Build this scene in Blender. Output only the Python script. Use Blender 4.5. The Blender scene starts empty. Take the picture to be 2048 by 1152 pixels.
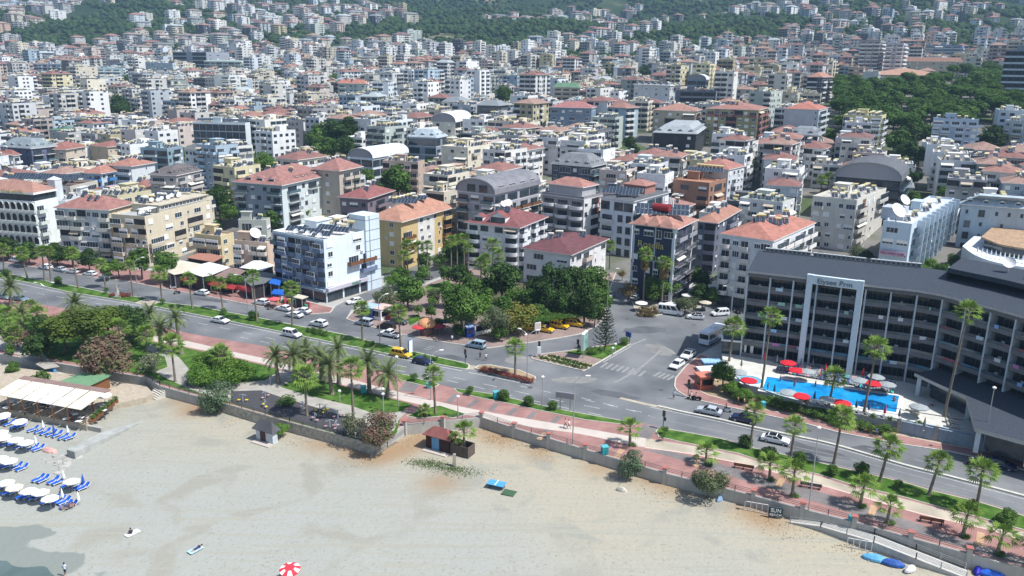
import bpy, math, random
from math import sin, cos, pi, radians, atan, atan2, hypot, sqrt, tan, exp
from mathutils import Vector, Matrix, noise
from mathutils.geometry import tessellate_polygon
import numpy as np
rnd = random.Random(11)
scene = bpy.context.scene
COL = scene.collection
# ------------------------------------------------------------------ camera model
F, YH, RHO, HC = 1600.0, 125.0, radians(0.7), 60.0
TH = atan((576 - YH) / F)
_r0 = Vector((1, 0, 0)); _f = Vector((0, cos(TH), -sin(TH))); _u0 = Vector((0, sin(TH), cos(TH)))
_r = _r0 * cos(RHO) + _u0 * sin(RHO); _u = _u0 * cos(RHO) - _r0 * sin(RHO)
CAM = Vector((0, 0, HC))
def ray(px, py):
 return (_f + _r * ((px - 1024) / F) - _u * ((py - 576) / F)).normalized()
def proj(p):
 q = Vector(p) - CAM
 Z = q.dot(_f)
 return 1024 + F * q.dot(_r) / Z, 576 - F * q.dot(_u) / Z, Z
PT = [(-.6, [(0, 0), (262, 0), (480, 8), (960, 37), (1200, 64), (1600, 125), (2400, 262), (4600, 900)]),
  (0, [(0, 0), (240, 0), (430, 20), (700, 34), (1000, 52), (1150, 72), (1600, 138), (2400, 285), (4600, 950)]),
  (.6, [(0, 0), (225, 0), (360, 17), (500, 38), (700, 54), (900, 68), (1600, 162), (2400, 325), (4600, 980)])]
def _prof(t, y):
 for i in range(len(t) - 1):
  if y < t[i + 1][0]:
   a, b = t[i], t[i + 1]
   k = (y - a[0]) / (b[0] - a[0])
   return a[1] + (b[1] - a[1]) * k
 return t[-1][1]
def T(x, y):
 if y < 200: return 0.0
 u = max(-.6, min(.6, x / y))
 z = [_prof(t, y) for _, t in PT]
 k = (u + .6) / .6
 b = z[0] + (z[1] - z[0]) * k if k < 1 else z[1] + (z[2] - z[1]) * (k - 1)
 if y > 1000:
  A = min(1, (y - 1000) / 900) * 60
  b += A * noise.fractal(Vector((x / 520, y / 520, 3.3)), 1.0, 2.0, 4)
 return b
def G(px, py, z=None):
 d = ray(px, py)
 if z is not None:
  t = (z - HC) / d.z
  return CAM + d * t
 t = 60.0
 while t < 6000:
  p = CAM + d * t
  if p.z <= T(p.x, p.y):
   lo, hi = t - max(2, t * .01), t
   for _ in range(12):
    m = (lo + hi) / 2; p = CAM + d * m
    if p.z <= T(p.x, p.y): hi = m
    else: lo = m
   return CAM + d * hi
  t += max(2, t * .01)
 return CAM + d * 4000
def solve_h(base, py):
 lo, hi = 0., 60.
 for _ in range(30):
  m = (lo + hi) / 2
  if proj(base + Vector((0, 0, m)))[1] > py: lo = m
  else: hi = m
 return lo
# ------------------------------------------------------------------ materials
def srgb(h):
 h = h.lstrip('#'); c = [int(h[i:i + 2], 16) / 255 for i in (0, 2, 4)]
 return tuple((v / 12.92 if v <= .04045 else ((v + .055) / 1.055) ** 2.4) for v in c)
MATS = {}
def mat(name, col=(.5, .5, .5), rough=.8, metal=0., var=.12, vs=2., obj=False, attr=False, bump=0., bs=20., spec=.3,
  col2=None, streak=False, trans=0., world=False, randomize=0., emis=None):
 if name in MATS: return MATS[name]
 m = bpy.data.materials.new(name); m.use_nodes = True
 nt = m.node_tree; N = nt.nodes; L = nt.links
 b = N['Principled BSDF']
 b.inputs['Roughness'].default_value = rough
 b.inputs['Metallic'].default_value = metal
 b.inputs['Specular IOR Level'].default_value = spec
 tc = N.new('ShaderNodeTexCoord'); geo = N.new('ShaderNodeNewGeometry')
 vec = geo.outputs['Position'] if world else tc.outputs['Object']
 if obj:
  oi = N.new('ShaderNodeObjectInfo'); base = oi.outputs['Color']
 elif attr:
  at = N.new('ShaderNodeAttribute'); at.attribute_name = 'Col'; base = at.outputs['Color']
 else:
  rg = N.new('ShaderNodeRGB'); rg.outputs[0].default_value = (*col, 1); base = rg.outputs[0]
 nz = N.new('ShaderNodeTexNoise'); nz.inputs['Scale'].default_value = vs; nz.inputs['Detail'].default_value = 5
 L.new(vec, nz.inputs['Vector'])
 if col2:
  rp = N.new('ShaderNodeMapRange'); rp.inputs[1].default_value = .38; rp.inputs[2].default_value = .62
  L.new(nz.outputs['Fac'], rp.inputs[0])
  mx = N.new('ShaderNodeMix'); mx.data_type = 'RGBA'
  L.new(rp.outputs[0], mx.inputs[0]); L.new(base, mx.inputs[6]); mx.inputs[7].default_value = (*col2, 1)
  base = mx.outputs[2]
 fac = nz.outputs['Fac']
 if streak:
  mp = N.new('ShaderNodeMapping'); mp.inputs['Scale'].default_value = (1.6, 1.6, .12)
  L.new(vec, mp.inputs['Vector'])
  n2 = N.new('ShaderNodeTexNoise'); n2.inputs['Scale'].default_value = 1.; n2.inputs['Detail'].default_value = 6
  L.new(mp.outputs[0], n2.inputs['Vector'])
  ad = N.new('ShaderNodeMath'); ad.operation = 'ADD'; L.new(fac, ad.inputs[0]); L.new(n2.outputs['Fac'], ad.inputs[1])
  hf = N.new('ShaderNodeMath'); hf.operation = 'MULTIPLY'; hf.inputs[1].default_value = .5; L.new(ad.outputs[0], hf.inputs[0])
  fac = hf.outputs[0]
 mr = N.new('ShaderNodeMapRange'); mr.inputs[1].default_value = .3; mr.inputs[2].default_value = .7
 mr.inputs[3].default_value = 1 - var; mr.inputs[4].default_value = 1 + var * .6
 L.new(fac, mr.inputs[0])
 ml = N.new('ShaderNodeVectorMath'); ml.operation = 'SCALE'
 L.new(base, ml.inputs[0]); L.new(mr.outputs[0], ml.inputs['Scale'])
 out = ml.outputs[0]
 if randomize:
  o2 = N.new('ShaderNodeObjectInfo')
  m3 = N.new('ShaderNodeMapRange'); m3.inputs[3].default_value = 1 - randomize; m3.inputs[4].default_value = 1 + randomize
  L.new(o2.outputs['Random'], m3.inputs[0])
  s3 = N.new('ShaderNodeVectorMath'); s3.operation = 'SCALE'; L.new(out, s3.inputs[0]); L.new(m3.outputs[0], s3.inputs['Scale'])
  out = s3.outputs[0]
 L.new(out, b.inputs['Base Color'])
 if bump:
  nb = N.new('ShaderNodeTexNoise'); nb.inputs['Scale'].default_value = bs; nb.inputs['Detail'].default_value = 4
  L.new(vec, nb.inputs['Vector'])
  bp = N.new('ShaderNodeBump'); bp.inputs['Strength'].default_value = bump; bp.inputs['Distance'].default_value = .1
  L.new(nb.outputs['Fac'], bp.inputs['Height']); L.new(bp.outputs[0], b.inputs['Normal'])
 if trans:
  tr = N.new('ShaderNodeBsdfTranslucent'); L.new(out, tr.inputs['Color'])
  ms = N.new('ShaderNodeMixShader'); ms.inputs[0].default_value = trans
  L.new(b.outputs[0], ms.inputs[1]); L.new(tr.outputs[0], ms.inputs[2])
  L.new(ms.outputs[0], N['Material Output'].inputs['Surface'])
 if emis:
  b.inputs['Emission Color'].default_value = (*emis, 1); b.inputs['Emission Strength'].default_value = 1
 MATS[name] = m
 return m
M_PLAST = mat('plaster', obj=True, rough=.85, var=.16, vs=.35, streak=True)
M_PATTR = mat('town_plaster', attr=True, rough=.85, var=.14, vs=.2, streak=True, world=True)
M_TRIM = mat('trim', (.72, .72, .7), .7, var=.1, vs=1)
M_GLASS = mat('window_glass', (.035, .05, .065), .12, var=.5, vs=.6, spec=.6, world=True)
M_FRAME = mat('frame', (.7, .71, .72), .5, var=.05)
M_DARK = mat('opening_shade', (.03, .03, .035), .6, var=.5, vs=.8, world=True)  # near-black colour stands for the shade inside openings built without depth
M_RAIL = mat('rail_metal', (.12, .12, .13), .5, .3)
M_WOOD = mat('wood', (.20, .085, .035), .7, var=.3, vs=6)
M_GRAIL = mat('rail_glass', (.10, .16, .19), .15, spec=.6)
M_TANK = mat('tank', obj=True, rough=.45, var=.15, vs=3)
M_PANEL = mat('solar_panel', (.035, .05, .075), .18, spec=.6, var=.3, vs=1.2)
M_STEEL = mat('galvanised_steel', (.42, .43, .44), .45, .5)
M_WHITE = mat('white_paint', (.78, .78, .76), .6, var=.06)
M_ROOFG = mat('roof_membrane', obj=True, rough=.9, var=.22, vs=.5)
def tile_mat(name, attr=False):
 m = bpy.data.materials.new(name); m.use_nodes = True
 nt = m.node_tree; N = nt.nodes; L = nt.links; b = N['Principled BSDF']; b.inputs['Roughness'].default_value = .8
 b.inputs['Specular IOR Level'].default_value = .2
 if attr:
  s = N.new('ShaderNodeAttribute'); s.attribute_name = 'Col'; base = s.outputs['Color']
 else:
  s = N.new('ShaderNodeObjectInfo'); base = s.outputs['Color']
 tc = N.new('ShaderNodeTexCoord')
 w = N.new('ShaderNodeTexWave'); w.wave_type = 'BANDS'; w.bands_direction = 'Z'; w.inputs['Scale'].default_value = 2.2
 w.inputs['Distortion'].default_value = .6; w.inputs['Detail'].default_value = 2
 L.new(tc.outputs['Object'], w.inputs['Vector'])
 n = N.new('ShaderNodeTexNoise'); n.inputs['Scale'].default_value = .7; n.inputs['Detail'].default_value = 7
 L.new(tc.outputs['Object'], n.inputs['Vector'])
 a = N.new('ShaderNodeMath'); a.operation = 'MULTIPLY_ADD'; a.inputs[1].default_value = .22
 L.new(w.outputs['Fac'], a.inputs[0])
 r = N.new('ShaderNodeMapRange'); r.inputs[1].default_value = .3; r.inputs[2].default_value = .7; r.inputs[3].default_value = .62; r.inputs[4].default_value = 1.0
 L.new(n.outputs['Fac'], r.inputs[0]); L.new(r.outputs[0], a.inputs[2])
 v = N.new('ShaderNodeVectorMath'); v.operation = 'SCALE'; L.new(base, v.inputs[0]); L.new(a.outputs[0], v.inputs['Scale'])
 L.new(v.outputs[0], b.inputs['Base Color'])
 MATS[name] = m
 return m
M_TILE = tile_mat('roof_tiles'); M_TILEA = tile_mat('town_roof_tiles', True)
# ------------------------------------------------------------------ mesh builder
class MB:
 def __init__(s):
  s.v = []; s.f = []; s.m = []; s.c = []; s.col = (1, 1, 1); s.mi = 0
 def face(s, pts, mi=None, col=None):
  i = len(s.v); s.v.extend([tuple(p) for p in pts]); s.f.append(tuple(range(i, i + len(pts))))
  s.m.append(s.mi if mi is None else mi); s.c.append(col or s.col)
 def box(s, x0, x1, y0, y1, z0, z1, mi=None, col=None, bottom=False, M=None):
  P = [(x0, y0, z0), (x1, y0, z0), (x1, y1, z0), (x0, y1, z0), (x0, y0, z1), (x1, y0, z1), (x1, y1, z1), (x0, y1, z1)]
  if M is not None: P = [tuple(M @ Vector(p)) for p in P]
  i = len(s.v); s.v.extend(P)
  F_ = [(4, 5, 6, 7), (0, 1, 5, 4), (1, 2, 6, 5), (2, 3, 7, 6), (3, 0, 4, 7)]
  if bottom: F_.append((3, 2, 1, 0))
  for f in F_:
   s.f.append(tuple(i + k for k in f)); s.m.append(s.mi if mi is None else mi); s.c.append(col or s.col)
 def prism(s, poly, z0, z1, mi=None, col=None, top=True, mt=None):
  n = len(poly); a = sum(poly[i][0] * poly[(i + 1) % n][1] - poly[(i + 1) % n][0] * poly[i][1] for i in range(n))
  if a < 0: poly = poly[::-1]
  for i in range(n):
   p, q = poly[i], poly[(i + 1) % n]
   s.face([(p[0], p[1], z0), (q[0], q[1], z0), (q[0], q[1], z1), (p[0], p[1], z1)], mi, col)
  if top:
   i = len(s.v); s.v.extend([(p[0], p[1], z1) for p in poly])
   for t in tessellate_polygon([[Vector((p[0], p[1], 0)) for p in poly]]):
    s.f.append(tuple(i + k for k in t)); s.m.append(mt if mt is not None else (s.mi if mi is None else mi)); s.c.append(col or s.col)
 def cyl(s, p0, p1, r0, r1=None, n=8, mi=None, col=None, cap=True):
  r1 = r0 if r1 is None else r1
  p0 = Vector(p0); p1 = Vector(p1); d = (p1 - p0).normalized()
  a = d.orthogonal().normalized(); b = d.cross(a)
  A = [p0 + (a * cos(2 * pi * k / n) + b * sin(2 * pi * k / n)) * r0 for k in range(n)]
  B = [p1 + (a * cos(2 * pi * k / n) + b * sin(2 * pi * k / n)) * r1 for k in range(n)]
  for k in range(n):
   j = (k + 1) % n
   s.face([A[k], A[j], B[j], B[k]], mi, col)
  if cap:
   s.face(B, mi, col); s.face(A[::-1], mi, col)
 def tube(s, pts, r, n=6, mi=None, r1=None):
  k = len(pts) - 1
  for i in range(k):
   ra = r + ((r1 if r1 is not None else r) - r) * i / k; rb = r + ((r1 if r1 is not None else r) - r) * (i + 1) / k
   s.cyl(pts[i], pts[i + 1], ra, rb, n, mi, cap=(i == k - 1))
 def lathe(s, prof, n=12, c=(0, 0), mi=None, sx=1., sy=1.):
  for i in range(len(prof) - 1):
   (r0, z0), (r1, z1) = prof[i], prof[i + 1]
   for k in range(n):
    a, b = 2 * pi * k / n, 2 * pi * (k + 1) / n
    q = [(c[0] + r0 * cos(a) * sx, c[1] + r0 * sin(a) * sy, z0), (c[0] + r0 * cos(b) * sx, c[1] + r0 * sin(b) * sy, z0),
      (c[0] + r1 * cos(b) * sx, c[1] + r1 * sin(b) * sy, z1), (c[0] + r1 * cos(a) * sx, c[1] + r1 * sin(a) * sy, z1)]
    if r1 < 1e-4: q = q[:3]
    elif r0 < 1e-4: q = [q[0], q[2], q[3]]
    s.face(q, mi)
 def mesh(s, name, mats, smooth=False, attr=False):
  me = bpy.data.meshes.new(name)
  me.from_pydata(s.v, [], s.f)
  for m_ in mats: me.materials.append(m_)
  if len(mats) > 1: me.polygons.foreach_set('material_index', s.m)
  if attr:
   ca = me.color_attributes.new('Col', 'FLOAT_COLOR', 'CORNER')
   ln = np.array([len(f) for f in s.f]); c = np.array(s.c, dtype=np.float32)
   c = np.repeat(c, ln, axis=0); c = np.hstack([c, np.ones((len(c), 1), np.float32)])
   ca.data.foreach_set('color', c.ravel())
  if smooth: me.polygons.foreach_set('use_smooth', [True] * len(s.f))
  me.update()
  return me
 def build(s, name, mats, parent=None, loc=None, rz=0., color=None, smooth=False, attr=False):
  return place(s.mesh(name, mats if isinstance(mats, (list, tuple)) else [mats], smooth, attr), name, parent, loc, rz, color)
def place(me, name, parent=None, loc=None, rz=0., color=None, scale=None):
 o = bpy.data.objects.new(name, me); COL.objects.link(o)
 if parent is not None: o.parent = parent
 if loc is not None: o.location = loc
 if rz: o.rotation_euler = (0, 0, rz)
 if color: o.color = (*color, 1)
 if scale is not None: o.scale = scale if hasattr(scale, '__len__') else (scale,) * 3
 return o
def tag(o, label=None, cat=None, group=None, kind=None):
 if label: o['label'] = label
 if cat: o['category'] = cat
 if group: o['group'] = group
 if kind: o['kind'] = kind
 return o
def thing(name, label, cat, loc=(0, 0, 0), rz=0., group=None):
 o = bpy.data.objects.new(name, None); COL.objects.link(o); o.location = loc; o.rotation_euler = (0, 0, rz)
 o.empty_display_size = .3
 return tag(o, label, cat, group)
def dup(root, loc, rz=0., label=None, group=None, scale=None, color=None):
 def rec(o, par):
  c = o.copy(); COL.objects.link(c); c.parent = par
  if color and o.get('tint'): c.color = (*color, 1)
  for ch in KIDS.get(o.name, []): rec(ch, c)
  return c
 if root.name not in KIDS: index_kids(root)
 r = rec(root, None); r.location = loc; r.rotation_euler = (0, 0, rz)
 if scale is not None: r.scale = scale if hasattr(scale, '__len__') else (scale,) * 3
 if label: r['label'] = label
 if group: r['group'] = group
 return r
KIDS = {}
def index_kids(o):
 KIDS[o.name] = list(o.children)
 for c in KIDS[o.name]: index_kids(c)
LAND = []
AUTO = []
ORD = ['first', 'second', 'third', 'fourth', 'fifth', 'sixth', 'seventh', 'eighth', 'ninth', 'tenth', 'eleventh', 'twelfth',
  'thirteenth', 'fourteenth', 'fifteenth', 'sixteenth', 'seventeenth', 'eighteenth', 'nineteenth', 'twentieth'] + ['twenty-' + q for q in ('first', 'second', 'third', 'fourth', 'fifth', 'sixth', 'seventh', 'eighth', 'ninth')]
def auto(o, look, pos=None):
 AUTO.append((o, look, tuple(pos if pos is not None else o.location)))
def finish_labels():
 G_ = {}
 for o, look, p in AUTO:
  x, y, _ = proj(p)
  best = min(LAND, key=lambda l: (l[1] - x) ** 2 + 3 * (l[2] - y) ** 2)
  dx, dy = x - best[1], y - best[2]
  if abs(dx) > 1.8 * abs(dy): rel = 'left of' if dx < 0 else 'right of'
  elif dy < 0: rel = 'behind'
  else: rel = 'in front of'
  G_.setdefault((look, rel, best[0]), []).append((hypot(dx, dy), o))
 for (look, rel, lm), L_ in G_.items():
  L_.sort(key=lambda t: t[0])
  for i, (d, o) in enumerate(L_):
   if len(L_) == 1: o['label'] = f'{look} {rel} {lm}'
   else:
    od = ORD[i] + ' ' if 0 < i < 29 else ('nearest ' if i == 0 else 'farther ')
    o['label'] = f'{od}{look} {rel} {lm}'
# ------------------------------------------------------------------ ground, roads, promenade, beach
def catmull(pts, n=6):
 if len(pts) < 3: return pts
 out = []
 P = [pts[0]] + list(pts) + [pts[-1]]
 for i in range(1, len(P) - 2):
  a, b, c, d = [Vector(q[:2]) for q in P[i - 1:i + 3]]
  for k in range(n):
   t = k / n
   out.append(tuple(.5 * ((2 * b) + (c - a) * t + (2 * a - 5 * b + 4 * c - d) * t * t + (3 * b - a - 3 * c + d) * t ** 3)))
 out.append(tuple(P[-2][:2]))
 return out
def W2(pts, z=0.): return [tuple(G(x, y, z)[:2]) for x, y in pts]
def offset_poly(P, d):
 n = len(P)
 a = sum(P[i][0] * P[(i + 1) % n][1] - P[(i + 1) % n][0] * P[i][1] for i in range(n))
 s = 1 if a > 0 else -1
 out = []
 for i in range(n):
  p0, p, p1 = Vector(P[i - 1]), Vector(P[i]), Vector(P[(i + 1) % n])
  e0 = (p - p0).normalized(); e1 = (p1 - p).normalized()
  n0 = Vector((-e0.y, e0.x)) * s; n1 = Vector((-e1.y, e1.x)) * s
  b = n0 + n1
  if b.length < 1e-3: b = n0
  b.normalize(); k = max(.5, b.dot(n0))
  out.append(tuple(p + b * d / k))
 return out
def sheet(name, P, z, m, z0=None, kerb=None, kind='structure', kw=.25, label=None, cat=None):
 """flat polygon at z; with z0 it has side faces down to z0; with kerb (material) a rim of that material"""
 b = MB()
 if kerb:
  I = offset_poly(P, kw); n = len(P)
  for i in range(n):
   j = (i + 1) % n
   b.face([(*P[i], z), (*P[j], z), (*I[j], z), (*I[i], z)], 1)
   b.face([(*P[i], z0), (*P[j], z0), (*P[j], z), (*P[i], z)], 1)
  b.prism(I, z - .03, z - .004, 0)
 else:
  b.prism(P, z if z0 is None else z0, z, 0) if z0 is not None else None
  if z0 is None:
   i = len(b.v); b.v.extend([(*p, z) for p in P])
   for t in tessellate_polygon([[Vector((*p, 0)) for p in P]]):
    b.f.append(tuple(i + k for k in t)); b.m.append(0); b.c.append((1, 1, 1))
 me = b.mesh(name, [m] + ([kerb] if kerb else []))
 for p in me.polygons:
  pass
 o = place(me, name)
 import bmesh
 bm = bmesh.new(); bm.from_mesh(me); bmesh.ops.remove_doubles(bm, verts=bm.verts, dist=.002)
 for f in bm.faces:
  if abs(f.normal.z) > .7 and f.normal.z < 0: f.normal_flip()
 bm.to_mesh(me); bm.free()
 tag(o, label, cat, kind=kind)
 return o
def paver_mat(name, c1, c2, mort, sx=3., sy=1.5, rot=.0, var=.2):
 m = bpy.data.materials.new(name); m.use_nodes = True; nt = m.node_tree; N = nt.nodes; L = nt.links
 b = N['Principled BSDF']; b.inputs['Roughness'].default_value = .85; b.inputs['Specular IOR Level'].default_value = .2
 geo = N.new('ShaderNodeNewGeometry'); mp = N.new('ShaderNodeMapping'); mp.inputs['Rotation'].default_value = (0, 0, rot)
 L.new(geo.outputs['Position'], mp.inputs[0])
 br = N.new('ShaderNodeTexBrick'); br.inputs['Color1'].default_value = (*c1, 1); br.inputs['Color2'].default_value = (*c2, 1)
 br.inputs['Mortar'].default_value = (*mort, 1); br.inputs['Scale'].default_value = 1; br.inputs['Mortar Size'].default_value = .02
 br.inputs['Brick Width'].default_value = sx; br.inputs['Row Height'].default_value = sy
 L.new(mp.outputs[0], br.inputs['Vector'])
 n = N.new('ShaderNodeTexNoise'); n.inputs['Scale'].default_value = .25; n.inputs['Detail'].default_value = 8
 L.new(geo.outputs['Position'], n.inputs['Vector'])
 r = N.new('ShaderNodeMapRange'); r.inputs[1].default_value = .3; r.inputs[2].default_value = .7; r.inputs[3].default_value = 1 - var; r.inputs[4].default_value = 1 + var
 L.new(n.outputs['Fac'], r.inputs[0])
 v = N.new('ShaderNodeVectorMath'); v.operation = 'SCALE'; L.new(br.outputs['Color'], v.inputs[0]); L.new(r.outputs[0], v.inputs['Scale'])
 L.new(v.outputs[0], b.inputs['Base Color'])
 return m
RA = radians(-27)
M_ASPH = mat('asphalt', (.14, .147, .158), .85, var=.26, vs=.09, col2=(.175, .18, .185), bump=.3, bs=8, world=True)
M_REDT = paver_mat('red_pavers', (.29, .155, .14), (.33, .185, .165), (.29, .18, .165), 1.2, .6, RA)
M_GREYT = paver_mat('grey_pavers', (.17, .155, .155), (.20, .18, .175), (.16, .15, .15), .6, .3, RA)
M_TANT = paver_mat('tan_pavers', (.42, .27, .16), (.46, .30, .19), (.4, .28, .18), .6, .3, RA)
M_PAVE = paver_mat('brown_pavers', (.25, .185, .165), (.29, .21, .185), (.22, .18, .16), .8, .4, RA)
M_CREAM = mat('cycle_path_concrete', (.50, .44, .39), .85, var=.1, vs=.3, world=True)
M_CREAM2 = mat('worn_path_concrete', (.42, .37, .29), .85, var=.3, vs=.25, world=True)
M_KERB = mat('kerb_stone', (.52, .50, .44), .8, var=.15, vs=1.5, world=True)
M_GRASS = mat('lawn', (.05, .125, .018), .9, var=.35, vs=.5, col2=(.085, .15, .03), bump=.4, bs=6, world=True, spec=.1)
M_SOIL = mat('dry_soil', (.33, .25, .16), .95, var=.25, vs=.5, world=True, spec=.1)
M_CONC = mat('concrete', (.40, .39, .36), .85, var=.2, vs=.4, world=True, streak=True)
M_RUBBER = mat('rubber_ground', (.065, .063, .07), .9, var=.15, vs=.8, world=True)
M_LINE = mat('road_paint', (.50, .50, .48), .7, var=.35, vs=2.5, world=True)
M_LINEF = mat('faded_road_paint', (.27, .27, .265), .8, var=.35, vs=2.5, world=True)
M_DECK = mat('deck_concrete', (.56, .55, .50), .7, var=.1, vs=.6, world=True)
BZ = -1.8
WALLPX = [(-420, 660), (-200, 694), (0, 724), (110, 742), (219, 760), (293, 772), (322, 790), (400, 812), (462, 829), (581, 864), (689, 893),
   (751, 910), (812, 869), (886, 862), (962.6, 854), (1028, 876), (1097, 897), (1170, 920), (1328, 968), (1504, 1014), (1602, 1041),
   (1705, 1068), (1817, 1100), (1933, 1133), (2100, 1180), (2600, 1325)]
WALL = W2(WALLPX, BZ)
def wall_y(x):
 best = -1e9
 for (x0, y0), (x1, y1) in zip(WALL[:-1], WALL[1:]):
  if min(x0, x1) - 4 <= x <= max(x0, x1) + 4:
   k = 0 if x1 == x0 else max(0, min(1, (x - x0) / (x1 - x0)))
   best = max(best, y0 + (y1 - y0) * k)
 if best < -1e8: best = WALL[0][1] if x < WALL[0][0] else WALL[-1][1]
 return best
def ground_material():
 m = bpy.data.materials.new('terrain'); m.use_nodes = True; nt = m.node_tree; N = nt.nodes; L = nt.links
 b = N['Principled BSDF']; b.inputs['Roughness'].default_value = .95; b.inputs['Specular IOR Level'].default_value = .1
 geo = N.new('ShaderNodeNewGeometry'); sp = N.new('ShaderNodeSeparateXYZ'); L.new(geo.outputs['Position'], sp.inputs[0])
 def nz(sc, d=8):
  n = N.new('ShaderNodeTexNoise'); n.inputs['Scale'].default_value = sc; n.inputs['Detail'].default_value = d
  L.new(geo.outputs['Position'], n.inputs['Vector']); return n.outputs['Fac']
 def ramp(f, st):
  r = N.new('ShaderNodeValToRGB'); e = r.color_ramp.elements
  e[0].position, e[0].color = st[0][0], (*st[0][1], 1); e[1].position, e[1].color = st[-1][0], (*st[-1][1], 1)
  for p, c in st[1:-1]:
   q = e.new(p); q.color = (*c, 1)
  L.new(f, r.inputs[0]); return r.outputs[0]
 town = ramp(nz(.035), [(.35, (.12, .12, .12)), (.5, (.19, .18, .165)), (.62, (.07, .10, .045))])
 hill = ramp(nz(.012, 12), [(.36, (.016, .036, .016)), (.5, (.028, .05, .02)), (.6, (.05, .07, .03)), (.66, (.16, .14, .09)), (.74, (.28, .23, .15))])
 hl = N.new('ShaderNodeMapRange'); L.new(sp.outputs['Y'], hl.inputs[0]); hl.inputs[1].default_value = 980; hl.inputs[2].default_value = 1080
 mx = N.new('ShaderNodeMix'); mx.data_type = 'RGBA'; L.new(hl.outputs[0], mx.inputs[0]); L.new(town, mx.inputs[6]); L.new(hill, mx.inputs[7])
 L.new(mx.outputs[2], b.inputs['Base Color'])
 return m
M_TERR = ground_material()
def terrain():
 ys = [20.0]
 while ys[-1] < 4600: ys.append(ys[-1] + max(7, ys[-1] * .022))
 us = np.linspace(-1.5, 1.5, 150)
 V = []; nu = len(us)
 for y in ys:
  for u in us:
   x = u * (y * .55 + 130)
   z = T(x, y) - .03
   if y < 260 and y < wall_y(x) + 16: z = -3.4
   V.append((x, y, z))
 Fc = [(r * nu + c, r * nu + c + 1, (r + 1) * nu + c + 1, (r + 1) * nu + c) for r in range(len(ys) - 1) for c in range(nu - 1)]
 me = bpy.data.meshes.new('ground'); me.from_pydata(V, [], Fc); me.materials.append(M_TERR)
 me.polygons.foreach_set('use_smooth', [True] * len(Fc))
 tag(place(me, 'ground'), kind='structure')
terrain()
UP = [(-420, 462), (-200, 492), (0, 524), (105, 541), (195, 557), (248, 562), (332, 579), (419, 594), (505, 611), (546, 619), (622, 629), (661, 626)]
UP2 = [(692, 638), (710, 645), (745, 655), (789, 666), (848, 679), (900, 687), (975, 697), (1014, 692), (1057, 686), (1111, 678), (1160, 669), (1195, 652),
  (1213, 632), (1212, 600), (1222, 575), (1238, 530)]
UP3 = [(1262, 530), (1266, 560), (1262, 600), (1271, 624), (1285, 633), (1312, 632), (1370, 621), (1430, 609), (1490, 600), (1600, 585)]
UP4 = [(1600, 606), (1500, 640), (1445, 683), (1400, 708), (1370, 733), (1350, 757), (1348, 772), (1353, 782), (1373, 794), (1400, 802), (1452, 814), (1500, 824), (1610, 848),
  (1673, 865), (1757, 881), (1801, 889), (1900, 904), (1960, 917), (2048, 941), (2300, 1010), (2600, 1092)]
LOW = [(-420, 530), (-200, 562), (0, 598), (105, 613), (240, 638), (336, 657), (380, 668), (532, 694), (597, 708), (680, 724), (735, 736), (790, 748), (877, 769), (907, 777), (985, 788),
  (1123, 820), (1262, 845), (1296, 849), (1317, 855), (1380, 866), (1443, 877), (1501, 894.5), (1612, 919), (1700, 939), (1809, 964), (1865, 981),
  (1957, 1003), (2048, 1031), (2300, 1104), (2600, 1190)]
SIDE = [(661, 626), (672, 612), (700, 597), (760, 573), (830, 553), (900, 528), (960, 500)]
SIDE2 = [(975, 506), (915, 540), (850, 565), (780, 585), (725, 606), (702, 620), (692, 638)]
road = W2(UP) + W2(SIDE[1:]) + W2(SIDE2[:-1]) + W2(UP2) + W2(UP3) + W2(UP4) + W2(LOW[::-1])
base = W2([(-420, 440), (-200, 470), (0, 505), (200, 530), (420, 545), (700, 560), (1000, 520), (1300, 520), (1600, 560), (2100, 620), (2600, 700)])
sheet('seafront_ground', base[::-1] + WALL, -.01, M_CONC)
sheet('road', road, .004, M_ASPH)
sheet('promenade', W2(LOW) + WALL[::-1], .10, M_REDT, z0=0)
sheet('pavement', W2([(-420, 452), (-200, 480), (0, 505)] + [(200, 530), (420, 556), (560, 590), (650, 612), (668, 616)]) + W2(UP[::-1]), .13, M_REDT, z0=0, kerb=M_KERB)
sheet('plaza', W2(UP2) + W2([(1100, 548), (975, 530), (915, 545), (850, 570), (780, 590), (728, 610), (706, 623)]), .13, M_PAVE, z0=0, kerb=M_KERB)
sheet('pavement', W2(UP3[2:]) + W2([(1590, 575), (1480, 575), (1420, 580), (1330, 585), (1275, 590)]), .13, M_CREAM2, z0=0, kerb=M_KERB)
INN = [(1392, 770), (1400, 782), (1419, 791), (1464, 803), (1517, 817), (1575, 828), (1653, 846), (1712, 862), (1761, 873), (1798, 870), (1866, 884), (1946, 899), (2048, 918), (2300, 985), (2600, 1065)]
sheet('pavement', W2(UP4[3:]) + W2(INN[::-1]) + W2([(1412, 745), (1418, 715)]), .13, M_REDT, z0=0, kerb=M_KERB)
sheet('planting_bed', W2(INN) + W2([(2600, 1040), (2300, 960), (2048, 895), (1946, 880), (1798, 850), (1500, 780), (1425, 735), (1416, 740)]), .12, M_SOIL, z0=0)
M1T = [(-420, 497), (-200, 520), (0, 546), (55, 556), (156, 574), (225, 588), (299, 597)]
M1B = [(-420, 510), (-200, 533), (0, 556), (137, 585), (205, 596), (271, 607)]
sheet('median_lawn', W2(catmull(M1T)) + W2(catmull(M1B)[::-1]), .18, M_GRASS, z0=0, kerb=M_KERB)
M2T = [(320, 605), (400, 614), (440, 622), (517, 636), (610, 655), (685, 669), (770, 690), (824, 703), (880, 716), (930, 727), (940, 732)]
M2B = [(298, 612), (400, 632), (470, 646), (563, 665), (665, 686), (780, 710), (860, 727), (925, 739), (938, 737)]
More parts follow.
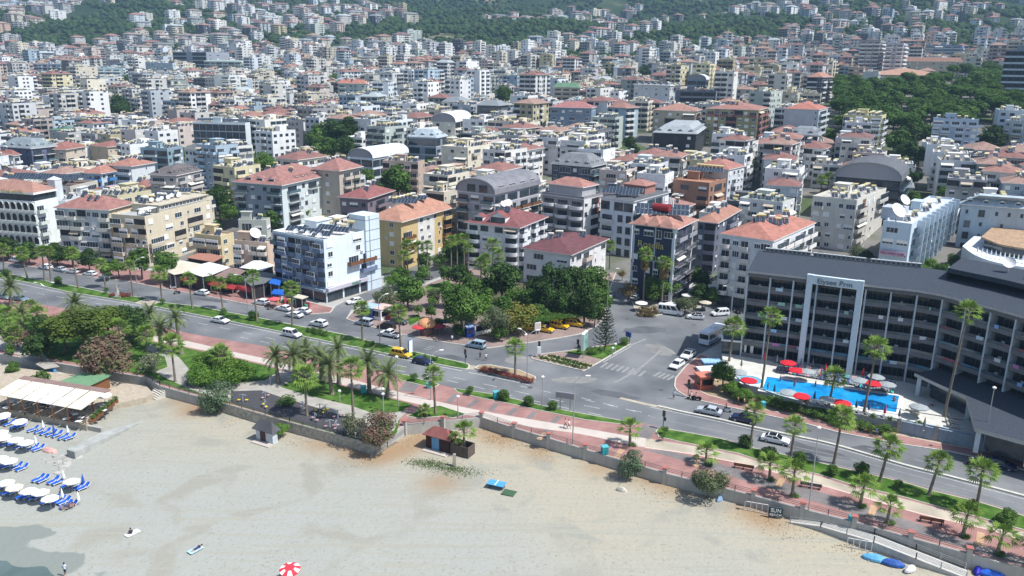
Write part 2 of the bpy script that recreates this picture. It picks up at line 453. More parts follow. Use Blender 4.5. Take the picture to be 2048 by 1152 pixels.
sheet('median_lawn', W2(catmull(M2T)) + W2(catmull(M2B)[::-1]), .18, M_GRASS, z0=0, kerb=M_KERB)
M3 = [(949, 738), (957, 732), (980, 731), (1040, 742), (1072, 755), (1070, 764), (1058, 766), (1000, 753)]
sheet('planter_bed', W2(M3), .25, M_SOIL, z0=0, kerb=M_KERB)
M4 = [(1240, 796), (1290, 808), (1328, 816), (1366, 825), (1430, 838), (1500, 854), (1590, 873), (1673, 891.5), (1809, 931), (1896, 953), (2048, 993), (2300, 1062), (2600, 1145)]
m4 = W2(catmull(M4))
def strip(P, w):
 A, B = [], []
 for i, p in enumerate(P):
  d = Vector(P[min(i + 1, len(P) - 1)]) - Vector(P[max(i - 1, 0)]); d.normalize(); n = Vector((-d.y, d.x)) * w / 2
  A.append(tuple(Vector(p) + n)); B.append(tuple(Vector(p) - n))
 return A + B[::-1]
sheet('median_kerb', strip(m4[10:], .5), .22, M_KERB, z0=0)
sheet('median_paving', strip(m4[:16], .9), .03, M_CREAM2, z0=0)
ISL = [(1061, 714), (1085, 708), (1122, 704), (1157, 699), (1226, 688), (1255, 684), (1261, 689), (1204, 723), (1191, 730), (1167, 743), (1160, 741), (1111, 730), (1065, 719)]
sheet('traffic_island', W2(ISL), .17, M_PAVE, z0=0, kerb=M_KERB)
sheet('island_lawn', W2([(1128, 706), (1157, 701), (1226, 691), (1254, 686.5), (1256, 690), (1204, 720), (1175, 713), (1145, 709)]), .19, M_GRASS, z0=.1)
sheet('island_bed', W2([(1070, 715.5), (1106, 710), (1135, 720), (1187, 730), (1166, 740), (1112, 728)]), .19, mat('pale_gravel', (.48, .4, .24), .9, world=True, vs=3), z0=.1)
def lawn(pts, z=.17, smooth=True): return sheet('verge_lawn', W2(pts), z, M_GRASS, z0=.1, kerb=M_KERB, kw=.15)
lawn([(792, 747), (815, 751), (850, 762), (879, 770), (868, 777), (840, 771), (795, 760)])
lawn([(907, 777.5), (985, 789), (1123, 820.5), (1262, 845.5), (1278, 848), (1262, 852), (1235, 849), (1170, 841), (1088, 824), (1010, 807), (960, 797), (915, 786)])
lawn([(1317, 856.5), (1380, 867), (1443, 878.5), (1501, 896), (1612, 920), (1700, 941), (1809, 966), (1865, 983), (1957, 1005), (2048, 1033), (2300, 1106), (2600, 1192),
  (2600, 1222), (2300, 1138), (2048, 1062), (1960, 1037), (1912, 1025), (1804, 995), (1709, 973), (1636, 950), (1575, 937), (1523, 924), (1478, 909), (1400, 893), (1355, 884), (1317, 875), (1311, 864)])
CT = [(300, 668), (380, 684), (474, 706), (530, 718), (597, 735), (630, 744), (700, 759), (760, 775), (872, 803), (971, 824), (1111, 848), (1160, 856), (1258, 873), (1292, 877)]
CB = [(300, 682), (380, 696), (460, 713), (532, 730), (600, 750), (680, 769), (760, 790), (830, 808), (943, 832), (1069, 856), (1160, 869), (1258, 890), (1290, 896)]
sheet('cycle_path', W2(catmull(CT)) + W2(catmull(CB)[::-1]), .104, M_CREAM)
CT2 = [(1292, 877.5), (1380, 892), (1470, 910), (1523, 926), (1575, 939), (1636, 953), (1709, 976), (1804, 998), (1912, 1028), (1960, 1040), (2048, 1065), (2300, 1140), (2600, 1225)]
CB2 = [(1290, 896), (1393, 911), (1500, 932), (1570, 952), (1636, 970), (1700, 988), (1842, 1029), (1979, 1061), (2048, 1083), (2300, 1160), (2600, 1248)]
sheet('worn_path', W2(catmull(CT2)) + W2(catmull(CB2)[::-1]), .104, M_CREAM2)
cb = W2(catmull(CB2))
sheet('pink_kerb_line', strip(cb, .35), .13, mat('pink_stone', (.62, .46, .40), .8, world=True), z0=.1)
GW = [(1330, 902), (1420, 922), (1500, 948), (1560, 965), (1640, 985), (1720, 1010), (1790, 1032), (1860, 1058), (1940, 1085), (2048, 1118), (2048, 1135), (1930, 1098), (1850, 1072), (1780, 1050), (1700, 1026),
  (1620, 1002), (1540, 978), (1480, 960), (1400, 932), (1330, 912), (1280, 899)]
sheet('paver_band', W2(GW), .104, M_GREYT)
def cross(px0, px1, w, m=M_GREYT, z=.107): sheet('paver_band', strip(W2([px0, px1]), w), z, m)
for a, b_, w in [((828, 762), (812, 784), 3.), ((915, 789), (896, 806), 1.2), ((955, 800), (937, 815), 1.0), ((994, 808), (980, 823), 1.0), ((1032, 817), (1018, 831), 1.0),
     ((1070, 824), (1057, 838), 1.0), ((1118, 834), (1105, 847), 1.0), ((1100, 862), (1080, 878), 1.6), ((1302, 852), (1284, 876), 2.6)]: cross(a, b_, w)
for a, b_ in [((1244, 900), (1232, 916)), ((1565, 958), (1556, 974)), ((1398, 915), (1392, 935)), ((1748, 1012), (1742, 1032)), ((1962, 1066), (1958, 1092)), ((1090, 866), (1078, 880))]: cross(a, b_, .9, M_TANT, .110)
PK = [(-420, 560), (-200, 590), (0, 622), (120, 642), (300, 684), (380, 699), (460, 716), (532, 733), (600, 753), (680, 772), (760, 793), (825, 810), (805, 822), (793, 868), (751, 892)]
wl = [p for p in W2([(-420, 640), (-200, 672), (0, 700), (219, 738), (293, 752), (322, 768), (400, 790), (462, 808), (581, 843), (689, 873), (751, 890)])]
sheet('park_lawn', W2(PK[:-1]) + wl[::-1], .15, M_GRASS, z0=.1)
M_PATHC = mat('park_path_paving', (.36, .34, .30), .85, var=.18, vs=.5, world=True)
sheet('park_path', W2([(300, 690), (340, 702), (360, 718), (380, 742), (400, 766), (470, 768), (530, 762), (560, 742), (600, 752), (640, 762), (590, 760), (560, 775), (615, 792), (700, 812), (745, 828), (790, 826), (818, 822),
      (800, 838), (788, 862), (751, 888), (700, 874), (660, 845), (560, 806), (520, 784), (462, 788), (462, 806), (400, 788), (340, 762), (310, 745), (335, 735), (330, 715), (290, 700)]), .155, M_PATHC)
sheet('rubber_ground', W2([(462, 784), (522, 782), (560, 795), (598, 806), (660, 825), (706, 838), (735, 852), (745, 880), (689, 872), (581, 842), (462, 806)]), .16, M_RUBBER)
sheet('park_path', W2([(-420, 620), (-200, 640), (0, 672), (60, 690), (120, 735), (90, 740), (40, 712), (0, 700), (-200, 668), (-420, 640)]), .155, M_PATHC)
lawn([(884, 834), (838, 838), (812, 834), (845, 818), (880, 812), (935, 830), (905, 838)])
sheet('crossing_gap', W2([(271, 607), (299, 598), (320, 605), (298, 612)]), .03, M_CREAM2, z0=0)
sheet('crossing_gap', W2([(928, 738), (938, 730), (957, 732), (949, 739)]), .03, M_CREAM2, z0=0)
mk = MB()
def dash_line(px, on=3., off=4., w=.15, z=.010, solid=False, mi=0):
 P = [Vector(p) for p in W2(catmull(px, 8))]
 run = 0; cur = 0
 for a, b_ in zip(P[:-1], P[1:]):
  L_ = (b_ - a).length; d = (b_ - a) / max(L_, 1e-6); n = Vector((-d.y, d.x)) * w / 2; t = 0
  while t < L_:
   ph = (run + t) % (on + off)
   if solid or ph < on:
    e = L_ if solid else min(L_, t + on - ph)
    p, q = a + d * t, a + d * e
    mk.face([(*(p - n), z), (*(q - n), z), (*(q + n), z), (*(p + n), z)], mi)
    t = e + 1e-4
   else: t += on + off - ph
  run += L_
dash_line([(0, 575), (200, 608), (450, 657), (600, 690), (760, 723), (860, 744), (1000, 775), (1100, 798), (1200, 817)])
dash_line([(480, 674), (560, 691), (700, 722), (900, 762), (1100, 809), (1240, 838)], 2.5, 3.5)
dash_line([(1040, 772), (1180, 802), (1290, 826)], 2, 2.5); dash_line([(1120, 785), (1240, 815), (1300, 832)], 2, 2.5)
dash_line([(0, 536), (200, 570), (400, 606), (560, 636), (680, 659), (860, 694)], 3, 4, mi=1)
dash_line([(1300, 833), (1400, 855), (1520, 879), (1700, 918), (1850, 957), (2048, 1011)], solid=True, mi=1)
dash_line([(1320, 810), (1400, 826), (1520, 850), (1700, 888), (1850, 924), (2048, 975)], 3, 4, mi=1)
dash_line([(1300, 814), (1366, 828), (1430, 841.5), (1500, 857.5), (1590, 876.5), (1673, 895.5), (1809, 935), (1896, 957.5), (2048, 998)], solid=True)
dash_line([(1400, 827), (1500, 850), (1590, 869.5), (1673, 888), (1809, 927), (2048, 988)], solid=True, mi=1)
dash_line([(1310, 853), (1380, 864), (1443, 875), (1501, 892), (1612, 916), (1700, 936), (1809, 961), (1957, 1000), (2048, 1028)], solid=True, mi=1)
dash_line([(0, 558.5), (137, 588), (271, 610), (400, 635), (563, 668), (665, 689), (780, 713), (925, 742)], solid=True, w=.2)
dash_line([(937, 745), (1000, 757), (1060, 770)], solid=True, w=.2)
dash_line([(1263, 692), (1228, 712), (1206, 725)], solid=True); dash_line([(1292, 678), (1262, 690)], solid=True)
dash_line([(1322, 700), (1284, 733), (1245, 757), (1228, 765)], solid=True, w=.5, mi=1)
def zebra(a, b_, n, ln, w=.55, mi=0):
 A, B = Vector(G(*a, 0)[:2]), Vector(G(*b_, 0)[:2]); d = (B - A).normalized(); nn = Vector((-d.y, d.x)) * ln / 2
 for i in range(n):
  c = A + (B - A) * (i + .5) / n; e = d * w / 2
  mk.face([(*(c - e - nn), .010), (*(c + e - nn), .010), (*(c + e + nn), .010), (*(c - e + nn), .010)], mi)
zebra((1203, 729), (1290, 748), 8, 3.4, .6, 1); zebra((1310, 747), (1346, 757), 4, 3., .6, 1)
zebra((268, 609), (232, 628), 4, .6, .5, 1); zebra((850, 700), (867, 692), 3, 1.5, .3, 1)
for px, w_, l_, a_ in [((1150, 760), 9, 3.5, 5), ((620, 700), 14, 3., -24), ((1290, 660), 12, 5, 10), ((420, 600), 12, 2.5, -22), ((1600, 893), 16, 3., -31), ((1750, 905), 8, 4, -31), ((1040, 720), 7, 5, 0), ((900, 715), 8, 3, -20), ((1230, 790), 10, 3, -25), ((1320, 700), 5, 9, 30), ((250, 630), 12, 3, -20)]:
 c = G(*px, 0); b = MB(); n = 18; P = [(w_ / 2 * cos(t) * rnd.uniform(.8, 1.1), l_ / 2 * sin(t) * rnd.uniform(.75, 1.15)) for t in [2 * pi * k / n for k in range(n)]]
 b.face([(x, y, .007) for x, y in P]); b.build('asphalt_patch', mat('asphalt_patch', (.105, .11, .12) , .9, var=.25, vs=.3, world=True) if w_ % 2 == 0 else mat('worn_asphalt', (.23, .225, .215), .9, var=.25, vs=.3, world=True), None, (c.x, c.y, 0), radians(a_))['kind'] = 'structure'
mk.build('road_markings', [M_LINE, M_LINEF])['kind'] = 'structure'
for px in [(638, 700), (663, 636), (688, 643), (1254, 638), (1388, 650), (1617, 861), (1322, 780), (1060, 775)]:
 p = G(*px, 0); b = MB(); b.lathe([(.55, .006), (.5, .012), (0, .012)], 14)
 o = b.build('manhole_cover', mat('cast_iron', (.09, .085, .08), .7), loc=(p.x, p.y, 0)); tag(o, None, 'manhole cover', 'manhole covers in the road'); auto(o, 'round iron manhole cover')
def sand_material():
 m = bpy.data.materials.new('sand'); m.use_nodes = True; nt = m.node_tree; N = nt.nodes; L = nt.links
 b = N['Principled BSDF']; b.inputs['Roughness'].default_value = .95; b.inputs['Specular IOR Level'].default_value = .1
 geo = N.new('ShaderNodeNewGeometry')
 def nz(sc, d=8, dist=0):
  n = N.new('ShaderNodeTexNoise'); n.inputs['Scale'].default_value = sc; n.inputs['Detail'].default_value = d; n.inputs['Distortion'].default_value = dist
  L.new(geo.outputs['Position'], n.inputs['Vector']); return n.outputs['Fac']
 def mixc(f, a, c):
  x = N.new('ShaderNodeMix'); x.data_type = 'RGBA'; L.new(f, x.inputs[0])
  for i, v in ((6, a), (7, c)):
   if isinstance(v, tuple): x.inputs[i].default_value = (*v, 1)
   else: L.new(v, x.inputs[i])
  return x.outputs[2]
 def rng(f, a, c):
  r = N.new('ShaderNodeMapRange'); r.interpolation_type = 'SMOOTHSTEP'; r.inputs[1].default_value = a; r.inputs[2].default_value = c; L.new(f, r.inputs[0]); return r.outputs[0]
 sx = N.new('ShaderNodeSeparateXYZ'); L.new(geo.outputs['Position'], sx.inputs[0])
 g = N.new('ShaderNodeMath'); g.operation = 'MULTIPLY_ADD'; g.inputs[1].default_value = .5; L.new(sx.outputs['X'], g.inputs[0]); L.new(sx.outputs['Y'], g.inputs[2])
 g2 = N.new('ShaderNodeMath'); g2.operation = 'MULTIPLY_ADD'; g2.inputs[1].default_value = 60.; L.new(nz(.03, 4), g2.inputs[0]); L.new(g.outputs[0], g2.inputs[2])
 warm = rng(g2.outputs[0], 108, 155)
 c = mixc(warm, (.315, .325, .296), (.372, .332, .250))
 c = mixc(rng(nz(.12, 6, .6), .52, .66), c, (.285, .28, .238))
 c = mixc(rng(nz(2.2, 6), .55, .72), c, (.265, .25, .20))
 mp = N.new('ShaderNodeMapping'); mp.inputs['Rotation'].default_value = (0, 0, .45); mp.inputs['Scale'].default_value = (.05, 1.1, 1); L.new(geo.outputs['Position'], mp.inputs[0])
 tn = N.new('ShaderNodeTexNoise'); tn.inputs['Scale'].default_value = 1.; tn.inputs['Detail'].default_value = 7; tn.inputs['Distortion'].default_value = 1.2; L.new(mp.outputs[0], tn.inputs['Vector'])
 c = mixc(rng(tn.outputs['Fac'], .50, .68), c, (.31, .305, .255))
 fp = N.new('ShaderNodeTexVoronoi'); fp.inputs['Scale'].default_value = 1.1; L.new(geo.outputs['Position'], fp.inputs['Vector'])
 fm = N.new('ShaderNodeMapRange'); fm.inputs[1].default_value = .0; fm.inputs[2].default_value = .22; fm.inputs[3].default_value = .22; fm.inputs[4].default_value = 0; L.new(fp.outputs['Distance'], fm.inputs[0])
 c = mixc(fm.outputs[0], c, (.22, .205, .165))
 dirt = N.new('ShaderNodeAttribute'); dirt.attribute_name = 'Dirt'
 c = mixc(dirt.outputs['Fac'], c, (.30, .21, .13))
 wet = N.new('ShaderNodeAttribute'); wet.attribute_name = 'Wet'
 wa = N.new('ShaderNodeMath'); wa.operation = 'ADD'; L.new(wet.outputs['Fac'], wa.inputs[0])
 wn = N.new('ShaderNodeMath'); wn.operation = 'MULTIPLY'; wn.inputs[1].default_value = .62; L.new(nz(.25, 6, .5), wn.inputs[0]); L.new(wn.outputs[0], wa.inputs[1])
 c = mixc(rng(wa.outputs[0], .70, .80), c, (.205, .225, .205))
 L.new(c, b.inputs['Base Color'])
 bp = N.new('ShaderNodeBump'); bp.inputs['Strength'].default_value = .6; bp.inputs['Distance'].default_value = .16
 L.new(nz(1.3, 11), bp.inputs['Height']); L.new(bp.outputs[0], b.inputs['Normal'])
 return m
def beach():
 xs = np.arange(-190, 170, 1.6); ys = np.arange(45, 192, 1.6)
 ddirt = [G(x, y, BZ) for x, y in [(740, 905), (700, 900), (640, 888), (760, 915), (800, 900), (830, 885), (880, 965), (560, 855), (370, 800), (385, 822), (860, 870), (1010, 880), (1080, 905), (1300, 955), (1350, 975), (1200, 935), (975, 865), (1500, 1020), (1540, 1040), (420, 812)]]
 wetp = [(G(x, y, BZ), r) for x, y, r in [(35, 1066, 3.4), (78, 1065, 2.4), (5, 1074, 3.4), (110, 1128, 3.2), (130, 1114, 2.4), (28, 1108, 3), (60, 1140, 6), (200, 1149, 2.6), (0, 1135, 6), (-50, 1080, 6)]]
 V = []; D = []; Wt = []
 nx = len(xs)
 for y in ys:
  for x in xs:
   z = BZ - .015 * max(0, 100 - y) + .12 * noise.noise(Vector((x * .12, y * .12, 0))) + .05 * noise.noise(Vector((x * .5, y * .5, 4)))
   z = min(z, BZ + .1)
   V.append((x, y, z))
   D.append(min(1., .8 * sum(exp(-((x - p.x) ** 2 + (y - p.y) ** 2) / 9.) for p in ddirt)))
   Wt.append(min(1., .5 * sum(exp(-(((x - p.x) / r) ** 2 + ((y - p.y) / (r * .6)) ** 2)) for p, r in wetp)))
 Fc = []
 for r in range(len(ys) - 1):
  for c in range(nx - 1):
   if ys[r] > wall_y(xs[c]) + 3 and ys[r] > wall_y(xs[c + 1]) + 3: continue
   Fc.append((r * nx + c, r * nx + c + 1, (r + 1) * nx + c + 1, (r + 1) * nx + c))
 me = bpy.data.meshes.new('beach_sand'); me.from_pydata(V, [], Fc); me.materials.append(sand_material())
 for nm, A in (('Dirt', D), ('Wet', Wt)):
  at = me.attributes.new(nm, 'FLOAT', 'POINT'); at.data.foreach_set('value', A)
 me.polygons.foreach_set('use_smooth', [True] * len(Fc)); me.update()
 tag(place(me, 'beach_sand'), kind='structure')
beach()
M_SEA = mat('sea_water', (.10, .14, .13), .08, var=.2, vs=.3, bump=.25, bs=1.2, spec=.5, world=True)
sea = W2(catmull([(-300, 1075), (-60, 1110), (0, 1124), (14, 1125), (26, 1134), (50, 1138), (90, 1136), (106, 1152), (160, 1190), (300, 1260), (600, 1340)]), -2.05) + [(20, 40), (-260, 40), (-260, 100)]
sheet('sea', sea, BZ - .02, M_SEA)
# ------------------------------------------------------------------ building parts
CACHE = {}
def cached(key, fn):
 if key not in CACHE: CACHE[key] = fn()
 return CACHE[key]
def q1(v): return round(v * 5) / 5
def me_window(w, h, dark=False, panes=2, shut=0):
 def f():
  b = MB(); b.box(-w / 2, w / 2, -.06, .02, 0, h, 0)
  g = .09; pw = (w - g) / panes
  for k in range(panes):
   x0 = -w / 2 + g + k * pw; z1 = h - g
   b.face([(x0, -.075, g), (x0 + pw - g, -.075, g), (x0 + pw - g, -.075, z1), (x0, -.075, z1)], 1)
  if shut:
   z0 = h * (1 - shut); b.box(-w / 2 + .04, w / 2 - .04, -.13, -.02, z0, h - .03, 2)
  b.box(-w / 2 - .06, w / 2 + .06, -.14, .02, -.07, 0, 0)
  return b.mesh('window', [M_RAIL if dark else M_FRAME, M_GLASS, M_WHITE])
 return cached(('win', w, h, dark, panes, shut), f)
def me_door(w, h, dark=False):
 def f():
  b = MB(); b.box(-w / 2, w / 2, -.05, .02, 0, h, 0)
  n = max(2, int(w / .9)); pw = (w - .1) / n
  for k in range(n):
   x0 = -w / 2 + .08 + k * pw
   b.face([(x0, -.065, .08), (x0 + pw - .08, -.065, .08), (x0 + pw - .08, -.065, h - .08), (x0, -.065, h - .08)], 1)
  return b.mesh('balcony_door', [M_RAIL if dark else M_FRAME, M_GLASS])
 return cached(('door', w, h, dark), f)
def me_balcony(w, d, kind):
 def f():
  b = MB()
  if kind == 'c':
   P = [(w / 2 * cos(a), -d * (.35 + .65 * sin(a)) if 0 < a < pi else -d * .1) for a in [pi * k / 10 for k in range(11)]]
   P = [(-w / 2, 0)] + [(-x, y) for x, y in P] + [(w / 2, 0)]
   b.prism(P, -.18, 0, 0)
   Q = [(x * .96, y * .93) for x, y in P]
   for i in range(len(P) - 1):
    p, q, r_, s_ = P[i], P[i + 1], Q[i + 1], Q[i]
    b.face([(*p, -.18), (*q, -.18), (*q, .95), (*p, .95)][::-1], 0); b.face([(*p, .95), (*q, .95), (*r_, .95), (*s_, .95)], 0)
    b.face([(*s_, 0), (*r_, 0), (*r_, .95), (*s_, .95)], 0)
   return b.mesh('balcony', [M_PLAST])
  b.box(-w / 2, w / 2, -d, 0, -.18, 0, 0, bottom=True)
  if kind in 'bo':
   b.box(-w / 2, w / 2, -d, -d + .12, 0, .92, 0); b.box(-w / 2, -w / 2 + .12, -d + .12, 0, 0, .92, 0); b.box(w / 2 - .12, w / 2, -d + .12, 0, 0, .92, 0)
  elif kind == 'g':
   b.box(-w / 2, w / 2, -d, -d + .05, 0, .95, 1); b.box(-w / 2, -w / 2 + .05, -d + .05, 0, 0, .95, 1); b.box(w / 2 - .05, w / 2, -d + .05, 0, 0, .95, 1)
  else:
   mi = 2 if kind == 'r' else 3
   for z in ((.86, .95), (.55, .62), (.2, .27)) if kind == 'r' else ((.05, .95),):
    b.box(-w / 2, w / 2, -d, -d + .06, z[0], z[1], mi); b.box(-w / 2, -w / 2 + .06, -d + .06, 0, z[0], z[1], mi); b.box(w / 2 - .06, w / 2, -d + .06, 0, z[0], z[1], mi)
   for k in range(int(w / .5) + 1):
    x = -w / 2 + .03 + k * (w - .06) / int(w / .5); b.box(x - .03, x + .03, -d - .01, -d + .05, 0, .95, mi)
  return b.mesh('balcony', [M_PLAST, M_GRAIL, M_RAIL, M_WOOD])
 return cached(('bal', w, d, kind), f)
def me_arch(w, h):
 def f():
  b = MB(); n = 10; r = w / 2
  A = [(-r, 0), (r, 0)] + [(r * cos(pi * k / n), h - r + r * sin(pi * k / n)) for k in range(n + 1)]
  b.face([(x, -.04, z) for x, z in A], 1)
  for i in range(1, len(A)):
   p, q = A[i], A[(i + 1) % len(A)]
   s = 1.14
   P, Q = (p[0] * s, p[1] * 1.04), (q[0] * s, q[1] * 1.04)
   b.face([(p[0], -.35, p[1]), (q[0], -.35, q[1]), (Q[0], -.35, Q[1]), (P[0], -.35, P[1])][::-1], 0)
   b.face([(P[0], -.35, P[1]), (Q[0], -.35, Q[1]), (Q[0], 0, Q[1]), (P[0], 0, P[1])][::-1], 0)
   b.face([(p[0], -.35, p[1]), (q[0], -.35, q[1]), (q[0], -.04, q[1]), (p[0], -.04, p[1])], 0)
  b.box(-r * 1.1, r * 1.1, -.5, 0, -.12, .75, 0)
  return b.mesh('arched_balcony', [M_PLAST, M_DARK])
 return cached(('arch', w, h), f)
def me_heater(kind=0):
 """rooftop solar water heater: tilted collectors facing the sea, horizontal tank above, legs"""
 def f():
  b = MB(); n = 2 if kind == 0 else 1; W_ = n * 1.0
  for k in range(n):
   x0 = -W_ / 2 + k * 1.0 + .05
   b.face([(x0, -1.0, .35), (x0 + .9, -1.0, .35), (x0 + .9, .45, 1.35), (x0, .45, 1.35)], 1)
   b.face([(x0, -1.0, .30), (x0, .45, 1.30), (x0 + .9, .45, 1.30), (x0 + .9, -1.0, .30)], 2)
  for x in (-W_ / 2, W_ / 2):
   b.cyl((x, .6, 0), (x, .6, 1.6), .04, n=4, mi=2, cap=False); b.cyl((x, -1, 0), (x, -1, .35), .04, n=4, mi=2, cap=False)
   b.cyl((x, -1, .32), (x, .6, 1.42), .04, n=4, mi=2, cap=False)
  b.cyl((-.75, .62, 1.75), (.75, .62, 1.75), .36, n=9, mi=0)
  if kind == 2: b.cyl((-.5, .9, .0), (-.5, .9, 1.2), .45, n=9, mi=0)
  return b.mesh('solar_water_heater', [M_TANK, M_PANEL, M_STEEL])
 return cached(('heat', kind), f)
def me_tank():
 def f():
  b = MB(); b.cyl((-.65, 0, .9), (.65, 0, .9), .45, n=9, mi=0)
  for x in (-.4, .4): b.box(x - .04, x + .04, -.35, .35, 0, .5, 1)
  return b.mesh('water_tank', [M_TANK, M_STEEL])
 return cached('tank', f)
def me_dish(r=.6):
 def f():
  b = MB(); b.cyl((0, 0, 0), (0, 0, r * 1.1), .05 * r / .6, n=5, mi=1, cap=False)
  M = Matrix.Translation((0, 0, r * 1.4)) @ Matrix.Rotation(radians(-28), 4, 'Z') @ Matrix.Rotation(radians(52), 4, 'X')
  pr = [(0, 0), (r * .45, r * .06), (r * .8, r * .18), (r, r * .3)]
  for i in range(3):
   for k in range(14):
    a, c = 2 * pi * k / 14, 2 * pi * (k + 1) / 14
    Q = [M @ Vector((pr[i][0] * cos(a), pr[i][0] * sin(a), pr[i][1])), M @ Vector((pr[i][0] * cos(c), pr[i][0] * sin(c), pr[i][1])),
      M @ Vector((pr[i + 1][0] * cos(c), pr[i + 1][0] * sin(c), pr[i + 1][1])), M @ Vector((pr[i + 1][0] * cos(a), pr[i + 1][0] * sin(a), pr[i + 1][1]))]
    b.face(Q if i else Q[1:], 0)
  b.cyl(M @ Vector((r * .8, 0, r * .2)), M @ Vector((0, 0, r * .8)), .03, n=4, mi=1, cap=False)
  return b.mesh('satellite_dish', [M_WHITE, M_STEEL])
 return cached(('dish', r), f)
def me_array(n, rows=1):
 def f():
  b = MB(); W_ = n * 1.05
  for r_ in range(rows):
   for k in range(n):
    x0 = -W_ / 2 + k * 1.05; y0 = -1.2 + r_ * 2.1; z0 = .9 + r_ * 1.1
    b.face([(x0, y0, z0), (x0 + .95, y0, z0), (x0 + .95, y0 + 1.9, z0 + 1.0), (x0, y0 + 1.9, z0 + 1.0)], 0)
    b.face([(x0 - .04, y0 - .04, z0 - .05), (x0 - .04, y0 + 1.94, z0 + .95), (x0 + 1.01, y0 + 1.94, z0 + .95), (x0 + 1.01, y0 - .04, z0 - .05)][::-1], 1)
  for k in range(0, n + 1, 2):
   x = -W_ / 2 + k * 1.05
   b.cyl((x, -1.1, 0), (x, -1.1, .9), .05, n=4, mi=1, cap=False); b.cyl((x, .6, 0), (x, .6, 1.8), .05, n=4, mi=1, cap=False)
   b.cyl((x, -1.1, .85), (x, .6, 1.75), .05, n=4, mi=1, cap=False)
   if rows > 1: b.cyl((x, 2.6, 0), (x, 2.6, 2.9), .05, n=4, mi=1, cap=False)
  return b.mesh('solar_array', [M_PANEL, M_STEEL])
 return cached(('arr', n, rows), f)
def me_ac():
 def f():
  b = MB(); b.box(-.42, .42, -.34, -.04, 0, .6, 0, bottom=True); b.face([(-.3, -.345, .08), (.1, -.345, .08), (.1, -.345, .5), (-.3, -.345, .5)], 1)
  return b.mesh('air_conditioner', [M_WHITE, M_RAIL])
 return cached('ac', f)
def me_awning(w):
 def f():
  b = MB(); b.face([(-w / 2, 0, 2.4), (-w / 2, -1.3, 1.75), (w / 2, -1.3, 1.75), (w / 2, 0, 2.4)][::-1], 0)
  b.face([(-w / 2, 0, 2.36), (w / 2, 0, 2.36), (w / 2, -1.3, 1.71), (-w / 2, -1.3, 1.71)][::-1], 0)
  b.face([(-w / 2, -1.3, 1.5), (w / 2, -1.3, 1.5), (w / 2, -1.3, 1.75), (-w / 2, -1.3, 1.75)], 0)
  return b.mesh('awning', [mat('awning_cloth', obj=True, rough=.9)])
 return cached(('awn', w), f)
WT = {'b': 1.7, 'g': 1.7, 'r': 1.7, 'x': 1.7, 'c': 2.0, 'o': 1.6, 'W': 1.4, 'B': 1.8, 'a': 1.5, 'n': 1.7, '.': .6, 'v': .7, 'S': 1.5, 'k': 1.5, '|': .25}
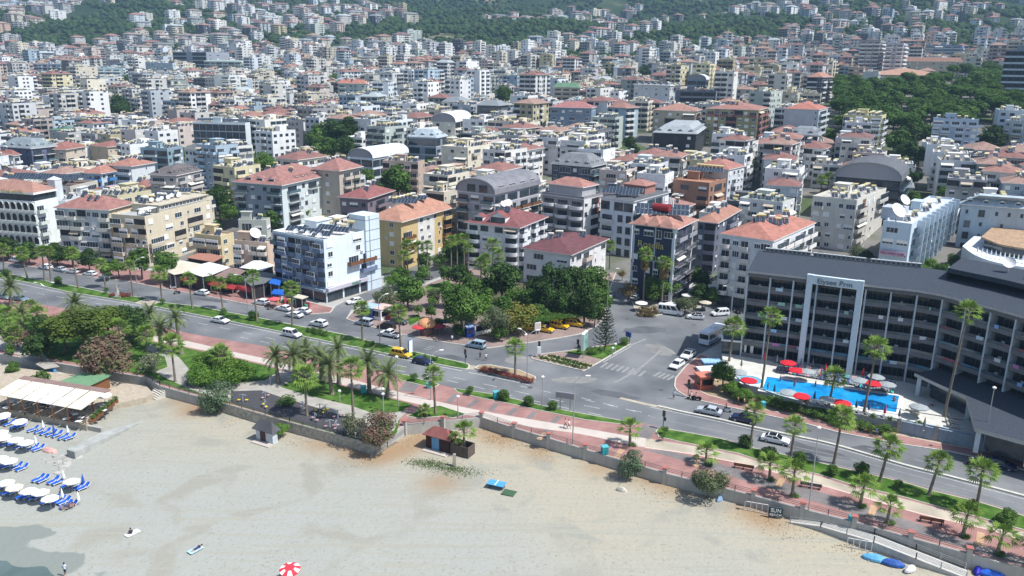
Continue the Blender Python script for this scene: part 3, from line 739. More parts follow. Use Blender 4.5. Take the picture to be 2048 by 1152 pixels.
def facade(root, side, W_, z0, n, fh, rows, st, rg):
 if not rows: return
 for i in range(n):
  row = rows[min(n - 1 - i, len(rows) - 1)]
  tot = sum(WT.get(c, 1.) for c in row); s = 0
  for c in row:
   cw = WT.get(c, 1.) / tot * W_; m = s + cw / 2; s += cw
   z = z0 + i * fh
   add = lambda me, nm, dz=0., out=0., col=None, ds=0.: put(root, me, nm, side, m + ds, z + dz, out, col)
   dk = st.get('dark', False)
   if c == 'w': add(me_window(q1(min(1.6, cw * .62)), 1.4, dk, 2, rg.choice([0, 0, 0, .4, .95])), 'window', .95)
   elif c == 'v': add(me_window(q1(min(.9, cw * .7)), 1.2, dk, 1), 'window', 1.1)
   elif c == 'W': add(me_window(q1(min(3.2, cw * .8)), 1.6, dk, 3, rg.choice([0, 0, .3, .6])), 'window', .8)
   elif c == 't': add(me_window(q1(min(1.8, cw * .66)), 2.2, dk, 2), 'window', .35)
   elif c == 's': add(me_window(q1(min(1.9, cw * .7)), 1.5, dk, 2, .95), 'window', .9)
   elif c == 'S': add(me_window(q1(cw * .94), q1(fh * .72), dk, max(2, int(cw / 1.1))), 'window', .3)
   elif c == 'k': add(me_window(q1(cw * .97), q1(fh * .9), True, max(2, int(cw / 1.3))), 'window', .1)
   elif c == 'a': add(me_arch(q1(cw * .8), q1(fh * .86)), 'arched_balcony', .1, 0, st['bal'])
   elif c == 'B':
    w_ = q1(cw * .9); add(me_balcony(w_, 1.2, 'b'), 'balcony', 0, 0, st['bal'])
    add(me_window(w_, q1(fh - 1.35), dk, max(3, int(w_ / .9)), rg.choice([0, 0, .5])), 'balcony_glazing', .95, 1.08)
    put(root, me_window(1.2, q1(fh - 1.35), dk, 2), 'balcony_glazing', side, m, z + .95, .6, None) if False else None
   elif c in 'bgrxc':
    w_ = q1(cw * .9); d_ = st.get('bd', 1.3)
    add(me_balcony(w_, d_ if c != 'c' else d_ + .4, c), 'balcony', 0, 0, st['bal'])
    add(me_door(q1(w_ * .8), 2.2, dk), 'balcony_door', .02)
    if rg.random() < st.get('awn', .1): add(me_awning(q1(w_ * .95)), 'awning', .1, 0, rg.choice([(.7, .68, .6), (.75, .73, .68), (.5, .42, .33)]))
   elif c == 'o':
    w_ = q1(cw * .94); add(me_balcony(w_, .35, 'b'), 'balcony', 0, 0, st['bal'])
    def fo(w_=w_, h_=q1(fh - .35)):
     b = MB(); b.box(-w_ / 2, w_ / 2, -.06, .02, .0, h_, 0); return b.mesh('loggia_shade_panel', [M_DARK])  # flat dark panel, painted as the shade of a recessed loggia
    add(cached(('log', w_, q1(fh)), fo), 'loggia_shade_panel', .02)
   if c in 'wWsv' and rg.random() < st.get('ac', .12): add(me_ac(), 'air_conditioner', .1, 0, None, cw * .3)
 for f0, f1, col in st.get('bands' + side, []):
  b = MB(); zt = z0 + n * fh; h_ = .05
  if side == 'R': b.box(W_ * f0, W_ * f1, -h_, 0, st.get('bz', z0), zt, 0)
  else: b.box(-h_, 0, W_ * f0, W_ * f1, st.get('bz', z0), zt, 0)
  b.build('facade_panel', M_PLAST, root, color=col)
 if st.get('belts'):
  b = MB()
  for i in range(1, n + 1):
   z = z0 + i * fh
   if side == 'R': b.box(0, W_, -.07, 0, z - .22, z, 0)
   else: b.box(-.07, 0, 0, W_, z - .22, z, 0)
  b.build('string_course', M_PLAST, root, color=st['belts'])
def put(root, me, nm, side, s, z, out=0., col=None):
 if side == 'R': return place(me, nm, root, (s, -out, z), 0, col)
 return place(me, nm, root, (-out, s, z), -pi / 2, col)
def rect_walls(b, w, d, z0, z1, mi=0, par=.6, slab=True, mt=1):
 b.box(0, w, 0, d, z0, z1, mi) if par == 0 else None
 if par:
  o = [(0, 0), (w, 0), (w, d), (0, d)]; t = .22; i_ = [(t, t), (w - t, t), (w - t, d - t), (t, d - t)]
  for k in range(4):
   p, q, r_, s_ = o[k], o[(k + 1) % 4], i_[(k + 1) % 4], i_[k]
   b.face([(*p, z0), (*q, z0), (*q, z1), (*p, z1)], mi)
   b.face([(*p, z1), (*q, z1), (*r_, z1), (*s_, z1)], mi)
   b.face([(*s_, z1), (*r_, z1), (*r_, z1 - par), (*s_, z1 - par)], mi)
def roof_hip(b, x0, x1, y0, y1, z, rise, over=.7, mi=0, mf=1, th=.22, col=None, hipk=1.):
 x0 -= over; x1 += over; y0 -= over; y1 += over
 w, d = x1 - x0, y1 - y0; k = min(w, d) / 2 * hipk
 if w >= d: A, B_ = ((x0 + k, (y0 + y1) / 2), (x1 - k, (y0 + y1) / 2))
 else: A, B_ = (((x0 + x1) / 2, y0 + k), ((x0 + x1) / 2, y1 - k))
 zt = z + rise + th
 c = [(x0, y0), (x1, y0), (x1, y1), (x0, y1)]; ze = z + th
 E_ = [(*p, ze) for p in c]; a = (*A, zt); bb = (*B_, zt)
 if w >= d: fs = [[E_[0], E_[1], bb, a], [E_[1], E_[2], bb], [E_[2], E_[3], a, bb], [E_[3], E_[0], a]]
 else: fs = [[E_[0], E_[1], a], [E_[1], E_[2], bb, a], [E_[2], E_[3], bb], [E_[3], E_[0], a, bb]]
 for f in fs: b.face(f, mi, col)
 for i in range(4):
  p, q = c[i], c[(i + 1) % 4]; b.face([(*p, z), (*q, z), (*q, ze), (*p, ze)], mf, (.6, .58, .55))
 b.face([(*p, z) for p in c[::-1]], mf, (.6, .58, .55))
def roof_barrel(b, w, d, z, rise, axis='x', over=.4, mi=0, me_=1, n=12, lo=.0):
 """barrel vault; axis along local x (R edge) or y"""
 W2_, L_ = (d, w) if axis == 'x' else (w, d)
 prof = []
 for k in range(n + 1):
  a = pi * k / n; prof.append((W2_ / 2 - cos(a) * (W2_ / 2 + over), z + lo + rise * sin(a) ** .8 if 0 < k < n else z + lo))
 P = lambda s, t, zz: (t, s, zz) if axis == 'x' else (s, t, zz)
 for k in range(n):
  (s0, z0), (s1, z1) = prof[k], prof[k + 1]
  f = [P(s0, -over, z0), P(s1, -over, z1), P(s1, L_ + over, z1), P(s0, L_ + over, z0)]
  if axis == 'x': f = f[::-1]
  b.face(f, mi)
 for t in (0., L_):
  poly = [P(s, t, zz) for s, zz in prof]
  if (t == 0.) == (axis == 'x'): poly = poly[::-1]
  b.face(poly, me_)
 for t in (-over, L_ + over):
  for k in range(n):
   (s0, z0), (s1, z1) = prof[k], prof[k + 1]
   b.face([P(s0, t, z0), P(s1, t, z1), P(s1, t, z1 - .35), P(s0, t, z0 - .35)], 2)
   b.face([P(s0, t, z0), P(s1, t, z1), P(s1, t, z1 - .35), P(s0, t, z0 - .35)][::-1], 2)
def roof_mansard(b, w, d, z, rise, inset, over=.5, mi=0, mf=1, top=None):
 o = [(-over, -over), (w + over, -over), (w + over, d + over), (-over, d + over)]
 i_ = [(inset, inset), (w - inset, inset), (w - inset, d - inset), (inset, d - inset)]
 for k in range(4):
  p, q, r_, s_ = o[k], o[(k + 1) % 4], i_[(k + 1) % 4], i_[k]
  b.face([(*p, z), (*q, z), (*q, z + .25), (*p, z + .25)], mf)
  b.face([(*p, z + .25), (*q, z + .25), (*r_, z + rise), (*s_, z + rise)], mi)
 b.face([(*p, z + rise) for p in i_], top if top is not None else mi)
def dormer(root, side, s, z, out, w=1.8, h=1.4, dpt=2.2, col=(.75, .75, .75), rc=(.3, .1, .07)):
 def f():
  b = MB(); b.box(-w / 2, w / 2, 0, dpt, 0, h, 0)
  b.face([(-w / 2 + .15, -.02, .15), (w / 2 - .15, -.02, .15), (w / 2 - .15, -.02, h - .15), (-w / 2 + .15, -.02, h - .15)], 1)
  for sg in (-1, 1):
   q = [(sg * (w / 2 + .2), -.25, h - .1), (0, -.25, h + w * .3), (0, dpt, h + w * .3), (sg * (w / 2 + .2), dpt, h - .1)]
   b.face(q if sg < 0 else q[::-1], 2);
  b.face([(-w / 2, -.01, h), (w / 2, -.01, h), (0, -.01, h + w * .28)], 0)
  return b.mesh('dormer', [M_WHITE, M_GLASS, M_TILE])
 return put(root, cached(('dor', w, h, dpt), f), 'dormer', side, s, z, out, rc)
def text_mesh(body, size, ext, m, align='LEFT'):
 tx = bpy.data.curves.new('letters', 'FONT'); tx.body = body; tx.size = size; tx.extrude = ext; tx.align_x = align
 o = bpy.data.objects.new('letters_tmp', tx); COL.objects.link(o); bpy.context.view_layer.update()
 me = bpy.data.meshes.new_from_object(o.evaluated_get(bpy.context.evaluated_depsgraph_get()))
 bpy.data.objects.remove(o); me.materials.clear(); me.materials.append(m)
 return me
def letters(parent, body, size, m, loc, side='R', align='CENTER', ext=.04, name='sign_letters'):
 o = place(text_mesh(body, size, ext, m, align), name, parent, loc); o.rotation_euler = (pi / 2, 0, -pi / 2 if side == 'L' else 0)
 return o
HEROS = []
OCC = []
PROT = []
def corner_of(top, H):
 d = ray(*top); t = 80.
 while t < 3500:
  p = CAM + d * t
  if p.z - H <= T(p.x, p.y): break
  t += .4 + t * .002
 return Vector((p.x, p.y, T(p.x, p.y)))
def frame_of(top, lc, rc, H, ang=None):
 N_ = corner_of(top, H); zz = N_.z + H
 L_ = Vector((G(*lc, zz) - N_)[:2]); R_ = Vector((G(*rc, zz) - N_)[:2])
 aR = atan2(R_.y, R_.x); aL = atan2(L_.y, L_.x)
 wl, wr = L_.length, R_.length
 if ang is None:
  a1, a2 = aR, aL - pi / 2
  ang = (a1 * wr + a2 * wl) / (wl + wr) if abs(a1 - a2) < 1.3 else radians(60)
  lo = radians(52) if N_.y < 330 else radians(45); ang = max(lo, min(radians(92), ang))
 else: ang = radians(ang)
 X = Vector((cos(ang), sin(ang))); Y = Vector((-sin(ang), cos(ang)))
 def solve(D, px):
  lo, hi = 1., 90.
  s = 1 if proj((N_.x + D.x * 5, N_.y + D.y * 5, zz))[0] > proj((N_.x, N_.y, zz))[0] else -1
  for _ in range(30):
   m = (lo + hi) / 2; x = proj((N_.x + D.x * m, N_.y + D.y * m, zz))[0]
   if (x < px) == (s > 0): lo = m
   else: hi = m
  return lo
 wR = solve(X, rc[0]); wL = solve(Y, lc[0])
 return N_, ang, max(4, min(wR, 60)), max(4, min(wL, 60))
def base_z(N_, ang, wR, wL):
 X = Vector((cos(ang), sin(ang))); Y = Vector((-sin(ang), cos(ang)))
 return min(T(N_.x + X.x * a * wR + Y.x * b_ * wL, N_.y + X.y * a * wR + Y.y * b_ * wL) for a in (0, 1) for b_ in (0, 1)) - .3
CREAMS = [(.62, .53, .26), (.66, .60, .42), (.72, .70, .64), (.70, .68, .60)]
def heaters(root, w, d, z, n, rg, ang, x0=1., y0=1., kinds=(0, 1, 2)):
 """scatter water heaters in loose rows, all facing the sun"""
 cols = max(1, int((w - 2 * x0) / 2.3)); rows = max(1, int((d - 2 * y0) / 2.6))
 cells = [(i, j) for j in range(rows) for i in range(cols)]; rg.shuffle(cells)
 face = radians(-12) - ang
 for i, j in cells[:n]:
  x = x0 + (i + .5) * (w - 2 * x0) / cols + rg.uniform(-.2, .2); y = y0 + (j + .5) * (d - 2 * y0) / rows + rg.uniform(-.2, .2)
  k = rg.random()
  if k < .68: place(me_heater(rg.choice(kinds)), 'solar_water_heater', root, (x, y, z), face + rg.uniform(-.1, .1), rg.choice(CREAMS))
  elif k < .85: place(me_tank(), 'water_tank', root, (x, y, z), face + rg.uniform(-.4, .4), rg.choice(CREAMS))
  else: place(me_dish(rg.choice([.4, .5, .6])), 'satellite_dish', root, (x, y, z), face + .3)
def building(name, label, cat, N_, ang, w, d, H, n, L, R, col, roof, st=None, seed=0, land=None, heat=0, gh=0., group=None, autolook=None, penthouse=True):
 """near corner N_, local x along the right-hand edge (w), local y along the left-hand edge (d)"""
 st = dict(st or {}); st.setdefault('bal', tuple(min(.8, c * 1.06) for c in col)); rg = random.Random(seed)
 zb = base_z(N_, ang, w, d)
 root = thing(name, label, cat, (N_.x, N_.y, N_.z), ang, group)
 zb -= N_.z
 if autolook: auto(root, autolook, (N_.x, N_.y, N_.z + H))
 kind = roof[0]
 b = MB(); flat = kind == 'flat'
 if flat: rect_walls(b, w, d, zb, H, 0, .6)
 else: b.box(0, w, 0, d, zb, H, 0)
 b.build('wall', M_PLAST, root, color=col)
 fh = (H - gh - (.7 if flat else .1)) / n
 facade(root, 'L', d, gh, n, fh, L, st, rg); facade(root, 'R', w, gh, n, fh, R, st, rg)
 if gh:
  for side, ln in (('L', d), ('R', w)):
   k = max(1, int(ln / 4.5)); sw = q1(ln / k * .9)
   for i in range(k): put(root, me_window(sw, q1(gh - .7), True, 3), 'shop_window', side, (i + .5) * ln / k, .1, .0)
 rc_ = roof[1] if len(roof) > 1 else (.45, .44, .42)
 zr = H
 if flat:
  zr = H - .6; b = MB(); b.face([(.22, .22, zr), (w - .22, .22, zr), (w - .22, d - .22, zr), (.22, d - .22, zr)])
  b.build('roof', M_ROOFG, root, color=rc_)
  if penthouse:
   pw, pd = min(5., w * .35), min(4.5, d * .35); px_, py_ = w * rg.uniform(.3, .6), d * rg.uniform(.35, .6)
   b = MB(); b.box(px_, px_ + pw, py_, py_ + pd, zr, zr + 2.7, 0); b.box(px_ - .3, px_ + pw + .3, py_ - .3, py_ + pd + .3, zr + 2.7, zr + 2.9, 0, bottom=True)
   b.face([(px_ + 1, py_ - .02, zr), (px_ + 2, py_ - .02, zr), (px_ + 2, py_ - .02, zr + 2), (px_ + 1, py_ - .02, zr + 2)], 1)
   b.build('stair_tower', [M_PLAST, M_DARK], root, color=tuple(c * .97 for c in col))
 elif kind == 'hip':
  over = roof[3] if len(roof) > 3 else .8
  b = MB(); roof_hip(b, 0, w, 0, d, H, roof[2], over, 0, 1); b.build('roof', [M_TILE, M_TRIM], root, color=rc_)
 elif kind == 'barrel':
  b = MB(); roof_barrel(b, w, d, H, roof[2], roof[3], .5, 0, 1); b.build('roof', [M_ROOFG, mat('gable_plaster', (.30, .30, .33), .8), M_WHITE], root, color=rc_)
 elif kind == 'mansard':
  b = MB(); roof_mansard(b, w, d, H, roof[2], roof[3], .6, 0, 1); b.build('roof', [M_ROOFG if roof[4] == 'g' else M_TILE, M_TRIM], root, color=rc_)
  for side, ln in (('L', d), ('R', w)):
   k = max(1, int(ln / 4.2))
   for i in range(k): dormer(root, side, (i + .5) * ln / k, H + .35, -.15 - roof[3] * .12, 1.7, 1.3, roof[3] * .8, rc=rc_)
 if kind == 'hip' and not heat and N_.y < 420: heat = 4
 if heat:
  if flat: heaters(root, w, d, zr, heat, rg, ang)
  elif kind == 'hip':
   for i in range(heat):
    x, y = w * rg.uniform(.25, .75), d * rg.uniform(.25, .75)
    k = min(min(x, w - x), min(y, d - y)) / (min(w, d) / 2); place(me_heater(rg.choice((0, 1))), 'solar_water_heater', root, (x, y, H + .1 + roof[2] * min(1, k) * .95), radians(-12) - ang, rg.choice(CREAMS))
 cx = N_.x + cos(ang) * w / 2 - sin(ang) * d / 2; cy = N_.y + sin(ang) * w / 2 + cos(ang) * d / 2
 OCC.append((cx, cy, hypot(w, d) / 2 * .92))
 if land: LAND.append((land, *proj((N_.x, N_.y, N_.z + H))[:2]))
 return root, w, d, zr
def hero(label, top, lc, rc, H, n, L, R, col, roof, st=None, ang=None, land=None, heat=0, gh=0., name='apartment_building', cat='apartment building', prot=1., penthouse=True, seed=None, grow=0.):
 N_, a, w, d = frame_of(top, lc, rc, H, ang); d += grow
 PROT.append((min(lc[0], top[0]), max(rc[0], top[0]), min(lc[1], rc[1]), top[1] + prot * (.8 if N_.y < 255 else .48) * H * F / proj(N_)[2], N_.y - 2))
 return building(name, label, cat, N_, a, w, d, H, n, L, R, col, roof, st, seed if seed is not None else len(HEROS) * 7 + 3, land, heat, gh, penthouse=penthouse)
# ------------------------------------------------------------------ the recognisable buildings, nearest first
W0 = (.70, .71, .72); CRM = (.62, .56, .43); ORG = (.36, .20, .16); RED = (.31, .155, .135); MAR = (.15, .065, .07); SLATE = (.13, .135, .15); DKG = (.10, .105, .12)
PBL = (.50, .58, .66); GREY = (.36, .37, .39)
r_, w_, d_, z_ = hero('white hotel with rows of arched balconies and orange tiled roof at the left edge', (69, 404), (0, 398), (114, 394), 15.0, 4,
  ['aaaaaaaaaaaa'], ['b....'], (.76, .79, .78), ('none',), dict(bal=(.6, .64, .6), ac=0), land='the arcaded hotel', grow=16, name='hotel', cat='hotel')
b = MB(); b.box(.4, w_ - .4, .4, d_ - .4, 15.0, 17.2, 0); b.build('gallery', M_GLASS, r_)
b = MB(); roof_hip(b, 0, w_, 0, d_, 17.2, 2.8, .3, 0, 1, .7); b.build('roof', [M_TILE, M_WHITE], r_, color=ORG)
b = MB(); b.box(w_ + .3, w_ + 3.3, .4, 3.4, -.2, 20.5, 0); roof_hip(b, w_ + .3, w_ + 3.3, .4, 3.4, 20.5, 1., .1, 0, 0); b.build('chimney_tower', M_PLAST, r_, color=(.6, .64, .66))
letters(r_, 'VIEW STAR HOTEL', 1.6, mat('brass_letters', (.42, .36, .10), .4), (-.35, 3.2, 17.35), 'L', 'RIGHT')
hero('long white wing with a band of dark windows behind the arcaded hotel', (131, 402), (118, 399), (203, 376), 13.5, 4, ['W'], ['WWWWW', 'WWbWW'], (.66, .69, .69), ('flat', (.4, .4, .4)), land=None, heat=3, name='hotel_wing', cat='hotel wing')
hero('apartment block with red tiled roof, half-round tower windows and cream awning beside the arcaded hotel', (217, 421), (113, 413), (268, 404), 15.6, 5, ['bWwobB', 'bswbB', 'bWWbo', 'bBWwb', 'bBwWb'], ['v.', 'v.'],
  (.58, .63, .66), ('hip', RED, 3.2, .7), dict(bal=(.55, .55, .5), awn=.25, bandsR=[(0, 1, (.62, .52, .36))]), land='the red-roofed seafront block', heat=8)
r_, w_, d_, z_ = hero('long sand-coloured apartment block crowded with satellite dishes on its flat roof', (289, 433), (222, 426), (423, 399), 15.2, 5, ['oWB', 'oWBo', 'wwoB', 'oWsB'],
  ['s.wWvWw', 'v.Wwos', 'Bs.ovWB', 'BWwBws', 's.wWWw'], (.60, .53, .40), ('flat', (.38, .40, .40)), dict(bal=(.5, .43, .32), ac=.3, dark=False), land='the sand-coloured block', heat=0)
b = MB(); b.box(8, w_ - .3, 1.5, d_ - .5, 14.6, 16.9, 0); b.box(7.6, w_ + .1, 1.0, d_ - .1, 16.9, 17.15, 0, bottom=True); b.build('attic_storey', M_PLAST, r_, color=(.5, .45, .35))
for i in range(12): put(r_, me_window(1.4, 1., False, 2), 'window', 'R', 9.5 + i * (w_ - 11) / 12, 15.6, -1.5)
rg = random.Random(4)
for i in range(13): place(me_dish(rg.choice([.6, .7, .55])), 'satellite_dish', r_, (4.5 + i * 1.5, d_ * .45 + rg.uniform(-1, 1), 17.15 if i > 3 else 14.6), radians(-30))
for i in range(9): place(me_heater(rg.choice((0, 2))), 'solar_water_heater', r_, (9 + rg.random() * (w_ - 12), d_ * rg.uniform(.5, .85), 17.15), radians(-70), rg.choice(CREAMS))
for i in range(3): place(me_array(6), 'solar_array', r_, (12 + i * 8, d_ * .75, 17.15), radians(-70))
b = MB(); b.box(1, 6, .5, 3.5, 16.8, 16.95, 0, bottom=True)
for x, y in ((1.1, .6), (5.9, .6), (1.1, 3.4), (5.9, 3.4)): b.box(x - .08, x + .08, y - .08, y + .08, 14.6, 16.8, 1)
b.build('terrace_canopy', [M_WHITE, M_RAIL], r_)
hero('low cream apartment house with enclosed balconies and vine-covered roof', (441, 472), (388, 465), (467, 463), 9.6, 3, ['BB', 'bb'], ['w.', 'w.'], (.62, .52, .32), ('flat', (.6, .5, .4)), dict(bal=(.6, .5, .35)), land='the low cream house', heat=4)
r_, w_, d_, z_ = hero('low pinkish apartment house with big mesh dish and laundry on its balconies', (534, 486), (468, 479), (549, 478), 9.4, 3, ['bbsB', 'bbnB'], ['..'], (.60, .45, .35), ('flat', (.62, .60, .56)), dict(bal=(.6, .52, .46)), land='the low pink house', heat=3)
place(me_dish(1.7), 'satellite_dish', r_, (2.5, d_ * .5, z_), 0)
hero('small grey-green house with glazed oriel windows among trees', (532, 440), (440, 437), (534, 436), 8.5, 2, ['.WB.'], ['W'], (.48, .50, .45), ('flat', (.5, .5, .46)), dict(bal=(.62, .62, .55)), heat=5, grow=-6)
BLU = (.155, .20, .30)
r_, w_, d_, z_ = hero('blue and white corner apartment block with rooftop solar collectors and shops at street level', (647, 480), (545, 462), (747, 458), 16.6, 5,
  ['BWoWoBg', 'oBoWoBo', 'oWoBoWo', 'oBoWBWo', 'oWoBoWo'], ['s..|Ws', 'w..|ww', 'w..|xx', 'w..|sb', 's..|nn'], (.68, .75, .80), ('flat', (.62, .61, .60)),
  dict(bal=BLU, ac=.35, awn=0), gh=3.2, land='the blue-white corner block', heat=0)
for i in range(6): place(me_array(5), 'solar_array', r_, (2.8 + (i // 3) * 6.2, 3.2 + (i % 3) * 5.0, z_ + .1), radians(-72))
for i in range(8): place(me_heater(2) if i % 3 == 0 else me_tank(), 'water_tank', r_, (w_ - 5.5 + rg.uniform(-.8, .8), 3 + i * 1.9, z_ + 1.0), radians(-60), CREAMS[i % 3])
for i in range(5): place(me_dish(.75), 'satellite_dish', r_, (1.6, 3 + i * 2.2, z_), radians(-50))
b = MB(); b.box(w_ - 3.5, w_ + 1.8, -.5, 5.5, 0, 20.5, 0)
for i in range(7): b.box(w_ - 3.55, w_ + 1.85, -.56, 5.56, 2.4 + i * 2.8, 2.55 + i * 2.8, 1)
b.box(w_ - 2.2, w_ - 1.9, -.56, -.5, 0, 20.4, 1); b.build('stair_tower', [M_PLAST, mat('grey_band', (.28, .31, .35))], r_, color=(.62, .72, .80))
b = MB()
for s, ln in (('L', d_), ('R', w_ - 3.5)):
 if s == 'L': b.box(-1.0, -.05, 0, ln, 3.0, 3.6, 0, bottom=True)
 else: b.box(0, ln, -.9, -.05, 3.0, 3.9, 1, bottom=True)
b.build('shop_fascia', [mat('fascia_blue', (.30, .40, .45), .6), mat('fascia_lilac', (.50, .48, .55), .6)], r_)
letters(r_, 'MARKET', .9, mat('green_letters', (.05, .25, .12), .5), (w_ - 8, -.95, 3.12), 'R')
b = MB(); b.box(-.06, 0, 0, d_, 3.4, 16.0, 0); b.build('facade_panel', M_PLAST, r_, color=(.33, .40, .50))
r_, w_, d_, z_ = hero('ochre yellow and white apartment block with bright orange hipped roof', (802, 444), (768, 440), (905, 415), 14.2, 5, ['w.', 'w.', 'w.'], ['n.www.b', 'x.ww.wx', 'x.ww.vx', 'b.ww.wx'], (.58, .44, .22),
  ('hip', (.42, .225, .16), 3.4, 1.1), dict(bal=(.55, .42, .2), awn=.3, ac=.1, bandsR=[(.03, .1, (.58, .43, .20)), (.3, .62, (.68, .66, .62)), (.62, .72, (.58, .43, .20))]), land='the yellow block', heat=0, grow=5)
place(me_array(9), 'solar_array', r_, (w_ * .35, d_ * .55, 17.2), radians(-75)); place(me_array(7), 'solar_array', r_, (w_ * .62, d_ * .6, 17.2), radians(-75))
for i in range(6): place(me_heater(2), 'solar_water_heater', r_, (w_ * .3 + i * 2., d_ * .75, 17.6), radians(-60), CREAMS[i % 3])
r_, w_, d_, z_ = hero('white apartment block with wine-red hipped roof and big glazed roof dormer', (1037, 456), (935, 443), (1090, 431), 13.8, 5, ['cW.Wb', 'cs.Wc', 'cW.sc', 'cW.Wc'], ['b.vb|c', 'b.wb|c', 'b.vs|c'], (.70, .72, .74),
  ('hip', (.21, .085, .085), 3.6, .9), dict(bal=(.66, .67, .68), ac=.1, dark=True, bandsR=[(.08, .14, (.38, .35, .32))]), land='the wine-red roofed block')
dormer(r_, 'L', d_ * .42, 14.3, -.6, 5., 2.0, 3., rc=(.24, .09, .085)); dormer(r_, 'L', d_ * .8, 14.3, -.6, 3., 1.5, 2.4, rc=(.24, .09, .085))
for i in range(3): place(me_dish(1.0), 'satellite_dish', r_, (w_ * (.45 + .1 * i), d_ * .55, 17.3), 0)
hero('three-storey white house with maroon tiled roof beside dark trees', (1141, 510), (1048, 496), (1213, 477), 9.8, 3, ['W.W.', 'W..W'], ['wWb.s.W', 'v.btv.w'], (.72, .72, .72), ('hip', MAR, 2.4, .8), dict(bal=(.6, .5, .45), ac=0), land='the maroon-roofed house', heat=4)
r_, w_, d_, z_ = hero('grey apartment block with barrel-vaulted roof and orange wooden balcony rails', (989, 389), (915, 379), (1078, 366), 19.0, 6, ['g|Wg', 'g|w.g', 'x|w.S', 'x|..S'], ['S|S|SS', 'x|x|xx', 'S|x|xS'], (.36, .36, .39),
  ('barrel', (.20, .20, .22), 4.6, 'x'), dict(bal=(.66, .67, .68), dark=True, ac=0, belts=(.66, .67, .68)), land='the barrel-roofed block')
put(r_, me_window(3., 2.2, True, 3), 'window', 'L', d_ * .3, 19.3, .1); put(r_, me_window(3., 2.2, True, 3), 'window', 'L', d_ * .62, 19.3, .1)
for i in range(4): put(r_, me_window(3.6, 1.9, False, 3), 'roof_window', 'R', w_ * (.15 + .23 * i), 19.5, -.1)
r_, w_, d_, z_ = hero('curved white apartment block with black balcony bands and red roof', (1168, 395), (1085, 377), (1206, 384), 17.5, 5, ['ccc', 'ccc'], ['w.ow', 'w.ow'], (.28, .27, .28), ('flat', (.5, .5, .5)),
  dict(bal=(.68, .68, .68), bd=1.6, dark=True, ac=0, belts=(.68, .68, .68), bandsR=[(0, .62, (.68, .68, .67)), (.66, .82, (.25, .08, .04)), (.86, 1, (.68, .68, .67))]), land='the curved black-and-white block', penthouse=False)
b = MB(); b.box(2.2, w_ - 1, 2.2, d_ - 1, 17, 20, 0); b.build('attic_storey', M_PLAST, r_, color=(.4, .4, .42))
b = MB(); roof_hip(b, 2.2, w_ - 1, 2.2, d_ - 1, 20, 2.2, .8, 0, 1); b.build('roof_tiles', [M_TILE, M_WHITE], r_, color=(.36, .185, .155))
r_, w_, d_, z_ = hero('white apartment block with black iron balconies and a field of solar collectors on its roof', (1267, 404), (1202, 394), (1338, 383), 18.0, 5, ['SS.S', 'tt|b', 'tt|b'], ['b.SSw', 'S..SSw', '.S.w'], (.70, .73, .77), ('hip', (.12, .125, .14), 1.2, .5),
  dict(bal=(.6, .6, .62), dark=True, ac=0, bandsR=[(0, .45, (.72, .73, .74))]), land='the white solar-roofed block')
for i in range(2):
 for j in range(2): place(me_array(6, 1), 'solar_array', r_, (3.4 + 2.6 * j, 3.6 + i * 5.9, 18.6 + j * .7), radians(-68))
b = MB(); b.box(w_ * .45, w_ * .75, 2, d_ - 2, 18, 21.3, 0); roof_hip(b, w_ * .45, w_ * .75, 2, d_ - 2, 21.3, 1.6, .5, 1, 0); b.build('attic_storey', [M_PLAST, M_TILE], r_, color=(.36, .185, .155))
r_, w_, d_, z_ = hero('dark blue hotel with white window frames, orange zigzag roof and solar array', (1351, 458), (1266, 447), (1388, 438), 20.0, 6, ['WtW|w', '......', 'wwww|w', 'w.ww.w', 'w.w.w', 'w.w.w'], ['b|b', 'r|r'], (.035, .045, .085), ('hip', (.38, .20, .16), 2.4, 1.),
  dict(bal=(.30, .30, .33), ac=.1, bandsL=[(0, .06, (.62, .68, .74)), (.44, .47, (.5, .55, .62)), (.94, 1, (.5, .55, .64))], bandsR=[(.0, .12, (.66, .7, .72)), (.85, 1, (.6, .62, .66))]), land='the dark blue hotel', name='hotel', cat='hotel')
for k in range(3):
 b = MB(); y0 = d_ * (.06 + .3 * k); roof_hip(b, -.4, 4.5, y0, y0 + d_ * .3, 20.0, 2.3, .6, 0, 1); b.build('roof_gable', [M_TILE, M_TRIM], r_, color=(.38, .20, .16))
place(me_array(13, 2), 'solar_array', r_, (5.6, d_ * .5, 21.6), radians(-70))
b = MB(); b.cyl((6, 4, 24), (6, 8.5, 24), 1.0, n=14); b.build('water_tank', mat('red_tank', (.28, .03, .03), .4), r_)
b = MB()
for k in range(5): b.cyl((8 + (k % 3) * .9, 4 + k * .8, 21), (8 + (k % 3) * .9, 4 + k * .8, 26 + k % 2), .07, n=5, mi=1); b.box(7.8 + (k % 3) * .9, 8.2 + (k % 3) * .9, 3.8 + k * .8, 4.1 + k * .8, 24, 26.2, 0)
b.build('antenna_mast', [M_WHITE, M_STEEL], r_)
letters(r_, 'Rosella', 2.5, mat('gold_letters', (.55, .45, .16), .5), (-.12, d_ * .55, 14.3), 'L')
r_, w_, d_, z_ = hero('pale grey apartment block with round corner balconies and red tiled roof', (1546, 484), (1442, 469), (1630, 448), 18.6, 5, ['BW.bWc', 'Bw.bWc', 'rw.bsc', 'rw.bsc'], ['BbBbb', 'BwBcb', 'BbBcb'], (.64, .66, .69), ('hip', (.40, .18, .14), 2.6, .3),
  dict(bal=(.60, .58, .56), ac=.15, bd=1.2), gh=3.4, land='the pale grey corner block', heat=12)
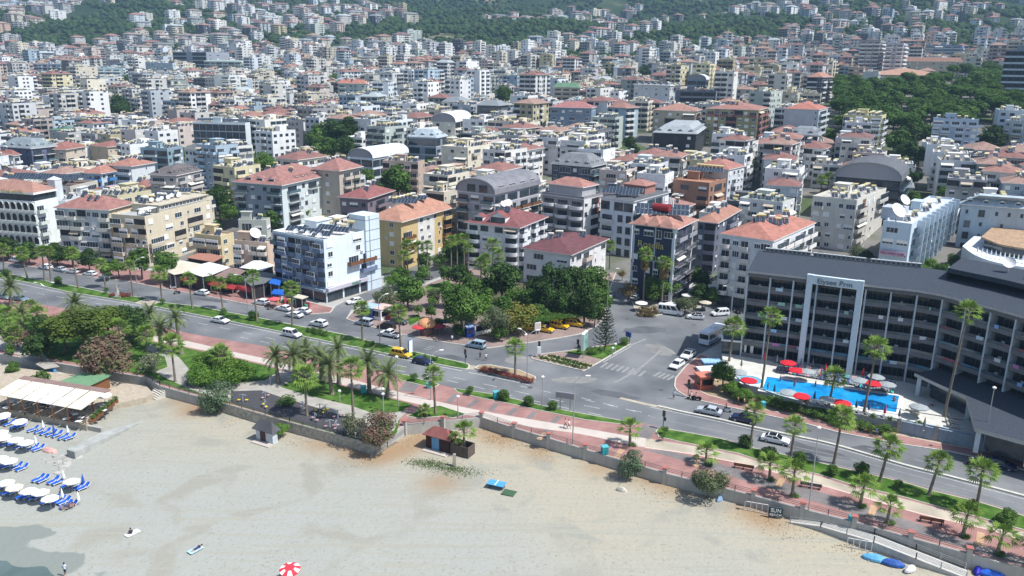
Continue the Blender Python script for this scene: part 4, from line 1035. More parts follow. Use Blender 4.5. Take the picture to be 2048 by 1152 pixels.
hero('tall greyish-beige apartment block with brown mosaic stripe and tank-covered flat roof', (1714, 402), (1626, 391), (1773, 388), 17.0, 5, ['Ww.wb', 'vw.ss', 'Ww.wb', 'vs.wb'], ['bwwB', 'bvwb', 'bvwn'], (.60, .58, .52), ('flat', (.45, .43, .38)),
  dict(bal=(.5, .48, .43), ac=.15, bandsR=[(.2, .3, (.20, .09, .05))]), land='the mosaic-striped block', heat=26)
r_, w_, d_, z_ = hero('pale blue hotel with stepped zigzag balconies and two huge dishes on the roof', (1824, 448), (1767, 439), (2004, 428), 17.5, 5, ['.W', 'WW'], ['.gggggggg'], (.50, .60, .68), ('flat', (.55, .58, .6)), dict(bal=(.20, .27, .36), belts=None, ac=0, bd=1.8), land='the dish-topped hotel', name='hotel', cat='hotel', heat=6)
for k in range(9):
 b = MB(); x = w_ * (.12 + .105 * k); b.box(x, x + .3, -2.1, 0, 0, 17.5, 0); b.build('fin_wall', M_PLAST, r_, color=(.66, .74, .80))
place(me_dish(2.3), 'satellite_dish', r_, (3.2, 5, 16.9), 0); b = MB(); b.box(6.5, 13, 4, 10, 16.9, 20.4, 0); b.build('stair_tower', M_PLAST, r_, color=(.45, .48, .55)); place(me_dish(1.7), 'satellite_dish', r_, (10, 5, 20.0), 0)
letters(r_, 'IPEK APART OTEL', .8, mat('purple_letters', (.2, .03, .12), .4), (-.95, d_ * .5, 8.15), 'L')
b = MB(); b.box(-.92, -.8, .6, d_ - .4, 7.8, 9.1, 0); b.build('sign_board', mat('pink_board', (.55, .35, .45)), r_)
hero('bluish white block with long hipped roof and inset roof terraces at the right edge', (2085, 422), (1924, 388), (2130, 400), 15., 4, ['vvvvtv', 'v..v.vt'], ['w.'], (.45, .54, .60), ('mansard', (.42, .49, .54), 3.4, 4.5, 'g'), dict(ac=0, dark=True), land='the bluish mansard block', ang=62)
r_, w_, d_, z_ = hero('black apartment hotel with wide arched barrel roof', (1801, 364), (1672, 352), (1816, 340), 16., 5, ['S.S.S', 'S.S.S.S'], ['gggg'], (.045, .05, .06), ('barrel', (.12, .125, .14), 6., 'x'), dict(bal=(.4, .42, .44), dark=True, ac=0), land='the black barrel-roofed block', grow=0)
r_, w_, d_, z_ = hero('large greenish-white apartment block with long red hipped roof and row of dormers', (563, 372), (471, 362), (664, 346), 16.2, 5, ['gw.wg', 'rw.ws.r', 'gW.wsg'], ['.g|wr.g', '.r|sv.r', '.r|ws.r'], (.60, .66, .66), ('hip', (.31, .16, .14), 4.6, 1.),
  dict(bal=(.62, .66, .66), ac=.1, dark=True, bandsL=[(.0, 1, (.28, .33, .38))]), land='the big red-roofed block')
for i in range(5): dormer(r_, 'R', w_ * (.35 + .12 * i), 16.6, -1.2, 1.8, 1.2, 2.2, rc=(.31, .16, .14))
for i in range(3): dormer(r_, 'L', d_ * (.25 + .25 * i), 16.6, -1., 2.4, 1.4, 2.4, rc=(.31, .16, .14))
hero('beige apartment block with red roof and curved balconies', (678, 343), (656, 339), (720, 332), 17., 5, ['w'], ['.bb', '.cb'], (.48, .43, .36), ('hip', (.31, .16, .14), 3.6, 1.), dict(bal=(.5, .45, .38)), land='the beige curved-balcony block', grow=6)
hero('brown-red house with pavilion roof terrace', (735, 398), (680, 392), (785, 378), 11.5, 3, ['wWw', 'wbw'], ['wbw', 'wWw'], (.20, .16, .19), ('hip', (.26, .105, .10), 2.6, .9), dict(dark=True), land='the brown-red house', heat=5)
r_, w_, d_, z_ = hero('grey office block with dark glass grid front and white flank', (490, 246), (385, 241), (500, 241), 19., 5, ['kkkkkkkk'], ['.'], (.62, .68, .70), ('flat', (.5, .55, .58)), dict(dark=True, ac=0), land='the glass office block', name='office_building', cat='office', grow=0)
for i in range(3): place(me_array(9), 'solar_array', r_, (4., 5 + i * 9, 18.6), radians(-80))
hero('white flat-topped hall with curved vaulted roof and slanted skylights', (745, 317), (699, 309), (815, 300), 12., 3, ['SS'], ['SSSSS'], (.62, .66, .70), ('barrel', (.72, .74, .76), 4., 'x'), dict(dark=True, ac=0), land='the white vaulted hall')
hero('white and navy apartment block with pale blue-grey mansard roof', (872, 277), (817, 274), (893, 273), 15., 4, ['SSS', 'S.S'], ['S.S', 'b.S'], (.25, .29, .36), ('mansard', (.36, .42, .47), 3.4, 3., 'g'), dict(bal=(.7, .7, .72), dark=True, ac=0, belts=(.68, .7, .72)), land='the pale mansard block')
hero('pinkish stone apartment block with tanks on the roof behind a green tree', (836, 324), (765, 320), (849, 318), 13.5, 4, ['obobo', 'bobo'], ['..v', 'v..'], (.50, .40, .34), ('flat', (.5, .45, .4)), dict(bal=(.5, .38, .32)), land='the pinkish block', heat=22)
hero('cream corner apartment block with flat roof of solar heaters', (888, 385), (867, 382), (914, 378), 17., 5, ['o'], ['v.b', 'v.w'], (.60, .55, .45), ('flat', (.5, .48, .45)), dict(bal=(.55, .5, .42)), land='the cream corner block', heat=8, grow=3)
hero('dark grey apartment block with slate mansard roof and white framed dormers', (1182, 335), (1104, 327), (1213, 326), 13., 4, ['SwSw', 'gwgw'], ['ggg'], (.09, .095, .12), ('mansard', (.20, .21, .225), 4.4, 4.2, 'g'), dict(bal=(.6, .6, .62), dark=False, ac=0), land='the slate mansard block')
r_, w_, d_, z_ = hero('terracotta apartment block with open roof terrace under a solar frame', (1419, 366), (1347, 356), (1455, 350), 14., 4, ['W.W.', 'b..b'], ['wSw', 'wbw'], (.34, .19, .13), ('flat', (.4, .2, .12)), dict(bal=(.38, .22, .15), dark=True), land='the terracotta block', penthouse=True)
for i in range(2): place(me_array(8), 'solar_array', r_, (w_ * .7, d_ * (.3 + .42 * i), 15.6), radians(-80))
for i in range(7): place(me_heater(2), 'solar_water_heater', r_, (w_ * .85, 1.5 + i * 1.5, 16.5), radians(-60), CREAMS[0])
hero('white apartment block with red and grey curved gable roof', (1457, 340), (1428, 334), (1489, 330), 15.5, 5, ['w'], ['wwww', 'wbww'], (.60, .62, .64), ('hip', (.36,.17,.14), 3.2, .4), dict(), land='the curved-gable block', grow=8)
hero('black-walled apartment block under a light grey mansard roof', (1392, 269), (1308, 267), (1420, 264), 14., 4, ['ww..', 'w...'], ['S.S.S', 'v.v.v'], (.045, .048, .055), ('mansard', (.33, .36, .38), 3.6, 4., 'g'), dict(dark=True, ac=0), land='the black-walled block')
hero('white block with roofed terrace garden full of yellow water tanks', (1566, 405), (1480, 372), (1590, 388), 15., 5, ['wb.wb', 'vb.bw'], ['ww', 'wb'], (.60, .61, .60), ('flat', (.30, .36, .26)), dict(bal=(.55, .55, .54)), land='the yellow-tank block', heat=34)
hero('long blue-grey apartment row under an orange ridge roof', (1432, 447), (1396, 441), (1478, 415), 15.5, 5, ['ow'], ['wwbw'], (.14, .155, .20), ('hip', (.36,.19,.14), 1.8, .8), dict(dark=True, bal=(.2, .2, .25)), land='the blue-grey row', heat=0)
hero('dark slate-grey hotel block with dormered grey roof and solar rack', (62, 298), (0, 290), (112, 290), 15., 5, ['vv.v', 'v..v'], ['r|r', 'g|g'], (.13, .15, .22), ('mansard', (.22, .26, .28), 4., 4., 'g'), dict(bal=(.6, .62, .62), dark=True, ac=0), land='the slate-grey hotel')
hero('white balconied block with red roof at the left margin', (26, 312), (0, 308), (30, 308), 13., 4, ['bb', 'bb'], ['b'], (.64, .66, .66), ('hip', (.28,.13,.11), 2.4, .6), dict(bal=(.7, .72, .72), dark=True), land='the left-margin block', grow=14)
hero('cream villa block with brick-red pyramid roof', (131, 300), (95, 297), (170, 291), 12.5, 4, ['ww', 'bb'], ['.wv', 'b.b'], (.58, .50, .40), ('hip', (.28,.13,.11), 3., .8), dict(), land='the brick-red pyramid roof', heat=3)
hero('cream block with long dull red roof beside the pyramid roof', (215, 295), (190, 292), (268, 290), 11., 3, ['v'], ['v.v.v'], (.56, .48, .36), ('hip', (.28,.13,.11), 2.2, .7), dict(ac=0), land='the dull red roof', grow=4)
hero('sky-blue balconied house with orange roof', (202, 348), (180, 344), (254, 336), 11.5, 4, ['bb', 'bb'], ['wbwb', 'bww'], (.52, .62, .70), ('hip', (.36,.18,.14), 2.4, .9), dict(bal=(.06, .22, .48)), land='the sky-blue house', grow=3)
hero('white gabled block with orange roof and tilted collector field', (262, 334), (216, 328), (309, 323), 13., 4, ['bv', 'b.'], ['..v.', '.v.'], (.60, .64, .66), ('hip', (.36,.18,.14), 2.4, .8), dict(), land='the white gabled block', heat=9)
hero('teal-grey glazed apartment block with white sun rooms', (334, 297), (280, 292), (365, 288), 14., 4, ['SB.', 'S.S'], ['wBw', 'wbw'], (.26, .36, .42), ('flat', (.4, .45, .45)), dict(bal=(.5, .55, .58), dark=True), land='the teal-grey block', heat=10)
hero('block topped by dark green roofs and a rack of collectors', (135, 262), (98, 259), (170, 258), 13., 4, ['ww', 'bw'], ['wbw', 'bw'], (.55, .56, .53), ('hip', (.10, .20, .13), 1.5, .5), dict(), land='the dark green roof', heat=4)
r_, w_, d_, z_ = hero('dark brown timbered roof block carrying long rows of blue collectors', (140, 373), (42, 366), (195, 356), 14.5, 5, ['wbw', 'bwb'], ['wwb', 'bww'], (.52, .48, .42), ('flat', (.16, .11, .09)), dict(bal=(.3, .15, .1)), land='the long collector roof', penthouse=False, heat=4)
for i in range(4): place(me_array(7, 1), 'solar_array', r_, (w_ * .35, 4 + i * 7.6, 15.), radians(-85)); place(me_array(7, 1), 'solar_array', r_, (w_ * .75, 4 + i * 7.6, 15.), radians(-85))
hero('block with dark brown slate roofs and blue collectors', (352, 352), (300, 349), (402, 340), 12.5, 4, ['wb', 'bw'], ['bwb', 'wb'], (.45, .42, .40), ('mansard', (.14, .12, .12), 3., 4., 'g'), dict(), land='the brown slate roof', heat=0)
hero('olive and maroon long apartment block with rows of red gables', (1516, 221), (1413, 217), (1536, 214), 19., 6, ['bwowbwb', 'wswowsw'], ['bb'], (.36, .33, .17), ('hip', (.33,.17,.14), 3., .6), dict(bal=(.28, .13, .13), bandsL=[(.4, .5, (.25, .1, .1)), (.75, .82, (.25, .1, .1))]), land='the olive long block')
hero('tan apartment block with salmon roof and dormer windows', (1392, 223), (1307, 220), (1402, 218), 17., 5, ['bww.w', 'wbo.w'], ['b'], (.45, .39, .29), ('hip', (.36,.2,.16), 3., .6), dict(bal=(.2, .15, .14)), land='the tan block', heat=3)
hero('blue-grey apartment block with pinkish red roof and white frames', (1183, 217), (1100, 214), (1192, 210), 17.5, 5, ['wWwwW', 'w.Www'], ['w'], (.20, .27, .34), ('hip', (.34,.16,.15), 3., .4), dict(bal=(.2, .25, .3)), land='the blue-grey block')
hero('windowless pale grey gable wall block with ladder of balconies', (1638, 221), (1569, 221), (1656, 216), 18., 6, ['v......'], ['b', 'b'], (.50, .55, .58), ('hip', (.40, .17, .13), 3.4, .3), dict(), land='the blank grey gable')
hero('pale yellow apartment block with three columns of narrow windows', (1764, 232), (1687, 229), (1773, 228), 18., 6, ['Bvv.wB', 'bvv.wB'], ['b'], (.56, .52, .30), ('flat', (.45, .42, .3)), dict(bal=(.55, .58, .62)), land='the pale yellow block', heat=20)
hero('pale blue apartment block in front of the pine wood', (1958, 240), (1867, 236), (1963, 236), 18., 6, ['bwbwB', 'swb.bW'], ['b'], (.42, .52, .62), ('flat', (.42, .48, .5)), dict(bal=(.5, .6, .68)), land='the pale blue block', heat=22)
hero('grey apartment block with narrow windows at the right margin', (2110, 246), (2010, 236), (2130, 240), 18., 6, ['v.v.v.bw'], ['b'], (.42, .47, .50), ('flat', (.42, .45, .45)), dict(), land='the grey margin block', heat=12)
hero('cream and white block with half-round white vault roof', (910, 245), (864, 242), (942, 235), 15., 5, ['ww'], ['SSS', 'bSb'], (.60, .58, .50), ('barrel', (.74, .76, .77), 4.6, 'x'), dict(dark=True, bal=(.7, .7, .7)), land='the half-round vault block')
hero('long yellow school with orange hipped roof among pines', (1882, 152), (1718, 149), (1893, 148), 11., 3, ['WWW.ww.WWW'], ['ww'], (.55, .50, .30), ('hip', (.42,.25,.18), 5., 1.), dict(ac=0), land='the yellow school', name='school', cat='school', grow=0)
hero('salmon-roofed hotel wing behind the yellow school', (1925, 124), (1812, 119), (1932, 121), 13., 4, ['wwwwwww'], ['w'], (.55, .48, .38), ('hip', (.38,.22,.17), 3.4, .6), dict(ac=0), land='the salmon roofs', ang=62)
hero('tall dark tower block with white balcony stripes', (1762, 80), (1721, 80), (1772, 79), 34., 11, ['bbb'], ['b'], (.30, .29, .30), ('flat', (.5, .5, .5)), dict(bal=(.7, .7, .7)), land='the striped tower')
hero('twin tower block with pale balcony bands right of its neighbour', (1808, 86), (1773, 84), (1816, 84), 32., 10, ['bwb'], ['b'], (.42, .45, .48), ('flat', (.5, .5, .5)), dict(bal=(.72, .72, .72)), land='the banded tower')
hero('unfinished concrete frame block with blue glass centre', (1744, 112), (1693, 110), (1753, 110), 16., 4, ['oSo'], ['o'], (.42, .38, .28), ('flat', (.62, .6, .5)), dict(bal=(.45, .42, .32)), land='the concrete frame block')
hero('big dark glass hotel with horizontal bands at the right edge', (2090, 100), (2012, 88), (2110, 96), 34., 9, ['oooooo'], ['o'], (.24, .28, .33), ('flat', (.3, .33, .36)), dict(bal=(.55, .60, .66)), land='the banded glass hotel')
hero('blue balconied block left of the minarets', (1925, 90), (1851, 82), (1932, 88), 20., 6, ['bbbb'], ['b'], (.20, .27, .38), ('flat', (.4, .42, .45)), dict(bal=(.5, .52, .55)), land='the blue terrace block', heat=8)
hero('black villa block with salmon hipped roof', (1645, 155), (1615, 153), (1665, 150), 17., 5, ['Soo'], ['bwb'], (.04, .04, .05), ('hip', (.38,.2,.15), 3., .5), dict(bal=(.6, .6, .62)), land='the black villa block')
hero('dark grey tower-like office with recessed front', (412, 104), (344, 92), (458, 97), 24., 5, ['o.o'], ['WWW'], (.30, .33, .38), ('flat', (.5, .52, .55)), dict(bal=(.4, .42, .46)), land='the recessed office')
hero('green-roofed row of banded apartments', (482, 124), (362, 121), (492, 122), 17., 5, ['bSbSbS'], ['b'], (.50, .52, .48), ('hip', (.34, .42, .38), 1.6, .6), dict(bal=(.55, .57, .5)), land='the green-roofed row')
hero('white slab tower with a blank flank', (458, 150), (428, 148), (492, 147), 23., 7, ['b..'], ['bwb'], (.62, .64, .62), ('flat', (.5, .5, .5)), dict(), land='the white slab tower', heat=6)
hero('grid-fronted white office with a low curved top', (345, 126), (291, 124), (348, 124), 18., 5, ['wwwwww'], ['w'], (.50, .58, .62), ('flat', (.55, .58, .6)), dict(), land='the grid office')
hero('teal and white apartment block with balcony stripes', (246, 136), (192, 134), (248, 133), 17., 5, ['.bbb'], ['b'], (.42, .54, .55), ('flat', (.5, .5, .5)), dict(bal=(.66, .7, .7)), land='the teal striped block', heat=6)
hero('white ribbed apartment block with dark balconies', (131, 128), (66, 125), (134, 125), 20., 6, ['SbSbSbS'], ['b'], (.60, .64, .67), ('flat', (.5, .5, .5)), dict(), land='the white ribbed block')
hero('salmon roofed pale green block with round rooftop tanks', (730, 168), (676, 165), (735, 163), 17., 5, ['w.ww.b'], ['b'], (.48, .54, .50), ('hip', (.46, .2, .15), 3., .7), dict(), land='the pale green block', heat=6)
hero('white apartment block with shallow green hipped roof', (1158, 176), (1108, 173), (1162, 171), 15., 5, ['bbb'], ['b'], (.55, .50, .40), ('hip', (.16, .28, .18), 3., .9), dict(), land='the green hipped roof')
hero('long black and white apartment block right of the town centre', (1432, 182), (1352, 180), (1436, 178), 15., 4, ['ooo.'], ['w'], (.13, .14, .17), ('flat', (.45, .45, .45)), dict(bal=(.2, .22, .26)), land='the black and white block', heat=10)
hero('white ministry-like block with tiered roof terraces', (1340, 172), (1268, 166), (1346, 168), 18., 5, ['w.w.w.w'], ['ww'], (.62, .64, .64), ('mansard', (.40, .42, .42), 2.6, 3., 'g'), dict(), land='the tiered-roof block')
hero('white twin-arched block with blue glass', (1412, 160), (1375, 157), (1416, 156), 15., 4, ['SS'], ['S'], (.2, .28, .36), ('barrel', (.6, .66, .7), 4., 'x'), dict(dark=True), land='the blue arched block', grow=0)
# ------------------------------------------------------------------ vegetation
def leafmat(name, c, c2=None, vs=1.6, var=.35, rz=.12):
 return mat(name, c, .75, var=var, vs=vs, col2=c2, spec=.15, trans=.18, randomize=rz)
L_DARK = leafmat('foliage_dark', (.038, .08, .02), (.055, .105, .026))
L_MID = leafmat('foliage_green', (.07, .14, .026), (.095, .175, .036))
L_BRI = leafmat('foliage_bright', (.085, .185, .022), (.12, .22, .04))
L_YEL = leafmat('foliage_yellow', (.26, .23, .045), (.13, .17, .035), vs=3)
L_OLI = leafmat('foliage_olive', (.14, .17, .09), (.10, .135, .06))
L_GRY = leafmat('foliage_greygreen', (.11, .17, .095), (.14, .20, .11))
L_PNK = leafmat('foliage_oleander', (.27, .15, .12), (.09, .12, .05), vs=2.6)
L_WHF = leafmat('foliage_white_flowers', (.10, .14, .05), (.30, .30, .22), vs=4)
L_BRN = leafmat('foliage_dry', (.20, .13, .055), (.13, .12, .05), vs=3)
L_RED = leafmat('foliage_red', (.30, .075, .05), (.16, .06, .05), vs=4)
L_PIN = leafmat('foliage_pine', (.06, .125, .022), (.08, .155, .03), vs=1.2)
L_OPN = leafmat('foliage_olive_pine', (.085, .135, .022), (.12, .17, .03), vs=1.2)
L_PLM = leafmat('palm_leaf', (.14, .235, .04), (.18, .275, .055), vs=2, var=.25)
L_DAT = leafmat('date_leaf', (.14, .195, .07), (.17, .225, .08), vs=2, var=.25)
L_DRY = leafmat('palm_dry_leaf', (.30, .22, .10), (.22, .17, .07), vs=2)
M_BARK = mat('bark', (.16, .125, .095), .95, var=.3, vs=5)
M_PBARK = mat('palm_bark', (.20, .17, .135), .95, var=.35, vs=7)
def me_crown(seed, n, leaf, m, lobes=14, flat=1., lob=.42, up=.0, hollow=.72, name='crown', cone=False):
 rg = random.Random(seed); b = MB()
 C = []
 for i in range(lobes):
  a = rg.uniform(0, 2 * pi); t = rg.uniform(-.75, 1.)
  rr = sqrt(max(0, 1 - t * t)) * rg.uniform(.45, .72); C.append((Vector((cos(a) * rr, sin(a) * rr, t * .62)), lob * rg.uniform(.75, 1.15)))
 C.append((Vector((0, 0, 0)), .6))
 for i in range(n):
  c, r = C[rg.randrange(len(C))] if rg.random() < .92 else C[-1]
  d = Vector((rg.gauss(0, 1), rg.gauss(0, 1), rg.gauss(.25, 1))).normalized()
  p = c + d * r * rg.uniform(hollow, 1.04)
  nr = (d + Vector((rg.gauss(0, .45), rg.gauss(0, .45), rg.gauss(.2, .45)))).normalized()
  t = nr.orthogonal().normalized(); t = Matrix.Rotation(rg.uniform(0, 6.28), 3, nr) @ t; s = nr.cross(t)
  L_ = leaf * rg.uniform(.6, 1.35); W_ = L_ * rg.uniform(.5, .8)
  q = [p - t * L_, p + s * W_, p + t * L_, p - s * W_]
  b.face([(v.x, v.y, v.z * flat) for v in q])
 return b.mesh(name, [m])
def me_trunk(h=1., r=.09, limbs=4, seed=1, spread=.45):
 b = MB(); rg = random.Random(seed)
 b.tube([(0, 0, -.05), (.02, .01, h * .35), (0, .03, h * .7), (.02, 0, h)], r, 7, r1=r * .6)
 for i in range(limbs):
  a = i * 6.28 / limbs + rg.uniform(-.4, .4); z = h * rg.uniform(.5, .8)
  b.tube([(0, 0, z), (cos(a) * spread * .5, sin(a) * spread * .5, z + h * .2), (cos(a) * spread, sin(a) * spread, z + h * .42)], r * .5, 5, r1=r * .2)
 return b.mesh('trunk', [M_BARK])
PROTO = {}
def proto(kind):
 if kind in PROTO: return PROTO[kind]
 D = {
  'broad': (2600, .082, L_MID, 16, .85, .40), 'broaddark': (2600, .082, L_DARK, 16, .85, .40), 'bright': (1900, .07, L_BRI, 16, .8, .42), 'yellow': (1700, .07, L_YEL, 15, .8, .42),
  'olive': (3400, .05, L_OLI, 14, .85, .42), 'grey': (4200, .045, L_GRY, 14, 1.0, .40), 'oleander': (4000, .05, L_PNK, 14, .8, .42), 'whiteflower': (1600, .06, L_WHF, 12, .85, .42),
  'willow': (5000, .055, L_MID, 22, 1.05, .36), 'pine': (2600, .085, L_PIN, 24, .62, .38), 'darkpine': (2800, .07, L_DARK, 18, 1.2, .36), 'shrub': (700, .11, L_MID, 8, .8, .5),
  'bigshrub': (5200, .05, L_BRI, 24, .6, .40), 'brown': (1300, .07, L_BRN, 12, .85, .42), 'redshrub': (700, .1, L_RED, 9, .6, .5), 'hedge': (900, .09, L_MID, 12, .6, .45), 'ball': (1500, .06, L_MID, 3, .85, .75),
  'canopy': (6500, .05, L_OPN, 30, .5, .36)}[kind]
 n, leaf, m, lobes, flat, lob = D
 PROTO[kind] = [me_crown(sum(map(ord, kind)) + k * 31, n, leaf, m, lobes, flat, lob) for k in range(2)]
 return PROTO[kind]
CATN = {'pine': 'pine_tree', 'darkpine': 'conifer_tree', 'canopy': 'pine_tree', 'oleander': 'oleander_bush', 'whiteflower': 'oleander_bush', 'shrub': 'shrub', 'bigshrub': 'bush', 'redshrub': 'shrub', 'hedge': 'hedge_bush', 'ball': 'clipped_shrub'}
LOOK = {'broad': 'leafy green tree', 'broaddark': 'dark green broadleaf tree', 'bright': 'bright green tree', 'yellow': 'yellowish flowering tree', 'olive': 'olive-grey tree', 'grey': 'grey-green tree', 'oleander': 'pink oleander bush',
  'whiteflower': 'white flowering oleander', 'willow': 'large feathery green tree', 'pine': 'dark round-crowned pine', 'darkpine': 'tall dark conifer', 'shrub': 'small green shrub', 'bigshrub': 'broad bright green bush', 'brown': 'dry brownish tree',
  'redshrub': 'low red-leaved shrub', 'hedge': 'green hedge bush', 'ball': 'clipped ball shrub', 'canopy': 'wide flat-crowned pine'}
TR = [None]
def tree(kind, loc, R_, h=None, label=None, group=None, look=None, sq=1., rz=None):
 """loc = foot of the trunk, R_ = crown radius, h = height of crown centre"""
 if TR[0] is None: TR[0] = [me_trunk(1., .045, 4, 1, .3), me_trunk(1., .045, 5, 6, .34)]
 k = CATN.get(kind, 'tree'); low = kind in ('shrub', 'bigshrub', 'redshrub', 'hedge', 'ball', 'oleander', 'whiteflower')
 if h is None: h = R_ * (.65 if low else 1.5)
 root = thing(k, label, {'shrub': 'shrub', 'bush': 'bush', 'oleander_bush': 'bush', 'hedge_bush': 'bush', 'clipped_shrub': 'shrub'}.get(k, 'tree'), loc, rnd.uniform(0, 6.28) if rz is None else rz, group)
 c = place(rnd.choice(proto(kind)), 'crown', root, (0, 0, h), 0, None, (R_ * 1.12, R_ * sq * 1.12, R_ * rnd.uniform(1., 1.16)))
 t = place(TR[0][rnd.randrange(2)], 'trunk', root, (0, 0, 0), 0, None, (max(1.2, R_ * 1.5), max(1.2, R_ * 1.5), max(.3, h)))
 if not label: auto(root, look or LOOK[kind], (loc[0], loc[1], loc[2] + h))
 return root
def tree_px(kind, cx, cy, rpx, h, z=.12, **kw):
 """crown centre at photo pixel, crown radius in photo pixels, centre height h metres"""
 p = G(cx, cy, z + h); s = F / proj(p)[2]
 return tree(kind, (p.x, p.y, z), rpx / s, h, **kw)
def me_fan_crown(seed, n=34, droop=0., skirt=0, R_=1.):
 rg = random.Random(seed); b = MB()
 for i in range(n):
  a = i * 2.399 + rg.uniform(-.2, .2); u = (i + .5) / n
  el = radians(82 - 112 * u ** 1.1 + rg.uniform(-7, 7)) - droop
  pl = R_ * rg.uniform(.75, 1.05)
  d = Vector((cos(a) * cos(el), sin(a) * cos(el), sin(el))); side = Vector((-sin(a), cos(a), 0)); nn = side.cross(d).normalized()
  tip = d * pl - Vector((0, 0, .12 * pl * (1 - u)))
  w = .035
  b.face([-side * w, side * w, tip + side * w, tip - side * w], 1)
  m_ = 9; fr = R_ * rg.uniform(.85, 1.1)
  for k in range(m_):
   t0, t1 = (k / m_ - .5) * 2.7, ((k + .86) / m_ - .5) * 2.7; tm = (t0 + t1) / 2
   v0 = d * cos(t0) * .55 + side * sin(t0) * .55; v1 = d * cos(t1) * .55 + side * sin(t1) * .55
   vm = d * cos(tm) + side * sin(tm)
   f_ = fr * (1 - .18 * abs(tm)); sag = Vector((0, 0, -.16 * fr * (1 + abs(tm))))
   lift = nn * (.05 if k % 2 else -.05)
   b.face([tip, tip + v0 * f_, tip + vm * f_ + sag + lift, tip + v1 * f_], 0)
 for i in range(skirt):
  a = rg.uniform(0, 6.28); z = rg.uniform(-2.2, -.3); d = Vector((cos(a), sin(a), 0)); s = Vector((-sin(a), cos(a), 0))
  b.face([d * .25 + Vector((0, 0, z)), d * .75 + s * .4 + Vector((0, 0, z - .55)), d * .7 + Vector((0, 0, z - 1.1)), d * .75 - s * .4 + Vector((0, 0, z - .55))], 2)
 return b.mesh('crown', [L_PLM, M_PBARK, L_DRY])
def me_date_crown(seed, n=38):
 rg = random.Random(seed); b = MB()
 for i in range(n):
  a = i * 2.399 + rg.uniform(-.25, .25); u = (i + .5) / n; el = radians(80 - 100 * u); L_ = rg.uniform(2.5, 3.3)
  side = Vector((-sin(a), cos(a), 0)); p = Vector((0, 0, 0)); dr = Vector((cos(a) * cos(el), sin(a) * cos(el), sin(el))); P = [p.copy()]; Dd = [dr.copy()]
  for k in range(9):
   dr = (dr + Vector((0, 0, -.13 - .05 * u))).normalized(); p = p + dr * L_ / 9; P.append(p.copy()); Dd.append(dr.copy())
  for k in range(9):
   b.face([P[k] - side * .03, P[k] + side * .03, P[k + 1] + side * .03, P[k + 1] - side * .03], 1)
   nn = side.cross(Dd[k]).normalized(); ll = .62 * sin(pi * min(1, (k + 1.6) / 11)) + .12
   for f_ in (.0, .5):
    q = P[k].lerp(P[k + 1], f_)
    for s in (-1, 1):
     tp = q + (side * s * .8 + Dd[k] * .55 - nn * .0 + Vector((0, 0, -.18 + .12 * rg.uniform(-1, 1)))) * ll
     b.face([q - Dd[k] * .055, q + Dd[k] * .10, tp], 0)
 for i in range(10):
  a = rg.uniform(0, 6.28); b.face([(0, 0, -.2), (cos(a) * .5 + .1, sin(a) * .5, -.7), (cos(a) * .5, sin(a) * .5, -1.0), (cos(a) * .45 - .1, sin(a) * .5, -.7)], 2)
 return b.mesh('crown', [L_DAT, M_PBARK, L_DRY])
def me_ptrunk(fat=1.):
 b = MB(); rg = random.Random(3); n = 14; pr = []
 for k in range(n + 1): pr.append(((.24 - .10 * k / n + (.08 if k == 0 else 0)) * fat * (1 + .10 * (k % 2)), k / n))
 b.lathe(pr, 8); return b.mesh('trunk', [M_PBARK], smooth=True)
PALM = {}
def palm(base, crown, kind='fan', z=.18, r=1., label=None, group=None, skirt=False, h=None, look=None):
 if not PALM:
  PALM['fan'] = [me_fan_crown(s, 30 + 3 * s, .04 * s, 0) for s in (1, 2, 3, 4, 5)]; PALM['skirt'] = [me_fan_crown(9, 40, .1, 60)]; PALM['date'] = [me_date_crown(s) for s in (4, 5)]
  PALM['small'] = [me_fan_crown(s, 24, -.15) for s in (6, 7)]; PALM['t'] = me_ptrunk(); PALM['tf'] = me_ptrunk(1.8)
 if h is None:
  B = G(*base, z); h = max(1.0, solve_h(B, crown[1])); t = B + Vector((0, 0, h)); x, _, Z = proj(t); lean = max(-.28 * h, min(.28 * h, (crown[0] - x) / F * Z))
 else:
  p = G(*crown, z + h); B = Vector((p.x, p.y, z)); lean = 0
 k = 'skirt' if skirt else kind
 r = r * rnd.uniform(.86, 1.12)
 root = thing('date_palm' if kind == 'date' else 'fan_palm', label, 'palm tree', B, 0, group)
 hh = hypot(h, lean)
 t = place(PALM['tf'] if kind == 'date' else PALM['t'], 'trunk', root, (0, 0, -.1), 0, None, (1, 1, hh + .1) if kind != 'small' else (1.1, 1.1, hh + .1)); t.rotation_euler = (0, atan2(lean, h), 0)
 c = place(rnd.choice(PALM[k]), 'crown', root, (lean, 0, h), rnd.uniform(0, 6.28), None, r)
 if not label: auto(root, look or {'fan': 'fan palm on a slim trunk', 'small': 'short young fan palm', 'date': 'feathery date palm'}[kind], (B.x, B.y, B.z + h))
 return root
def me_araucaria():
 b = MB(); rg = random.Random(8)
 for t in range(13):
  z = 1.6 + t * .72; R_ = (3.3 * (1 - t / 14) ** .8 + .3) * rg.uniform(.85, 1.1); n = 7
  for k in range(n):
   a = 2 * pi * k / n + t * .5 + rg.uniform(-.2, .2); P = [Vector((cos(a) * R_ * s, sin(a) * R_ * s, z - .25 * R_ * s + .5 * R_ * s * s)) for s in (0, .33, .66, 1)]
   for i in range(3):
    for j in range(16):
     q = P[i].lerp(P[i + 1], rg.random()); d = Vector((rg.gauss(0, 1), rg.gauss(0, 1), rg.gauss(.3, 1))).normalized() * rg.uniform(.18, .34); s = d.orthogonal().normalized() * .09
     b.face([q - s, q + d * .5 - s * .6, q + d, q + s])
 return b.mesh('crown', [leafmat('foliage_araucaria', (.022, .04, .018), (.03, .05, .02))])
